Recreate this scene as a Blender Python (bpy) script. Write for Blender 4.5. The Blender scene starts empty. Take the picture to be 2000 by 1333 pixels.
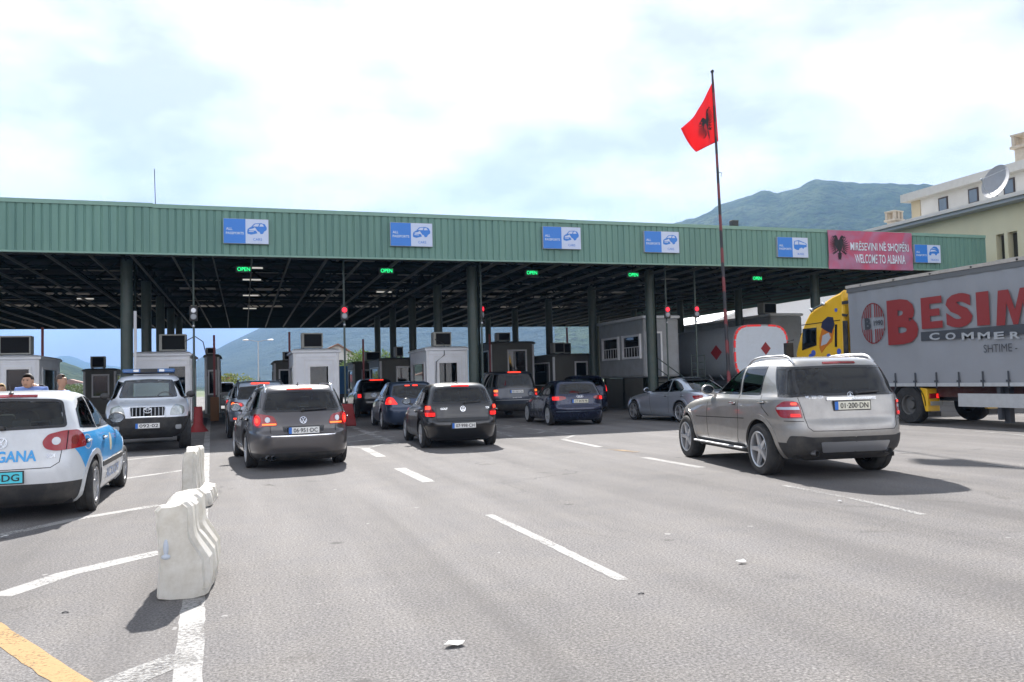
import bpy, bmesh, math, random
import numpy as np
from mathutils import Vector, Matrix
random.seed(7); rng = np.random.RandomState(5)
R_ = math.radians
SC = bpy.context.scene; COL = SC.collection

# ------------------------------------------------------------------ camera
F, CX, CY, CH = 1621.2, 1000.0, 666.5, 1.46
YAW, PITCH, ROLL = .3131, .0471, -.0257
f0 = Vector((math.sin(YAW), math.cos(YAW), 0)); r0 = Vector((math.cos(YAW), -math.sin(YAW), 0)); z0 = Vector((0, 0, 1))
fw = f0*math.cos(PITCH)+z0*math.sin(PITCH); u1 = z0*math.cos(PITCH)-f0*math.sin(PITCH)
rr = r0*math.cos(ROLL)+u1*math.sin(ROLL); uu = u1*math.cos(ROLL)-r0*math.sin(ROLL)
CAM = Vector((0, 0, CH))
cam = bpy.data.cameras.new('camera'); camo = bpy.data.objects.new('camera', cam); COL.objects.link(camo)
cam.sensor_width = 36; cam.lens = F/2000*36; cam.clip_start = .1; cam.clip_end = 30000
camo.matrix_world = Matrix(((rr.x, uu.x, -fw.x, 0), (rr.y, uu.y, -fw.y, 0), (rr.z, uu.z, -fw.z, CH), (0, 0, 0, 1)))
SC.camera = camo
def ray(px, py): return fw+rr*((px-CX)/F)-uu*((py-CY)/F)
def G(px, py, z=0.): d = ray(px, py); return CAM+d*((z-CH)/d.z)
def PY(px, py, Y): d = ray(px, py); return CAM+d*(Y/d.y)
def PX(px, py, X): d = ray(px, py); return CAM+d*(X/d.x)

# ------------------------------------------------------------------ light
SUN_AZ, SUN_EL = R_(8.6), R_(41.0)          # azimuth clockwise from +Y
SC.view_settings.view_transform = 'Standard'; SC.view_settings.look = 'None'
SC.view_settings.exposure = 1.38; SC.view_settings.gamma = 1
sun = bpy.data.lights.new('sun', 'SUN'); suno = bpy.data.objects.new('sun', sun); COL.objects.link(suno)
sun.energy = 5.0; sun.angle = R_(1.1); sun.color = (1, .965, .925)
sd = Vector((math.sin(SUN_AZ)*math.cos(SUN_EL), math.cos(SUN_AZ)*math.cos(SUN_EL), math.sin(SUN_EL)))
suno.rotation_euler = (-sd).to_track_quat('-Z', 'Y').to_euler()

class NT:
    def __init__(s, tree): s.t = tree; s.n = tree.nodes; s.l = tree.links
    def new(s, ty, ins=None, **kw):
        n = s.n.new(ty)
        for k, v in kw.items(): setattr(n, k, v)
        for k, v in (ins or {}).items():
            if isinstance(v, bpy.types.NodeSocket): s.l.new(v, n.inputs[k])
            else: n.inputs[k].default_value = v
        return n
    def ramp(s, fac, stops):
        n = s.n.new('ShaderNodeValToRGB'); s.l.new(fac, n.inputs[0]); e = n.color_ramp.elements
        while len(e) < len(stops): e.new(.5)
        for i, (p, c) in enumerate(stops):
            e[i].position = p; e[i].color = (c, c, c, 1) if isinstance(c, (int, float)) else (*c, 1)
        return n.outputs[0]
    def mix(s, fac, a, b, mode='MIX'):
        n = s.new('ShaderNodeMix', data_type='RGBA', blend_type=mode)
        for i, v in ((0, fac), (6, a), (7, b)):
            if isinstance(v, bpy.types.NodeSocket): s.l.new(v, n.inputs[i])
            else: n.inputs[i].default_value = v if i == 0 else (*v, 1)
        return n.outputs[2]
    def math(s, op, a, b=0.):
        n = s.new('ShaderNodeMath', operation=op)
        for i, v in enumerate((a, b)):
            if isinstance(v, bpy.types.NodeSocket): s.l.new(v, n.inputs[i])
            else: n.inputs[i].default_value = v
        return n.outputs[0]

w = bpy.data.worlds.new('World'); SC.world = w; w.use_nodes = True
T = NT(w.node_tree); T.n.clear()
sky = T.new('ShaderNodeTexSky', sky_type='NISHITA', sun_disc=False, sun_elevation=SUN_EL, sun_rotation=SUN_AZ, air_density=1.0, dust_density=1.6, altitude=300)
tc = T.new('ShaderNodeTexCoord')
mp = T.new('ShaderNodeMapping', {0: tc.outputs['Generated'], 'Location': (3.1, 1.7, .4), 'Scale': (1.0, 1.0, 2.2)})
n1 = T.new('ShaderNodeTexNoise', {'Vector': mp.outputs[0], 'Scale': 1.9, 'Detail': 7.0, 'Roughness': .5, 'Distortion': .35})
sep = T.new('ShaderNodeSeparateXYZ', {0: tc.outputs['Generated']})
elev = T.ramp(sep.outputs[2], [(.02, 0.), (.12, .10), (.20, .38), (.30, .62), (.7, .8)])
dens = T.math('ADD', n1.outputs[0], T.math('MULTIPLY', elev, .62))
cl = T.ramp(dens, [(.40, .0), (.54, .8), (.66, 1.)])
n2 = T.new('ShaderNodeTexNoise', {'Vector': mp.outputs[0], 'Scale': 4.2, 'Detail': 6.0, 'Roughness': .55})
ccol = T.mix(1., T.ramp(n2.outputs[0], [(.36, (.62, .61, .69)), (.56, (1., 1., 1.))]), (9.6, 9.7, 9.9), 'MULTIPLY')
low = T.ramp(sep.outputs[2], [(.0, (.52, .43, .37)), (.10, (.70, .67, .69)), (.22, (.95, .96, .97)), (.45, (1., 1., 1.)), (.7, (.5, .5, .5))])
clear = T.mix(1., sky.outputs[0], (.53, .335, .35), 'MULTIPLY')
away = T.ramp(T.math('ADD', T.math('MULTIPLY', sep.outputs[1], .5), .5), [(.40, 1.), (.62, 0.)])      # clouds opposite the sun are front-lit down to the horizon
boost = T.math('ADD', T.math('MULTIPLY', away, 1.1), 1.)
out = T.mix(1., T.mix(cl, clear, ccol), T.mix(away, low, T.ramp(sep.outputs[2], [(.2, (1., 1., 1.)), (.55, (.30, .30, .30))])), 'MULTIPLY')
vm = T.new('ShaderNodeVectorMath', {0: out, 'Scale': boost}, operation='SCALE')
bg = T.new('ShaderNodeBackground', {0: vm.outputs[0], 1: .06}); wo = T.new('ShaderNodeOutputWorld'); T.l.new(bg.outputs[0], wo.inputs[0])

# ------------------------------------------------------------------ materials
MATS = {}
def mat(name, col, rough=.5, metal=0., coat=0., emit=None, es=0., var=0., vs=3., bump=0., bs=40., spec=.5, dirt=0., dcol=(.18, .16, .13), dlo=.42):
    if name in MATS: return MATS[name]
    m = bpy.data.materials.new(name); m.use_nodes = True; t = NT(m.node_tree); p = t.n['Principled BSDF']
    p.inputs['Base Color'].default_value = (*col, 1); p.inputs['Roughness'].default_value = rough
    p.inputs['Metallic'].default_value = metal; p.inputs['Coat Weight'].default_value = coat; p.inputs['Coat Roughness'].default_value = .04
    p.inputs['Specular IOR Level'].default_value = spec
    if emit: p.inputs['Emission Color'].default_value = (*emit, 1); p.inputs['Emission Strength'].default_value = es
    if var or bump or dirt:
        c = t.new('ShaderNodeTexCoord').outputs['Object']
    col_s = None
    if var:
        n = t.new('ShaderNodeTexNoise', {'Vector': c, 'Scale': vs, 'Detail': 6., 'Roughness': .6})
        f = t.ramp(n.outputs[0], [(.3, 1-var), (.7, 1+var)])
        col_s = t.mix(1., col, f, 'MULTIPLY')
    if dirt:
        n = t.new('ShaderNodeTexNoise', {'Vector': c, 'Scale': vs*1.7, 'Detail': 8., 'Roughness': .7})
        f = t.ramp(n.outputs[0], [(dlo, 0.), (dlo+.33, dirt)])
        col_s = t.mix(f, col_s if col_s else col, dcol)
        r2 = t.math('ADD', t.math('MULTIPLY', f, .4), rough); t.l.new(r2, p.inputs['Roughness'])
    if col_s: t.l.new(col_s, p.inputs['Base Color'])
    if bump:
        n = t.new('ShaderNodeTexNoise', {'Vector': c, 'Scale': bs, 'Detail': 4.})
        b = t.new('ShaderNodeBump', {'Height': n.outputs[0], 'Strength': bump, 'Distance': .02}); t.l.new(b.outputs[0], p.inputs['Normal'])
    MATS[name] = m; return m
def paint(name, col, metal=.5, rough=.32, dirt=.25):
    if name in MATS: return MATS[name]
    dc = tuple(min(.16, .03+c*.55) for c in col)
    m = mat(name, col, rough=rough, metal=metal, coat=.8, var=.04, vs=2., dirt=dirt, dcol=dc); t = NT(m.node_tree)
    lin = t.new('ShaderNodeBsdfDiffuse', {0: (.02, .02, .022, 1)}); g = t.new('ShaderNodeNewGeometry')      # dark cabin lining on the inner face
    mx = t.new('ShaderNodeMixShader', {0: g.outputs['Backfacing'], 1: t.n['Principled BSDF'].outputs[0], 2: lin.outputs[0]}); t.l.new(mx.outputs[0], t.n['Material Output'].inputs[0]); return m
def glass(name, tint, trans, ior=1.55):
    if name in MATS: return MATS[name]
    m = bpy.data.materials.new(name); m.use_nodes = True; t = NT(m.node_tree); t.n.clear()
    o = t.new('ShaderNodeOutputMaterial')
    tr = t.new('ShaderNodeBsdfTransparent', {0: (*[trans*x for x in tint], 1)})
    gl = t.new('ShaderNodeBsdfGlossy', {0: (1, 1, 1, 1), 'Roughness': .03})
    fr = t.new('ShaderNodeFresnel', {0: ior})
    mx = t.new('ShaderNodeMixShader', {0: fr.outputs[0], 1: tr.outputs[0], 2: gl.outputs[0]})
    t.l.new(mx.outputs[0], o.inputs[0]); MATS[name] = m; return m

M = dict(
 rubber=mat('rubber', (.018, .018, .019), .8, var=.3, vs=9, dirt=.5, dcol=(.09, .085, .08)),
 blackplastic=mat('black_plastic', (.022, .022, .024), .55, var=.1, dirt=.3),
 blackpaint=mat('black_gloss', (.006, .006, .008), .25, coat=.5),
 interior=mat('interior_cloth', (.05, .05, .055), .85, var=.2),
 dark=mat('dark_void', (.008, .008, .009), .9),
 alloy=mat('alloy', (.55, .56, .58), .3, metal=.75, dirt=.3),
 steel=mat('steel', (.45, .46, .48), .35, metal=.9),
 chrome=mat('chrome', (.75, .76, .78), .12, metal=1.),
 red_lens=mat('red_lens', (.30, .008, .012), .15, coat=1., emit=(1, .02, .02), es=.0),
 red_dark=mat('red_lens_dark', (.2, .008, .01), .15, coat=1.),
 red_lit=mat('red_lens_lit', (.6, .02, .02), .2, emit=(1, .02, .015), es=.42),
 red_hot=mat('red_lamp_hot', (.8, .1, .05), .2, emit=(1, .04, .02), es=.9),
 clear_lens=mat('clear_lens', (.55, .57, .6), .12, coat=1., metal=.3),
 head_lens=mat('head_lens', (.5, .52, .5), .1, coat=1., metal=.35, var=.25, vs=12),
 amber=mat('amber_lens', (.8, .22, .03), .2, emit=(1, .16, .03), es=.7),
 plate=mat('plate_white', (.75, .75, .73), .4, var=.04), plate_y=mat('plate_cream', (.72, .7, .58), .4), plate_blue=mat('plate_blue', (.02, .15, .55), .4),
 plate_cyan=mat('plate_cyan', (.08, .6, .72), .4), ink=mat('plate_ink', (.02, .02, .025), .5),
 cabglass=glass('car_glass', (.8, .95, .92), .66, 1.5), frontglass=glass('windscreen_glass', (.85, .95, .93), .62, 1.75), tintglass=glass('tinted_glass', (.8, .95, 1.), .26, 1.55), privacy=glass('privacy_glass', (.9, .9, 1.), .03, 1.6),
 roomglass=glass('booth_glass', (.8, .9, .95), .3), mirror=mat('mirror_glass', (.22, .25, .28), .05, metal=1.),
)

# ------------------------------------------------------------------ mesh building
class MB:
    def __init__(s): s.v = []; s.f = []
    def quad(s, a, b, c, d): i = len(s.v); s.v += [tuple(a), tuple(b), tuple(c), tuple(d)]; s.f.append((i, i+1, i+2, i+3)); return s
    def poly(s, pts): i = len(s.v); s.v += [tuple(p) for p in pts]; s.f.append(tuple(range(i, i+len(pts)))); return s
    def box(s, x0, x1, y0, y1, z0, z1):
        i = len(s.v); s.v += [(x, y, z) for z in (z0, z1) for x, y in ((x0, y0), (x1, y0), (x1, y1), (x0, y1))]
        s.f += [tuple(i+k for k in q) for q in ((3, 2, 1, 0), (4, 5, 6, 7), (0, 1, 5, 4), (1, 2, 6, 5), (2, 3, 7, 6), (3, 0, 4, 7))]; return s
    def cbox(s, c, sz): return s.box(c[0]-sz[0]/2, c[0]+sz[0]/2, c[1]-sz[1]/2, c[1]+sz[1]/2, c[2]-sz[2]/2, c[2]+sz[2]/2)
    def hexa(s, p8):
        i = len(s.v); s.v += [tuple(p) for p in p8]
        s.f += [tuple(i+k for k in q) for q in ((3, 2, 1, 0), (4, 5, 6, 7), (0, 1, 5, 4), (1, 2, 6, 5), (2, 3, 7, 6), (3, 0, 4, 7))]; return s
    def prism(s, pts, ax, a, b):
        """extrude a 2-D polygon along axis ax from a to b"""
        def P(u, v, w): return {0: (w, u, v), 1: (u, w, v), 2: (u, v, w)}[ax]
        n = len(pts); i = len(s.v); s.v += [P(u, v, a) for u, v in pts]+[P(u, v, b) for u, v in pts]
        s.f.append(tuple(range(i+n-1, i-1, -1))); s.f.append(tuple(range(i+n, i+2*n)))
        for k in range(n): s.f.append((i+k, i+(k+1) % n, i+n+(k+1) % n, i+n+k))
        return s
    def tube(s, pts, r, seg=8, r2=None):
        pts = [Vector(p) for p in pts]; n = len(pts); i0 = len(s.v)
        for k, p in enumerate(pts):
            d = (pts[min(k+1, n-1)]-pts[max(k-1, 0)]).normalized()
            a = d.cross(Vector((0, 0, 1)) if abs(d.z) < .9 else Vector((1, 0, 0))).normalized(); b = d.cross(a)
            rad = r if r2 is None else r+(r2-r)*k/max(1, n-1)
            for j in range(seg): t = 2*math.pi*j/seg; s.v.append(tuple(p+a*(rad*math.cos(t))+b*(rad*math.sin(t))))
        for k in range(n-1):
            for j in range(seg): s.f.append((i0+k*seg+j, i0+k*seg+(j+1) % seg, i0+(k+1)*seg+(j+1) % seg, i0+(k+1)*seg+j))
        s.f.append(tuple(i0+j for j in reversed(range(seg)))); s.f.append(tuple(i0+(n-1)*seg+j for j in range(seg))); return s
    def lathe(s, prof, seg=32, ax=1, c=(0, 0, 0), closed=False):
        """profile (radius, height) revolved about axis ax"""
        i0 = len(s.v); n = len(prof)
        for k in range(seg):
            t = 2*math.pi*k/seg; ca, sa = math.cos(t), math.sin(t)
            for r, h in prof:
                p = {0: (h, r*ca, r*sa), 1: (r*ca, h, r*sa), 2: (r*ca, r*sa, h)}[ax]; s.v.append((p[0]+c[0], p[1]+c[1], p[2]+c[2]))
        for k in range(seg):
            a = i0+k*n; b = i0+((k+1) % seg)*n
            for j in range(n if closed else n-1): j2 = (j+1) % n; s.f.append((a+j, b+j, b+j2, a+j2))
        return s
    def sphere(s, c, r, su=10, sv=7, sc=(1, 1, 1)):
        i0 = len(s.v)
        for a in range(sv+1):
            th = math.pi*a/sv
            for b in range(su):
                ph = 2*math.pi*b/su; s.v.append((c[0]+r*sc[0]*math.sin(th)*math.cos(ph), c[1]+r*sc[1]*math.sin(th)*math.sin(ph), c[2]+r*sc[2]*math.cos(th)))
        for a in range(sv):
            for b in range(su): s.f.append((i0+a*su+b, i0+(a+1)*su+b, i0+(a+1)*su+(b+1) % su, i0+a*su+(b+1) % su))
        return s
    def add(s, o, fn=None):
        i = len(s.v); s.v += [tuple(fn(Vector(v))) if fn else v for v in o.v]; s.f += [tuple(i+k for k in f) for f in o.f]; return s
    def map(s, fn): s.v = [tuple(fn(Vector(v))) for v in s.v]; return s
    def build(s, name, m, parent=None, smooth=None, bevel=0, label=None):
        me = bpy.data.meshes.new(name); me.from_pydata(s.v, [], s.f); me.validate()
        bm = bmesh.new(); bm.from_mesh(me); bmesh.ops.remove_doubles(bm, verts=bm.verts, dist=1e-5); bmesh.ops.recalc_face_normals(bm, faces=bm.faces); bm.to_mesh(me); bm.free()
        if isinstance(m, str): m = M[m]
        me.materials.append(m); o = bpy.data.objects.new(name, me); COL.objects.link(o)
        if parent is not None: o.parent = parent
        if smooth: me.shade_smooth(); me.set_sharp_from_angle(angle=R_(smooth))
        if bevel: b = o.modifiers.new('bevel', 'BEVEL'); b.width = bevel; b.segments = 2; b.limit_method = 'ANGLE'; b.angle_limit = R_(40)
        if label: o['label'] = label
        return o
def tag(o, label=None, cat=None, group=None, kind=None):
    for k, v in (('label', label), ('category', cat), ('group', group), ('kind', kind)):
        if v: o[k] = v
    return o
def empty(name, loc, rz=0, label=None, cat=None, group=None):
    o = bpy.data.objects.new(name, None); COL.objects.link(o); o.location = loc; o.rotation_euler = (0, 0, rz); o.empty_display_size = .3
    return tag(o, label, cat, group)
def copy_tree(o, parent=None):
    c = o.copy(); COL.objects.link(c)
    if parent is not None: c.parent = parent
    for ch in list(o.children): copy_tree(ch, c)
    return c
def text(s, size=1., bold=0., align='CENTER', width=None, height=None, spacing=1.):
    """a flat MB of the lettering in the XY plane; scaled to width / height when given"""
    cu = bpy.data.curves.new('t', 'FONT'); cu.body = s; cu.size = size; cu.offset = bold; cu.space_character = spacing; cu.resolution_u = 3; cu.fill_mode = 'FRONT'
    o = bpy.data.objects.new('t', cu); me = bpy.data.meshes.new_from_object(o)
    b = MB(); b.v = [tuple(v.co) for v in me.vertices]; b.f = [tuple(p.vertices) for p in me.polygons]
    bpy.data.objects.remove(o); bpy.data.curves.remove(cu); bpy.data.meshes.remove(me)
    xs = [v[0] for v in b.v]; ys = [v[1] for v in b.v]; x0, x1, y0, y1 = min(xs), max(xs), min(ys), max(ys)
    sx = width/(x1-x0) if width else 1; sy = height/(y1-y0) if height else sx
    if not width and height: sx = sy
    cx = {'CENTER': (x0+x1)/2, 'LEFT': x0, 'RIGHT': x1}[align]; cy = (y0+y1)/2 if (width or height) else 0
    b.v = [((v[0]-cx)*sx, (v[1]-cy)*sy, 0) for v in b.v]; return b
def pip(x, y, poly):
    c = False; n = len(poly); j = n-1
    for i in range(n):
        xi, yi = poly[i]; xj, yj = poly[j]
        if (yi > y) != (yj > y) and x < (xj-xi)*(y-yi)/(yj-yi)+xi: c = not c
        j = i
    return c
def inset(poly, d):
    n = len(poly); out = []
    A = sum(poly[i][0]*poly[(i+1) % n][1]-poly[(i+1) % n][0]*poly[i][1] for i in range(n)); sg = 1 if A > 0 else -1
    for i in range(n):
        p0, p1, p2 = Vector(poly[i-1]), Vector(poly[i]), Vector(poly[(i+1) % n])
        a = (p1-p0).normalized(); b = (p2-p1).normalized(); na = Vector((-a.y, a.x))*sg; nb = Vector((-b.y, b.x))*sg
        m = na+nb; m = m/max(.35, m.dot(na)) if m.length > 1e-6 else na
        out.append((p1.x+m.x*d, p1.y+m.y*d))
    return out
def rounded(poly, r, k=4):
    n = len(poly); out = []
    for i in range(n):
        p0, p1, p2 = Vector(poly[i-1]), Vector(poly[i]), Vector(poly[(i+1) % n])
        rr_ = min(r, (p0-p1).length*.45, (p2-p1).length*.45)
        a = p1+(p0-p1).normalized()*rr_; b = p1+(p2-p1).normalized()*rr_
        for j in range(k+1):
            t = j/k; q = a*(1-t)**2+p1*2*t*(1-t)+b*t*t; out.append((q.x, q.y))
    return out
def gridpoly(poly, step):
    """triangulated/cut flat polygon (list of 2-D) -> verts2d, faces, boundary loop"""
    bm = bmesh.new(); vs = [bm.verts.new((x, y, 0)) for x, y in poly]; bm.faces.new(vs)
    xs = [p[0] for p in poly]; ys = [p[1] for p in poly]
    for ax, lo, hi in ((0, min(xs), max(xs)), (1, min(ys), max(ys))):
        n = int((hi-lo)/step)
        for k in range(1, n+1):
            c = lo+(hi-lo)*k/(n+1); co = (c, 0, 0) if ax == 0 else (0, c, 0); no = (1, 0, 0) if ax == 0 else (0, 1, 0)
            bmesh.ops.bisect_plane(bm, geom=bm.verts[:]+bm.edges[:]+bm.faces[:], plane_co=co, plane_no=no)
    bm.verts.index_update(); V = [(v.co.x, v.co.y) for v in bm.verts]; Fc = [tuple(v.index for v in f.verts) for f in bm.faces]
    E = [(e.verts[0].index, e.verts[1].index) for e in bm.edges if len(e.link_faces) == 1]; bm.free(); return V, Fc, E
# ------------------------------------------------------------------ car bodies
def pchip(xs, ys, q):
    xs = np.array(xs, float); ys = np.array(ys, float); h = np.diff(xs); d = np.diff(ys)/h; n = len(xs); m = np.zeros(n)
    for i in range(1, n-1):
        if d[i-1]*d[i] > 0: w1 = 2*h[i]+h[i-1]; w2 = h[i]+2*h[i-1]; m[i] = (w1+w2)/(w1/d[i-1]+w2/d[i])
    m[0] = d[0]; m[-1] = d[-1]
    k = np.clip(np.searchsorted(xs, q)-1, 0, n-2); t = (q-xs[k])/h[k]
    return (2*t**3-3*t**2+1)*ys[k]+(t**3-2*t**2+t)*h[k]*m[k]+(-2*t**3+3*t**2)*ys[k+1]+(t**3-t**2)*h[k]*m[k+1]
class Shell:
    """rings (z, x_rear, x_front, half_width, n_rear, n_front): a stack of horizontal super-ellipse slices; x forward, y left, z up, rear axle at x=0"""
    def __init__(s, rings, res=.035):
        s.rings = rings; R = np.array(rings, float); par = [0.]
        for a, b in zip(R[:-1], R[1:]): par.append(par[-1]+max(.004, math.sqrt((b[0]-a[0])**2+max(abs(b[1]-a[1]), abs(b[2]-a[2]))**2+(b[3]-a[3])**2)))
        rs = []
        for i in range(len(par)-1):
            n = max(1, int(round((par[i+1]-par[i])/res))); rs += [par[i]+(par[i+1]-par[i])*k/n for k in range(n)]
        rs.append(par[-1]); s.r = np.array(rs); s.tab = np.stack([pchip(par, R[:, c], s.r) for c in range(6)], 1)
        s.dr = np.linspace(0, par[-1], 900); s.dt = np.stack([pchip(par, R[:, c], s.dr) for c in range(6)], 1)
        s.dt[:, 0] = np.maximum.accumulate(s.dt[:, 0]+np.arange(900)*1e-7); s.res = res
    def at(s, r): return [np.interp(r, s.dr, s.dt[:, c]) for c in range(6)]
    def rz(s, z): return np.interp(z, s.dt[:, 0], s.dr)
    def pt(s, r, t):
        z, xr, xf, w, nr, nf = s.at(r); xc = (xr+xf)/2; L = (xf-xr)/2
        if t <= math.pi/2: n = nr; x = xc-L*max(math.cos(t), 0)**(2/n); y = w*math.sin(t)**(2/n)
        else: n = nf; x = xc+L*max(-math.cos(t), 0)**(2/n); y = w*math.sin(t)**(2/n)
        return x, y, z
    def arc(s, r, front):
        z, xr, xf, w, nr, nf = s.at(r); L = (xf-xr)/2; n = nf if front else nr
        t = (np.linspace(0, 1, 140)**1.6)*math.pi/2; x = L*np.cos(t).clip(0)**(2/n); y = w*np.sin(t)**(2/n)
        a = np.concatenate([[0], np.cumsum(np.hypot(np.diff(x), np.diff(y)))]); return t, a, x, y, (xr+xf)/2
    def rear(s, u, z, off=0., front=False):
        """point on the rear (or front) face: u = arc length from the centre line (+ = left), z height"""
        def P(uu, zz):
            r = s.rz(zz); t, a, x, y, xc = s.arc(r, front); tt = abs(uu)
            X = np.interp(tt, a, x); Y = np.interp(tt, a, y); return Vector((xc+X if front else xc-X, Y, zz))
        p = P(u, z)
        if off:
            a = P(abs(u)+.012, z)-P(max(0, abs(u)-.012), z); b = P(u, z+.012)-P(u, z-.012); nn = a.cross(b) if front else b.cross(a)
            if nn.length > 1e-9:
                nn.normalize()
                if nn.x*(1 if front else -1)+nn.y*.3 < 0: nn = -nn
                p = p+nn*off
        if u < 0: p.y = -p.y
        return p
    def side(s, x, z, off=0., sg=1):
        def Yv(x_, z_):
            Z, xr, xf, w, nr, nf = s.at(s.rz(z_)); xc = (xr+xf)/2; L = (xf-xr)/2; n = nr if x_ < xc else nf
            q = min(.9995, abs(x_-xc)/L); return w*(1-q**n)**(1/n)
        y = Yv(x, z); p = Vector((x, y, z))
        if off:
            dx = (Yv(x+.01, z)-Yv(x-.01, z))/.02; dz = (Yv(x, z+.01)-Yv(x, z-.01))/.02; nn = Vector((-dx, 1, -dz)).normalized(); p += nn*off
        p.y *= sg; return p
    def top(s, x, y):
        lo, hi = s.rz(.7), s.dr[-1]
        for _ in range(22):
            m = (lo+hi)/2; Z, xr, xf, w, nr, nf = s.at(m); xc = (xr+xf)/2; L = (xf-xr)/2; n = nr if x < xc else nf
            if (abs(x-xc)/L)**n+(abs(y)/w)**n < 1: lo = m
            else: hi = m
        return float(s.at(lo)[0])
    def mesh(s, keep, N=70):
        """keep(kind,(x,y,z),u) -> part key or None; returns {key: MB}"""
        mid = s.at(s.rz(s.rings[len(s.rings)//3][0])); th = []
        for front in (False, True):
            t, a, x, y, xc = s.arc(s.rz(s.rings[len(s.rings)//3][0]), front); tt = np.interp(np.linspace(0, a[-1], N+1), a, t)
            th.append(tt)
        ts = list(th[0])+[math.pi-q for q in reversed(th[1])][1:]
        ring = []; P = []
        for r in s.r:
            z, xr, xf, w, nr, nf = [float(v) for v in s.at(r)]; xc = (xr+xf)/2; L = (xf-xr)/2; row = []
            for t in ts:
                n = nr if t <= math.pi/2 else nf; c = math.cos(t); x = xc-math.copysign(abs(c)**(2/n), c)*L; row.append((x, w*abs(math.sin(t))**(2/n), z))
            P.append(row)
        out = {}; nt = len(ts)
        U = []
        for row in P:
            a = [0.]
            for j in range(1, nt): a.append(a[-1]+math.dist(row[j][:2], row[j-1][:2]))
            U.append(a)
        for i in range(len(P)-1):
            for j in range(nt-1):
                q = [P[i][j], P[i][j+1], P[i+1][j+1], P[i+1][j]]
                c = tuple(sum(p[k] for p in q)/4 for k in range(3)); ur = (U[i][j]+U[i+1][j+1])/2; tot = (U[i][-1]+U[i+1][-1])/2
                k = keep(c, ur, tot-ur)
                if k is None: continue
                out.setdefault(k, MB()).quad(*q); out.setdefault(k+'#' if k == 'sill' else k, MB()).quad(*[(p[0], -p[1], p[2]) for p in reversed(q)])
        k = 'body'; out[k].poly([(p[0], p[1], p[2]) for p in P[-1]]+[(p[0], -p[1], p[2]) for p in reversed(P[-1][1:-1])])
        return out
def panel(sh, poly, mode, off=.004, sg=1, step=.06, depth=.012, frit=None):
    """a thin plate following the shell; mode rear/front/side; poly 2-D"""
    V, Fc, E = gridpoly(poly, step); mb = MB()
    def m(a, b, o): return sh.side(a, b, o, sg) if mode == 'side' else sh.rear(a, b, o, mode == 'front')
    mb.v = [tuple(m(a, b, off)) for a, b in V]+[tuple(m(a, b, off-depth)) for a, b in V]; n = len(V)
    mb.f = list(Fc)+[(a, b, b+n, a+n) for a, b in E]; return mb
def strip(sh, pts, wd, mode, off=.003, sg=1, closed=False, step=.05, depth=.006):
    """a thin line of width wd along a 2-D path on the shell"""
    P = []; n = len(pts)
    for i in range(n if closed else n-1):
        a, b = Vector(pts[i]), Vector(pts[(i+1) % n]); k = max(1, int((b-a).length/step)); P += [a+(b-a)*(j/k) for j in range(k)]
    if not closed: P.append(Vector(pts[-1]))
    N = len(P); mb = MB(); rows = []
    def m(q, o): return sh.side(q.x, q.y, o, sg) if mode == 'side' else sh.rear(q.x, q.y, o, mode == 'front')
    for i in range(N):
        d = (P[(i+1) % N]-P[i-1]) if closed else (P[min(i+1, N-1)]-P[max(i-1, 0)]); d.normalize(); nn = Vector((-d.y, d.x))*wd/2
        rows.append((P[i]+nn, P[i]-nn))
    for a, b in rows: mb.v += [tuple(m(a, off)), tuple(m(b, off)), tuple(m(a, off-depth)), tuple(m(b, off-depth))]
    for i in range(N if closed else N-1):
        p, q = 4*i, 4*((i+1) % N); mb.f += [(p, q, q+1, p+1), (p, p+2, q+2, q), (p+1, q+1, q+3, p+3)]
    return mb
WHEELS = {}
def wheel_meshes(R, W, rim, spokes, style):
    key = (R, W, rim, spokes, style)
    if key in WHEELS: return WHEELS[key]
    h = W/2; ty = MB().lathe([(rim-.005, -h*.8), (rim+.02, -h*.96), (R-.035, -h), (R-.012, -h*.9), (R, -h*.7), (R, -.03), (R-.008, -.025), (R-.008, .025), (R, .03), (R, h*.7), (R-.012, h*.9), (R-.035, h), (rim+.02, h*.96), (rim-.005, h*.8), (rim-.02, 0)], 40, closed=True)
    rm = MB().lathe([(rim+.012, h*.97), (rim+.004, h*1.0), (rim-.012, h*.93), (rim-.02, h*.3), (rim-.022, -h*.7)], 40)
    for k in range(spokes):
        a = 2*math.pi*k/spokes
        for sgn in ((-1, 1) if style == 'double' else (0,)):
            wi = .028 if style == 'double' else (.045 if style == 'five' else .03); wo_ = .02 if style == 'double' else (.03 if style == 'five' else .024)
            t1 = a+sgn*.10; t0 = a
            def pp(r, t, o, y): return (r*math.cos(t)-o*math.sin(t), y, r*math.sin(t)+o*math.cos(t))
            y1, y2 = h*.80, h*.9
            rm.hexa([pp(.05, t0, -wi, y1-.05), pp(rim, t1, -wo_, y2-.03), pp(rim, t1, wo_, y2-.03), pp(.05, t0, wi, y1-.05), pp(.05, t0, -wi*.8, y1), pp(rim, t1, -wo_*.8, y2), pp(rim, t1, wo_*.8, y2), pp(.05, t0, wi*.8, y1)])
    rm.lathe([(.0, h*.92), (.03, h*.92), (.065, h*.84), (.07, h*.5)], 20)
    bk = MB().lathe([(0, h*.1), (rim-.03, h*.1), (rim-.022, -h*.5)], 28)
    WHEELS[key] = (ty, rm, bk); return WHEELS[key]
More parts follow.
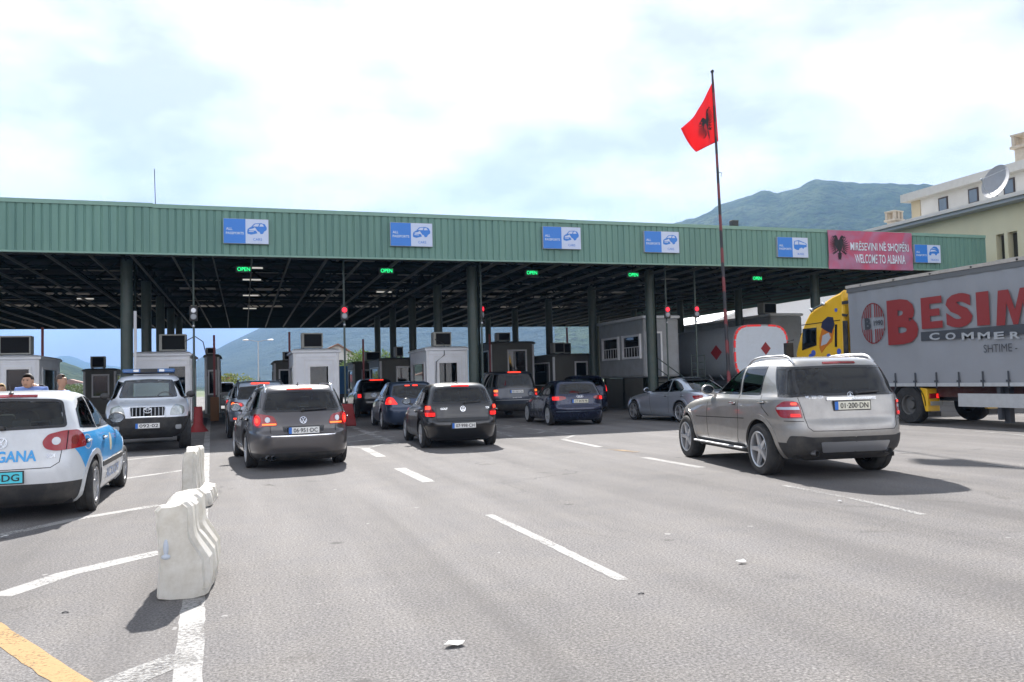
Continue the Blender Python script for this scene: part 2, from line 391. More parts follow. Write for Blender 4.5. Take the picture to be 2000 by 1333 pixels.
def make_wheel(root, x, y, R, W, rim, spokes, style, m='alloy'):
    ty, rm, bk = wheel_meshes(R, W, rim, spokes, style); sg = 1 if y > 0 else -1
    fn = lambda v: Vector((v.x+x, v.y*sg+y-sg*W/2, v.z+R))
    t = MB().add(ty, fn).build('wheel', 'rubber', root, 35)
    MB().add(rm, fn).build('rim', m, t, 40); MB().add(bk, fn).build('brake_disc', 'blackplastic', t, 40)
def seat(x, y, z, wd=.5, hgt=.62, heads=1, tilt=.2):
    b = MB(); b.hexa([(x-.05, y-wd/2, z), (x+.42, y-wd/2, z), (x+.42, y+wd/2, z), (x-.05, y+wd/2, z), (x-.05, y-wd/2, z+.16), (x+.45, y-wd/2, z+.2), (x+.45, y+wd/2, z+.2), (x-.05, y+wd/2, z+.16)])
    t = hgt*tilt
    b.hexa([(x-.12, y-wd/2, z+.1), (x+.03, y-wd/2, z+.1), (x+.03, y+wd/2, z+.1), (x-.12, y+wd/2, z+.1), (x-.1-t, y-wd*.42, z+hgt), (x-.01-t, y-wd*.42, z+hgt), (x-.01-t, y+wd*.42, z+hgt), (x-.1-t, y+wd*.42, z+hgt)])
    for k in range(heads):
        yy = y+((k+.5)/heads-.5)*wd*(1 if heads > 1 else 0)
        b.hexa([(x-.12-t, yy-.12, z+hgt+.03), (x-.03-t, yy-.12, z+hgt+.03), (x-.03-t, yy+.12, z+hgt+.03), (x-.12-t, yy+.12, z+hgt+.03), (x-.13-t, yy-.09, z+hgt+.2), (x-.06-t, yy-.09, z+hgt+.2), (x-.06-t, yy+.09, z+hgt+.2), (x-.13-t, yy+.09, z+hgt+.2)])
    return b
def plate(sh, root, s, uc, zc, m='plate', w_=.52, h_=.11, off=.02, mode='rear', blue=True):
    """number plate: flat board with lettering; faces backwards (rear) or forwards"""
    xs = [sh.rear(uc+du, zc+dz, 0, mode == 'front').x for dz in (-h_/2, 0, h_/2) for du in (0, w_/2)]; x = min(xs)-off if mode == 'rear' else max(xs)+off; sg = -1 if mode == 'rear' else 1
    # plate-local right-hand direction as read by the viewer
    def P(a, b, o=0): return Vector((x+sg*o, -a*(1 if mode == 'rear' else -1)+uc, zc+b))
    b = MB(); b.hexa([P(-w_/2-.012, -h_/2-.012, -.03), P(w_/2+.012, -h_/2-.012, -.03), P(w_/2+.012, h_/2+.012, -.03), P(-w_/2-.012, h_/2+.012, -.03), P(-w_/2-.012, -h_/2-.012), P(w_/2+.012, -h_/2-.012), P(w_/2+.012, h_/2+.012), P(-w_/2-.012, h_/2+.012)])
    po = b.build('number_plate', 'blackplastic', root)
    MB().quad(P(-w_/2, -h_/2, .003), P(w_/2, -h_/2, .003), P(w_/2, h_/2, .003), P(-w_/2, h_/2, .003)).build('plate_face', m, po)
    if blue: MB().quad(P(-w_/2, -h_/2, .005), P(-w_/2+.05, -h_/2, .005), P(-w_/2+.05, h_/2, .005), P(-w_/2, h_/2, .005)).build('blue_band', 'plate_blue', po)
    t = text(s, bold=.012, width=w_-.11, height=h_*.66); t.map(lambda v: P(v.x+.025, v.y, .007)); t.build('lettering', 'ink', po)
    return po
def on_rear(sh, mb, uc, zc, off=.012, mode='rear'):
    """lay a flat MB (text, badge) on the rear/front face"""
    sg = -1 if mode == 'rear' else 1
    return mb.map(lambda v: sh.rear(uc+sg*v.x, zc+v.y, off+v.z, mode == 'front'))
def ring_mb(r, t, seg=20, sx=1., cx=0., cy=0., h=.006):
    b = MB()
    for k in range(seg):
        a, c = 2*math.pi*k/seg, 2*math.pi*(k+1)/seg
        q = [(cx+r*sx*math.cos(a), cy+r*math.sin(a)), (cx+(r-t)*sx*math.cos(a), cy+(r-t)*math.sin(a)), (cx+(r-t)*sx*math.cos(c), cy+(r-t)*math.sin(c)), (cx+r*sx*math.cos(c), cy+r*math.sin(c))]
        b.quad(*[(x, y, 0) for x, y in q])
    return b
def disc_mb(r, seg=18, sx=1., cx=0., cy=0., z=0.): return MB().poly([(cx+r*sx*math.cos(2*math.pi*k/seg), cy+r*math.sin(2*math.pi*k/seg), z) for k in range(seg)])
def line_mb(pts, t, z=0.):
    b = MB()
    for p, q in zip(pts[:-1], pts[1:]):
        p, q = Vector(p), Vector(q); d = (q-p).normalized(); n = Vector((-d.y, d.x))*t/2
        b.quad((*(p-n), z), (*(q-n), z), (*(q+n), z), (*(p+n), z))
    return b
def badge(kind):
    if kind == 'vw':
        b = ring_mb(.062, .010); b.add(line_mb([(-.028, .05), (0, .003), (.028, .05)], .011)); b.add(line_mb([(-.052, .02), (-.024, -.048), (0, -.003), (.024, -.048), (.052, .02)], .011)); return b
    if kind == 'rings':
        b = MB()
        for i in range(4): b.add(ring_mb(.036, .007, cx=(i-1.5)*.05))
        return b
    if kind == 'star':
        b = ring_mb(.045, .006)
        for k in range(3):
            a = math.pi/2+k*2*math.pi/3; b.poly([(.044*math.cos(a), .044*math.sin(a), 0), (.009*math.cos(a+1.05), .009*math.sin(a+1.05), 0), (0, 0, 0), (.009*math.cos(a-1.05), .009*math.sin(a-1.05), 0)])
        return b
    if kind == 'ovals': b = ring_mb(.05, .01, sx=1.5); b.add(ring_mb(.05, .009, sx=.45)); b.add(ring_mb(.022, .008, sx=2.6, cy=.022)); return b
    return ring_mb(.04, .008)

def car(name, label, cat, group, pos, head, s):
    """s: dict with rings, wb, R, tr, paint, side (polys), rearglass (half poly), windscreen, lamps..."""
    sh = Shell(s['rings'], s.get('res', .04)); wb, R, tr = s['wb'], s['R'], s['tr']; P = s['paint']; gm = s.get('glass', 'cabglass')
    root = empty(name, (pos[0], pos[1], 0), math.pi/2+R_(head), label, cat, group)
    Ra = R+s.get('gap', .055); zc = R+.01; zb = s['rings'][0][0]
    side = s['side']; side_in = [inset(p, .028) for p in side]
    def full(h): return [(u, z) for u, z in h]+[(-u, z) for u, z in reversed(h) if u > 1e-6]
    rg = full(s['rearglass']) if s.get('rearglass') else None; ws = full(s['windscreen'])
    if rg: rg = rounded(rg, .05)
    ws = rounded(ws, .06); rgi = inset(rg, .03) if rg else None; wsi = inset(ws, .03)
    belt = min(p[1] for q in side for p in q)-.02; lw = s.get('lower', .0); lwf = s.get('lowerf', lw); lws = s.get('lowers', 0)
    def keep(c, ur, uf):
        x, y, z = c
        for ax in (0, wb):
            if (x-ax)**2+(z-zc)**2 < (Ra+.022)**2 and y > .5: return None
        if z > belt:
            if rgi and ur < 1.2 and x < 1 and pip(ur, z, rgi): return None
            if uf < 1.2 and x > .8 and pip(uf, z, wsi): return None
            if y > .45:
                for q in side_in:
                    if ur > .75 and pip(x, z, q): return None
        if x < -Ra*.7 and z < lw: return 'rear_bumper'
        if x > wb+Ra*.7 and z < lwf: return 'front_bumper'
        if z < lws and -Ra < x < wb+Ra: return 'sill'
        return 'body'
    N = 60 if s.get('res', .04) > .05 else 85
    parts = sh.mesh(keep, N); body = None
    for k, mb in parts.items():
        o = mb.build(k.rstrip('#'), P if k == 'body' else s.get('trim', 'blackplastic'), root, 50)
        if k == 'body': body = o
    # underbody & wheel housings
    z, xr, xf, w_, a, b_ = s['rings'][0]
    ub = MB().box(xr+.15, xf-.15, -w_+.27, w_-.27, zb-.02, zb+.3); ub.box(Ra, wb-Ra, -w_+.04, w_-.04, zb-.01, zb+.06)
    ub.box(xr+.1, -Ra, -w_+.1, w_-.1, zb, zb+.06); ub.box(wb+Ra, xf-.1, -w_+.1, w_-.1, zb, zb+.06); ub.build('underbody', 'dark', root)
    for ax in (0, wb):
        for sg in (1, -1):
            a0 = math.asin(max(-.9, (zb-zc)/(Ra+.03))); arc = [a0+(math.pi-2*a0)*k/24 for k in range(25)]
            pts = [(ax+(Ra+.03)*math.cos(t), zc+(Ra+.03)*math.sin(t)) for t in arc]
            lo = strip(sh, pts, .07, 'side', .009, sg, depth=.03, step=.2).build('wheel_arch', s.get('archmat', P), root, 50)
            wl = MB(); rowo = [sh.side(ax+Ra*math.cos(t), zc+Ra*math.sin(t), 0, sg) for t in arc]
            for q in rowo: wl.v += [tuple(q), (q.x, sg*(tr-.32), q.z)]
            for k in range(24): wl.f.append((2*k, 2*k+1, 2*k+3, 2*k+2))
            wl.poly([(q.x, sg*(tr-.32), q.z) for q in rowo]); wl.build('wheel_housing', 'dark', lo, 40)
    for ax in (0, wb):
        for sg in (1, -1): make_wheel(root, ax, sg*tr, R, s.get('tw', .21), s.get('rim', R*.66), s.get('spokes', 5), s.get('wstyle', 'five'), s.get('rimmat', 'alloy'))
    # glass and seals
    def glz(nm, poly, mode, sg, g):
        o = panel(sh, poly, mode, .001, sg, .08, .004).build(nm, g, root, 60)
        strip(sh, inset(poly, .016), .034, mode, .004, sg, True, depth=.008).build('window_seal', s.get('seal', 'blackpaint'), o)
        return o
    for i, p in enumerate(side):
        for sg in (1, -1): glz('side_window', p, 'side', sg, s.get('rear_side_glass', gm) if i > 0 else gm)
    if rg: glz('rear_window', rg, 'rear', 1, s.get('rear_glass', gm))
    glz('windscreen', ws, 'front', 1, 'frontglass')
    for q in s.get('gaps', []):
        strip(sh, q[1], q[2] if len(q) > 2 else .008, q[0], .002, 1).build('panel_gap', 'dark', body)
        if q[0] == 'side': strip(sh, q[1], q[2] if len(q) > 2 else .008, q[0], .002, -1).build('panel_gap', 'dark', body)
        elif not (len(q) > 3 and q[3]): strip(sh, [(-u, v) for u, v in q[1]], q[2] if len(q) > 2 else .008, q[0], .002, 1).build('panel_gap', 'dark', body)
    # belt crease strip, handles, mirrors
    for hx, hz in s.get('handles', []):
        for sg in (1, -1):
            p = sh.side(hx, hz, .028, sg); b = MB().cbox((p.x, p.y, p.z), (.19, .028, .028)); c = sh.side(hx, hz, .004, sg); b2 = MB().cbox((c.x, c.y, c.z), (.12, .016, .055))
            o = b.build('door_handle', s.get('handlemat', P), root, bevel=.009); b2.build('handle_recess', 'dark', o, bevel=.006)
    mx, mz = s['mirror']
    for sg in (1, -1):
        p = sh.side(mx, mz-.05, 0, sg); c = (mx-.02, p.y+sg*.17, mz+.03); b = MB().sphere(c, .1, 14, 9, (.75, 1.12, .82)); b.map(lambda v: Vector((max(v.x, c[0]-.035), v.y, v.z)))
        b.hexa([(mx-.05, p.y, mz-.08), (mx+.05, p.y, mz-.08), (mx+.05, p.y+sg*.12, mz-.05), (mx-.04, p.y+sg*.12, mz-.05), (mx-.05, p.y, mz-.03), (mx+.05, p.y, mz-.03), (mx+.05, p.y+sg*.12, mz+.0), (mx-.04, p.y+sg*.12, mz+.0)])
        o = b.build('wing_mirror', s.get('mirrormat', P), root, 40)
        g = MB().poly([(c[0]-.038, c[1]+.095*math.cos(t), c[2]+.065*math.sin(t)) for t in [k*math.pi/8 for k in range(16)]]); g.build('mirror_glass', 'mirror', o)
    # interior
    if s.get('seats', True):
        sz = s.get('seatz', .38); fx = s.get('frontseat', wb-1.25); k = s.get('seath', .66)
        for y in (.37, -.37): seat(fx, y, sz, .5, k).build('seat', 'interior', root, bevel=.03)
        seat(fx-.85, 0, sz, 1.25, k-.04, 3, .3).build('rear_bench', 'interior', root, bevel=.03)
        b = MB().box(fx+.75, wb-.35, -w_+.25, w_-.25, .6, belt-.02); b.build('dashboard', 'interior', root, bevel=.04)
        MB().lathe([(.18, 0), (.2, .01), (.18, .02)], 20, 0, (fx+.6, .37, belt-.02)).build('steering_wheel', 'blackplastic', root)
    for a in s.get('extra', []):
        nm, mode, poly, m = a[:4]; off = a[4] if len(a) > 4 else .008; sides = a[5] if len(a) > 5 else (1, -1); dep = a[6] if len(a) > 6 else .014
        for sg in sides:
            pl = [(u*(sg if mode != 'side' else 1), v) for u, v in poly]
            panel(sh, pl, mode, off, sg, .05, dep).build(nm, m, root, 40)
    if s.get('rails'):
        m_, ya, xa, xb, hh = s['rails']
        for sg in (1, -1):
            pts = []
            for k in range(13):
                t = k/12; x = xa+(xb-xa)*t; z = sh.top(x, ya); e = min(1, min(t, 1-t)*7); pts.append((x, sg*(ya-.01), z+.0+hh*math.sin(e*math.pi/2)))
            MB().tube(pts, .017, 8).build('roof_rail', m_, root, 60)
    if s.get('antenna'):
        ax, an = s['antenna']; z = sh.top(ax, 0.); MB().sphere((ax, 0, z), .035, 10, 6, (1.4, .8, .7)).tube([(ax, 0, z), (ax-.06-an*.35, 0, z+an)], .006, 6).build('antenna', 'blackplastic', root, 50)
    if s.get('wiper'):
        u0, z0_, u1_, z1_ = s['wiper']; a = sh.rear(u0, z0_, .03); b = sh.rear(u1_, z1_, .03); c = sh.rear((u0+u1_)/2, (z0_+z1_)/2, .045)
        MB().tube([a, c, b], .012, 6).sphere(a, .03, 8, 6).build('rear_wiper', 'blackplastic', root)
    if s.get('exhaust'):
        for y, z in s['exhaust']:
            MB().lathe([(.034, -.12), (.038, .1), (.03, .1), (.026, -.1)], 16, 0, (s['rings'][1][1]+.06, y, z)).build('exhaust_pipe', 'steel', root, 40)
    if s.get('badge'):
        k, uc, zc_, mm = s['badge']; on_rear(sh, badge(k), uc, zc_, .014).build('badge', mm, root)
    for t_, uc, zc_, h_, mm in s.get('texts', []): on_rear(sh, text(t_, bold=.02, height=h_), uc, zc_, .014).build('lettering', mm, root)
    return root, sh

def sc_rings(rings, L=1., W=1., H=1.): return [(z*H, a*L, b*L, w_*W, n, m) for z, a, b, w_, n, m in rings]
# ------------------------------------------------------------------ ground, road and paint
def asphalt():
    m = bpy.data.materials.new('asphalt'); m.use_nodes = True; t = NT(m.node_tree); p = t.n['Principled BSDF']; p.inputs['Roughness'].default_value = .92; p.inputs['Specular IOR Level'].default_value = .25
    c = t.new('ShaderNodeTexCoord').outputs['Object']
    big = t.new('ShaderNodeTexNoise', {'Vector': c, 'Scale': .16, 'Detail': 7., 'Roughness': .62, 'Distortion': .4}); mid = t.new('ShaderNodeTexNoise', {'Vector': c, 'Scale': 1.7, 'Detail': 6., 'Roughness': .65})
    mpx = t.new('ShaderNodeMapping', {0: c, 'Scale': (1., .10, 1.)}); streak = t.new('ShaderNodeTexNoise', {'Vector': mpx.outputs[0], 'Scale': 1.3, 'Detail': 4., 'Roughness': .6})
    fine = t.new('ShaderNodeTexNoise', {'Vector': c, 'Scale': 55., 'Detail': 4., 'Roughness': .75}); vo = t.new('ShaderNodeTexVoronoi', {'Vector': c, 'Scale': 95.})
    base = t.mix(t.ramp(big.outputs[0], [(.33, 0.), (.68, 1.)]), (.128, .122, .120), (.165, .157, .154))
    base = t.mix(t.ramp(mid.outputs[0], [(.38, .0), (.72, .55)]), base, (.180, .167, .153))
    base = t.mix(1., base, t.ramp(streak.outputs[0], [(.3, .80), (.7, 1.12)]), 'MULTIPLY')
    base = t.mix(1., base, t.ramp(fine.outputs[0], [(.32, .42), (.5, .95), (.70, 1.9)]), 'MULTIPLY')
    base = t.mix(1., base, t.ramp(vo.outputs[0], [(.0, .78), (.35, 1.03), (.7, 1.12)]), 'MULTIPLY')
    mt = t.new('ShaderNodeMapping', {0: c, 'Scale': (1.15, .035, 1.)}); tk_ = t.new('ShaderNodeTexNoise', {'Vector': mt.outputs[0], 'Scale': 1.0, 'Detail': 2.5, 'Roughness': .5, 'Distortion': .3}); base = t.mix(t.ramp(tk_.outputs[0], [(.52, 0.), (.66, .40)]), base, (.085, .080, .078))
    st = t.new('ShaderNodeTexNoise', {'Vector': c, 'Scale': .9, 'Detail': 3., 'Roughness': .5, 'Distortion': 1.2}); base = t.mix(t.ramp(st.outputs[0], [(.66, 0.), (.74, .38)]), base, (.06, .056, .052))
    # cracks, oil drips along the lanes and a few squared repair patches
    wn = t.new('ShaderNodeTexNoise', {'Vector': c, 'Scale': 1.1, 'Detail': 5.}); vv = t.new('ShaderNodeVectorMath', {0: c, 1: wn.outputs['Color']}, operation='ADD')
    ck = t.new('ShaderNodeTexVoronoi', {'Vector': vv.outputs[0], 'Scale': .22}, feature='DISTANCE_TO_EDGE'); cm = t.new('ShaderNodeTexNoise', {'Vector': c, 'Scale': .3, 'Detail': 2.})
    f = t.math('MULTIPLY', t.ramp(ck.outputs[0], [(.0, 1.), (.0045, 0.)]), t.ramp(cm.outputs[0], [(.50, 0.), (.60, .75)])); base = t.mix(f, base, (.05, .047, .044))
    od = t.new('ShaderNodeTexVoronoi', {'Vector': c, 'Scale': 1.4, 'Randomness': 1.}); om_ = t.new('ShaderNodeTexNoise', {'Vector': c, 'Scale': .35, 'Detail': 1.}); f = t.math('MULTIPLY', t.ramp(od.outputs[0], [(.04, .8), (.11, 0.)]), t.ramp(om_.outputs[0], [(.54, 0.), (.60, .8)])); base = t.mix(f, base, (.055, .052, .05))
    wt = t.new('ShaderNodeTexNoise', {'Vector': c, 'Scale': 5.5, 'Detail': 2.}); f = t.ramp(wt.outputs[0], [(.745, 0.), (.76, .6)]); base = t.mix(f, base, (.36, .35, .34))
    t.l.new(base, p.inputs['Base Color'])
    b = t.new('ShaderNodeBump', {'Height': fine.outputs[0], 'Strength': .55, 'Distance': .012}); t.l.new(b.outputs[0], p.inputs['Normal']); return m
def field():
    m = bpy.data.materials.new('fields'); m.use_nodes = True; t = NT(m.node_tree); p = t.n['Principled BSDF']; p.inputs['Roughness'].default_value = 1.
    c = t.new('ShaderNodeTexCoord').outputs['Object']; n = t.new('ShaderNodeTexNoise', {'Vector': c, 'Scale': .02, 'Detail': 9., 'Roughness': .7}); t.l.new(t.ramp(n.outputs[0], [(.3, (.035, .06, .02)), (.5, (.08, .11, .035)), (.7, (.15, .14, .07))]), p.inputs['Base Color']); return m
tag(MB().quad((-4900, -600, -.06), (4900, -600, -.06), (4900, 6500, -.06), (-4900, 6500, -.06)).build('ground', field()), kind='structure')
tag(MB().quad((-60, -40, 0), (80, -40, 0), (80, 150, 0), (-60, 150, 0)).build('road', asphalt()), kind='structure')
def worn(name, col, lo=.37):
    """thin old paint: bare asphalt shows through where it has worn away"""
    m = bpy.data.materials.new(name); m.use_nodes = True; t = NT(m.node_tree); p = t.n['Principled BSDF']; p.inputs['Roughness'].default_value = .85
    c = t.new('ShaderNodeTexCoord').outputs['Object']; n = t.new('ShaderNodeTexNoise', {'Vector': c, 'Scale': 38., 'Detail': 6., 'Roughness': .75}); n2_ = t.new('ShaderNodeTexNoise', {'Vector': c, 'Scale': 1.6, 'Detail': 6., 'Roughness': .7})
    f = t.math('ADD', t.math('MULTIPLY', n.outputs[0], .55), t.math('MULTIPLY', n2_.outputs[0], .45)); t.l.new(t.mix(t.ramp(n.outputs[0], [(.3, 0.), (.7, 1.)]), tuple(x*.8 for x in col), tuple(x*1.15 for x in col)), p.inputs['Base Color'])
    tr = t.new('ShaderNodeBsdfTransparent'); mx = t.new('ShaderNodeMixShader', {0: t.ramp(f, [(lo, 0.), (lo+.12, .92)]), 1: tr.outputs[0], 2: p.outputs[0]}); t.l.new(mx.outputs[0], t.n['Material Output'].inputs[0]); return m
Wm = worn('worn_white_paint', (.32, .312, .30)); Wm2 = worn('faded_white_paint', (.29, .284, .274), .40); Ym = worn('worn_yellow_paint', (.37, .225, .085))
_mk = [0]
def mark(pts, w_=.15, m=Wm, w2=None):
    """painted line through image-measured ground points"""
    _mk[0] += 1; z = .0012+.00018*_mk[0]; P0 = [G(*p) if len(p) == 2 else Vector(p) for p in pts]; b = MB(); rows = []; P = []; rs = np.random.RandomState(_mk[0])
    for p, q in zip(P0[:-1], P0[1:]): k = max(1, int((q-p).length/.12)); P += [p+(q-p)*(j/k) for j in range(k)]
    P.append(P0[-1])
    for i, p in enumerate(P):
        d = (P[min(i+1, len(P)-1)]-P[max(i-1, 0)]); d.z = 0; d.normalize(); n = Vector((-d.y, d.x, 0)); ww = w_ if w2 is None else w_+(w2-w_)*i/(len(P)-1); rows.append((p+n*(ww/2+rs.uniform(-.007, .007)), p-n*(ww/2+rs.uniform(-.007, .007))))
    for a, c in zip(rows[:-1], rows[1:]): b.quad((a[0].x, a[0].y, z), (a[1].x, a[1].y, z), (c[1].x, c[1].y, z), (c[0].x, c[0].y, z))
    return tag(b.build('road_marking', m), kind='structure')
mark([(364, 1345), (381, 1130), (397, 960), (405, 850), (411, 800)], .15)
mark([(0, 1165), (130, 1121), (318, 1078)], .20); mark([(0, 1046), (150, 1014), (310, 987)], .16); mark([(225, 938), (372, 917)], .14); mark([(245, 899), (366, 886)], .12); mark([(230, 876), (400, 857)], .10, Wm2)
mark([(205, 1345), (360, 1283)], .22, Wm2); mark([(-25, 1222), (60, 1280), (160, 1345)], .145, Ym)
mark([(955, 1006), (1060, 1056), (1217, 1134)], .10); mark([(780, 915), (838, 942)], .20); mark([(712, 876), (745, 893)], .20); mark([(1532, 949), (1680, 978), (1805, 1006)], .085, Wm2)
mark([(1258, 894), (1371, 914)], .16); mark([(1100, 859), (1172, 874)], .16)
mark([(675, 873), (716, 876), (775, 862)], .13, Wm2); mark([(672, 828), (775, 868)], .22, Wm2); mark([(676, 855), (740, 843)], .18, Wm2); mark([(676, 865), (768, 853)], .16, Wm2)
mark([(965, 829), (1131, 850)], .15, Wm2); mark([(975, 838), (1030, 831)], .14, Wm2); mark([(975, 846), (1050, 847), (1085, 838)], .14, Wm2); mark([(980, 857), (1098, 859), (1122, 851)], .12, Wm2); mark([(965, 842), (1008, 856)], .10, Wm2)
mark([(1195, 810), (1235, 808)], .12, Wm2); mark([(1745, 806), (1760, 808)], .12, Wm2); mark([(1900, 843), (2010, 852)], .14, Wm2); mark([(1762, 886), (1792, 884)], .05, Wm2); mark([(1925, 908), (1998, 916)], .07, Wm2); mark([(1190, 878), (1245, 884)], .2, worn('traces_of_yellow', (.30, .2, .10), .46))
mark([(1940, 805), (2020, 812)], .14, Wm2)
# ------------------------------------------------------------------ hills and mountains
def hillmat(name, a, b, c_, sc=.012):
    m = bpy.data.materials.new(name); m.use_nodes = True; t = NT(m.node_tree); p = t.n['Principled BSDF']; p.inputs['Roughness'].default_value = 1.; p.inputs['Specular IOR Level'].default_value = .1
    c = t.new('ShaderNodeTexCoord').outputs['Object']; n = t.new('ShaderNodeTexNoise', {'Vector': c, 'Scale': sc, 'Detail': 12., 'Roughness': .68}); n2_ = t.new('ShaderNodeTexNoise', {'Vector': c, 'Scale': sc*7, 'Detail': 6., 'Roughness': .7})
    k = t.mix(t.ramp(n.outputs[0], [(.40, 0.), (.6, 1.)]), a, b); k = t.mix(t.ramp(n2_.outputs[0], [(.48, 0.), (.62, .8)]), k, c_); t.l.new(k, p.inputs['Base Color'])
    bb = t.new('ShaderNodeBump', {'Height': n2_.outputs[0], 'Strength': 1., 'Distance': 25.}); t.l.new(bb.outputs[0], p.inputs['Normal']); return m
def hill(name, ridge, D, m, foot=.45, back=1.5, rough=.03, n=150, k=36):
    """terrain rising from near depth foot*D to a ridge at depth D and falling behind it; ridge given as bearings and heights"""
    rx = [p[0] for p in ridge]; ry = [p[1] for p in ridge]; b = MB(); rs = np.random.RandomState(int(D) % 997); ph = rs.rand(40, 4)
    def nz(u, v):
        s = 0
        for i in range(40): f = 1.3**(i*.42); s += math.sin(u*f*3+ph[i, 0]*6.28+v*f*2.2*(ph[i, 2]-.5)*2)*math.cos(v*f*2.5+ph[i, 1]*6.28)/f**.9
        return s
    for i in range(n+1):
        px = rx[0]+(rx[-1]-rx[0])*i/n; py = np.interp(px, rx, ry); d = ray(px, py); hor = math.hypot(d.x, d.y); dx, dy = d.x/hor, d.y/hor; H = CH+D*d.z/hor
        for j in range(k+1):
            q = j/k; dist = D*(foot+(1-foot)*q/.62) if q < .62 else D*(1+(back-1)*(q-.62)/.38); s = min(1, q/.62); prof = (s*s*(3-2*s))**.8 if q < .62 else math.cos((q-.62)/.38*math.pi/2)
            z = H*prof+H*rough*nz(i*.09, j*.18)*(1-abs(1-2*s)*.4)*(.25 if abs(q-.62) < .03 else 1)*s*(1 if q < .62 else .6)
            if q > .62: z = min(z, H*.98)
            b.v.append((dx*dist, dy*dist, max(-3, z-(0 if j else 5))))
    for i in range(n):
        for j in range(k): a = i*(k+1)+j; b.f.append((a, a+1, a+k+2, a+k+1))
    return tag(b.build(name, m, smooth=180), kind='structure')
hm1 = hillmat('forest_slope', (.030, .062, .018), (.085, .12, .045), (.008, .018, .006)); hm2 = hillmat('far_slope', (.03, .045, .035), (.045, .06, .04), (.02, .03, .02), .004)
hill('mountain', [(1080, 520), (1200, 480), (1300, 452), (1365, 433), (1420, 409), (1490, 389), (1525, 388), (1560, 377), (1600, 368), (1640, 367), (1680, 372), (1730, 371), (1800, 374), (2000, 372), (2300, 420)], 1500, hm1, rough=.010)
hill('mountain', [(330, 760), (385, 705), (405, 694), (460, 668), (520, 640), (600, 596), (700, 560), (850, 530), (1000, 515), (1150, 500), (1300, 470), (1500, 440), (1700, 470), (2000, 600)], 2300, hm2, n=120, rough=.010)
hill('hill', [(-250, 690), (-60, 694), (60, 699), (103, 705), (130, 711), (165, 723), (200, 731), (235, 741), (300, 750), (400, 757)], 900, hm1, foot=.55, rough=.02)
hill('hill', [(-350, 720), (-100, 700), (60, 712), (130, 698), (170, 712), (260, 722), (420, 735), (560, 745)], 4300, hm2, n=60)
# ------------------------------------------------------------------ the canopy over the lanes
YF, YB, ZB, ZT, XL, XR = 28.36, 63.0, 5.74, 7.33, -34.0, 31.4
m_fas = mat('green_cladding', (.15, .265, .205), .5, var=.06, vs=.6, dirt=.12, dcol=(.17, .22, .19)); 
def _clad():
    t = NT(m_fas.node_tree); p = t.n['Principled BSDF']; c = t.new('ShaderNodeTexCoord').outputs['Object']; mp_ = t.new('ShaderNodeMapping', {0: c, 'Scale': (4.2, 1., .25)}); n = t.new('ShaderNodeTexNoise', {'Vector': mp_.outputs[0], 'Scale': 1., 'Detail': 5., 'Roughness': .65})
    w2 = t.new('ShaderNodeTexWhiteNoise', {0: t.new('ShaderNodeVectorMath', {0: c, 1: (1.18, 50., 50.)}, operation='SNAP').outputs[0]}, noise_dimensions='3D')
    a = t.mix(t.ramp(n.outputs[0], [(.35, 0.), (.7, 1.)]), (.100, .212, .180), (.138, .268, .215)); a = t.mix(1., a, t.ramp(w2.outputs[0], [(0., .93), (1., 1.07)]), 'MULTIPLY'); t.l.new(a, p.inputs['Base Color'])
_clad()
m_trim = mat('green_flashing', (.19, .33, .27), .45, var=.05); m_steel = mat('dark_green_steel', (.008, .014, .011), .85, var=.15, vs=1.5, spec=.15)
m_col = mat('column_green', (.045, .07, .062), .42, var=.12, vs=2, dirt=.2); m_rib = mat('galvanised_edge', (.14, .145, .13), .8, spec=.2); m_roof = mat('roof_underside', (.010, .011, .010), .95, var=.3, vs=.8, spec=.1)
can = empty('border_canopy', ((XL+XR)/2, YF, 0), 0, 'wide steel canopy with green corrugated fascia over all the lanes', 'canopy'); OX, OY = (XL+XR)/2, YF
def cp(b, name, m, parent=can, **k): return b.map(lambda v: Vector((v.x-OX, v.y-OY, v.z))).build(name, m, parent, **k)
def fascia(x0, x1, y, z0_, z1_, front=1):
    b = MB(); pitch = .235; x = x0; prof = []
    while x < x1-.24: prof += [(x, 0), (x+.165, 0), (x+.185, .028), (x+.215, .028)]; x += pitch
    prof.append((x1, 0))
    for (xa, ya), (xb, yb) in zip(prof[:-1], prof[1:]): b.quad((xa, y+front*ya, z0_), (xb, y+front*yb, z0_), (xb, y+front*yb, z1_), (xa, y+front*ya, z1_))
    b.box(x0, x1, min(y+front*.05, y+front*.09), max(y+front*.05, y+front*.09), z0_+.02, z1_-.02); return b
# three sheet runs with slightly different top lines, like the photograph
for a, c, zt in ((XL, -2.7, ZT+.025), (-2.7, 11.4, ZT), (11.4, XR, ZT-.01)):
    cp(fascia(a, c, YF, ZB+.05, zt-.1), 'fascia_panel', m_fas); cp(MB().box(a, c, YF-.035, YF+.45, zt-.11, zt+.02), 'roof_flashing', m_trim)
cp(MB().box(XL, XR, YF-.02, YF+.10, ZB-.01, ZB+.045), 'bottom_trim', m_trim)
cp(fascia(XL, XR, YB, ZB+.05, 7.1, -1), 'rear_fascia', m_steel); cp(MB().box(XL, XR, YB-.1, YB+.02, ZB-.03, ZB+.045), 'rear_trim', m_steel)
cp(MB().box(XR-.05, XR, YF+.1, YB-.1, ZB, ZT-.12), 'end_fascia', m_fas); cp(MB().box(XL, XL+.05, YF+.1, YB-.1, ZB, ZT-.12), 'end_fascia', m_fas)
m_sheet = mat('translucent_sheet', (.42, .39, .33), .8, var=.2)
rf = MB().box(XL+.05, XR-.05, YF+.46, YB-.11, 7.12, 7.2); cp(rf, 'roof_deck', m_roof)
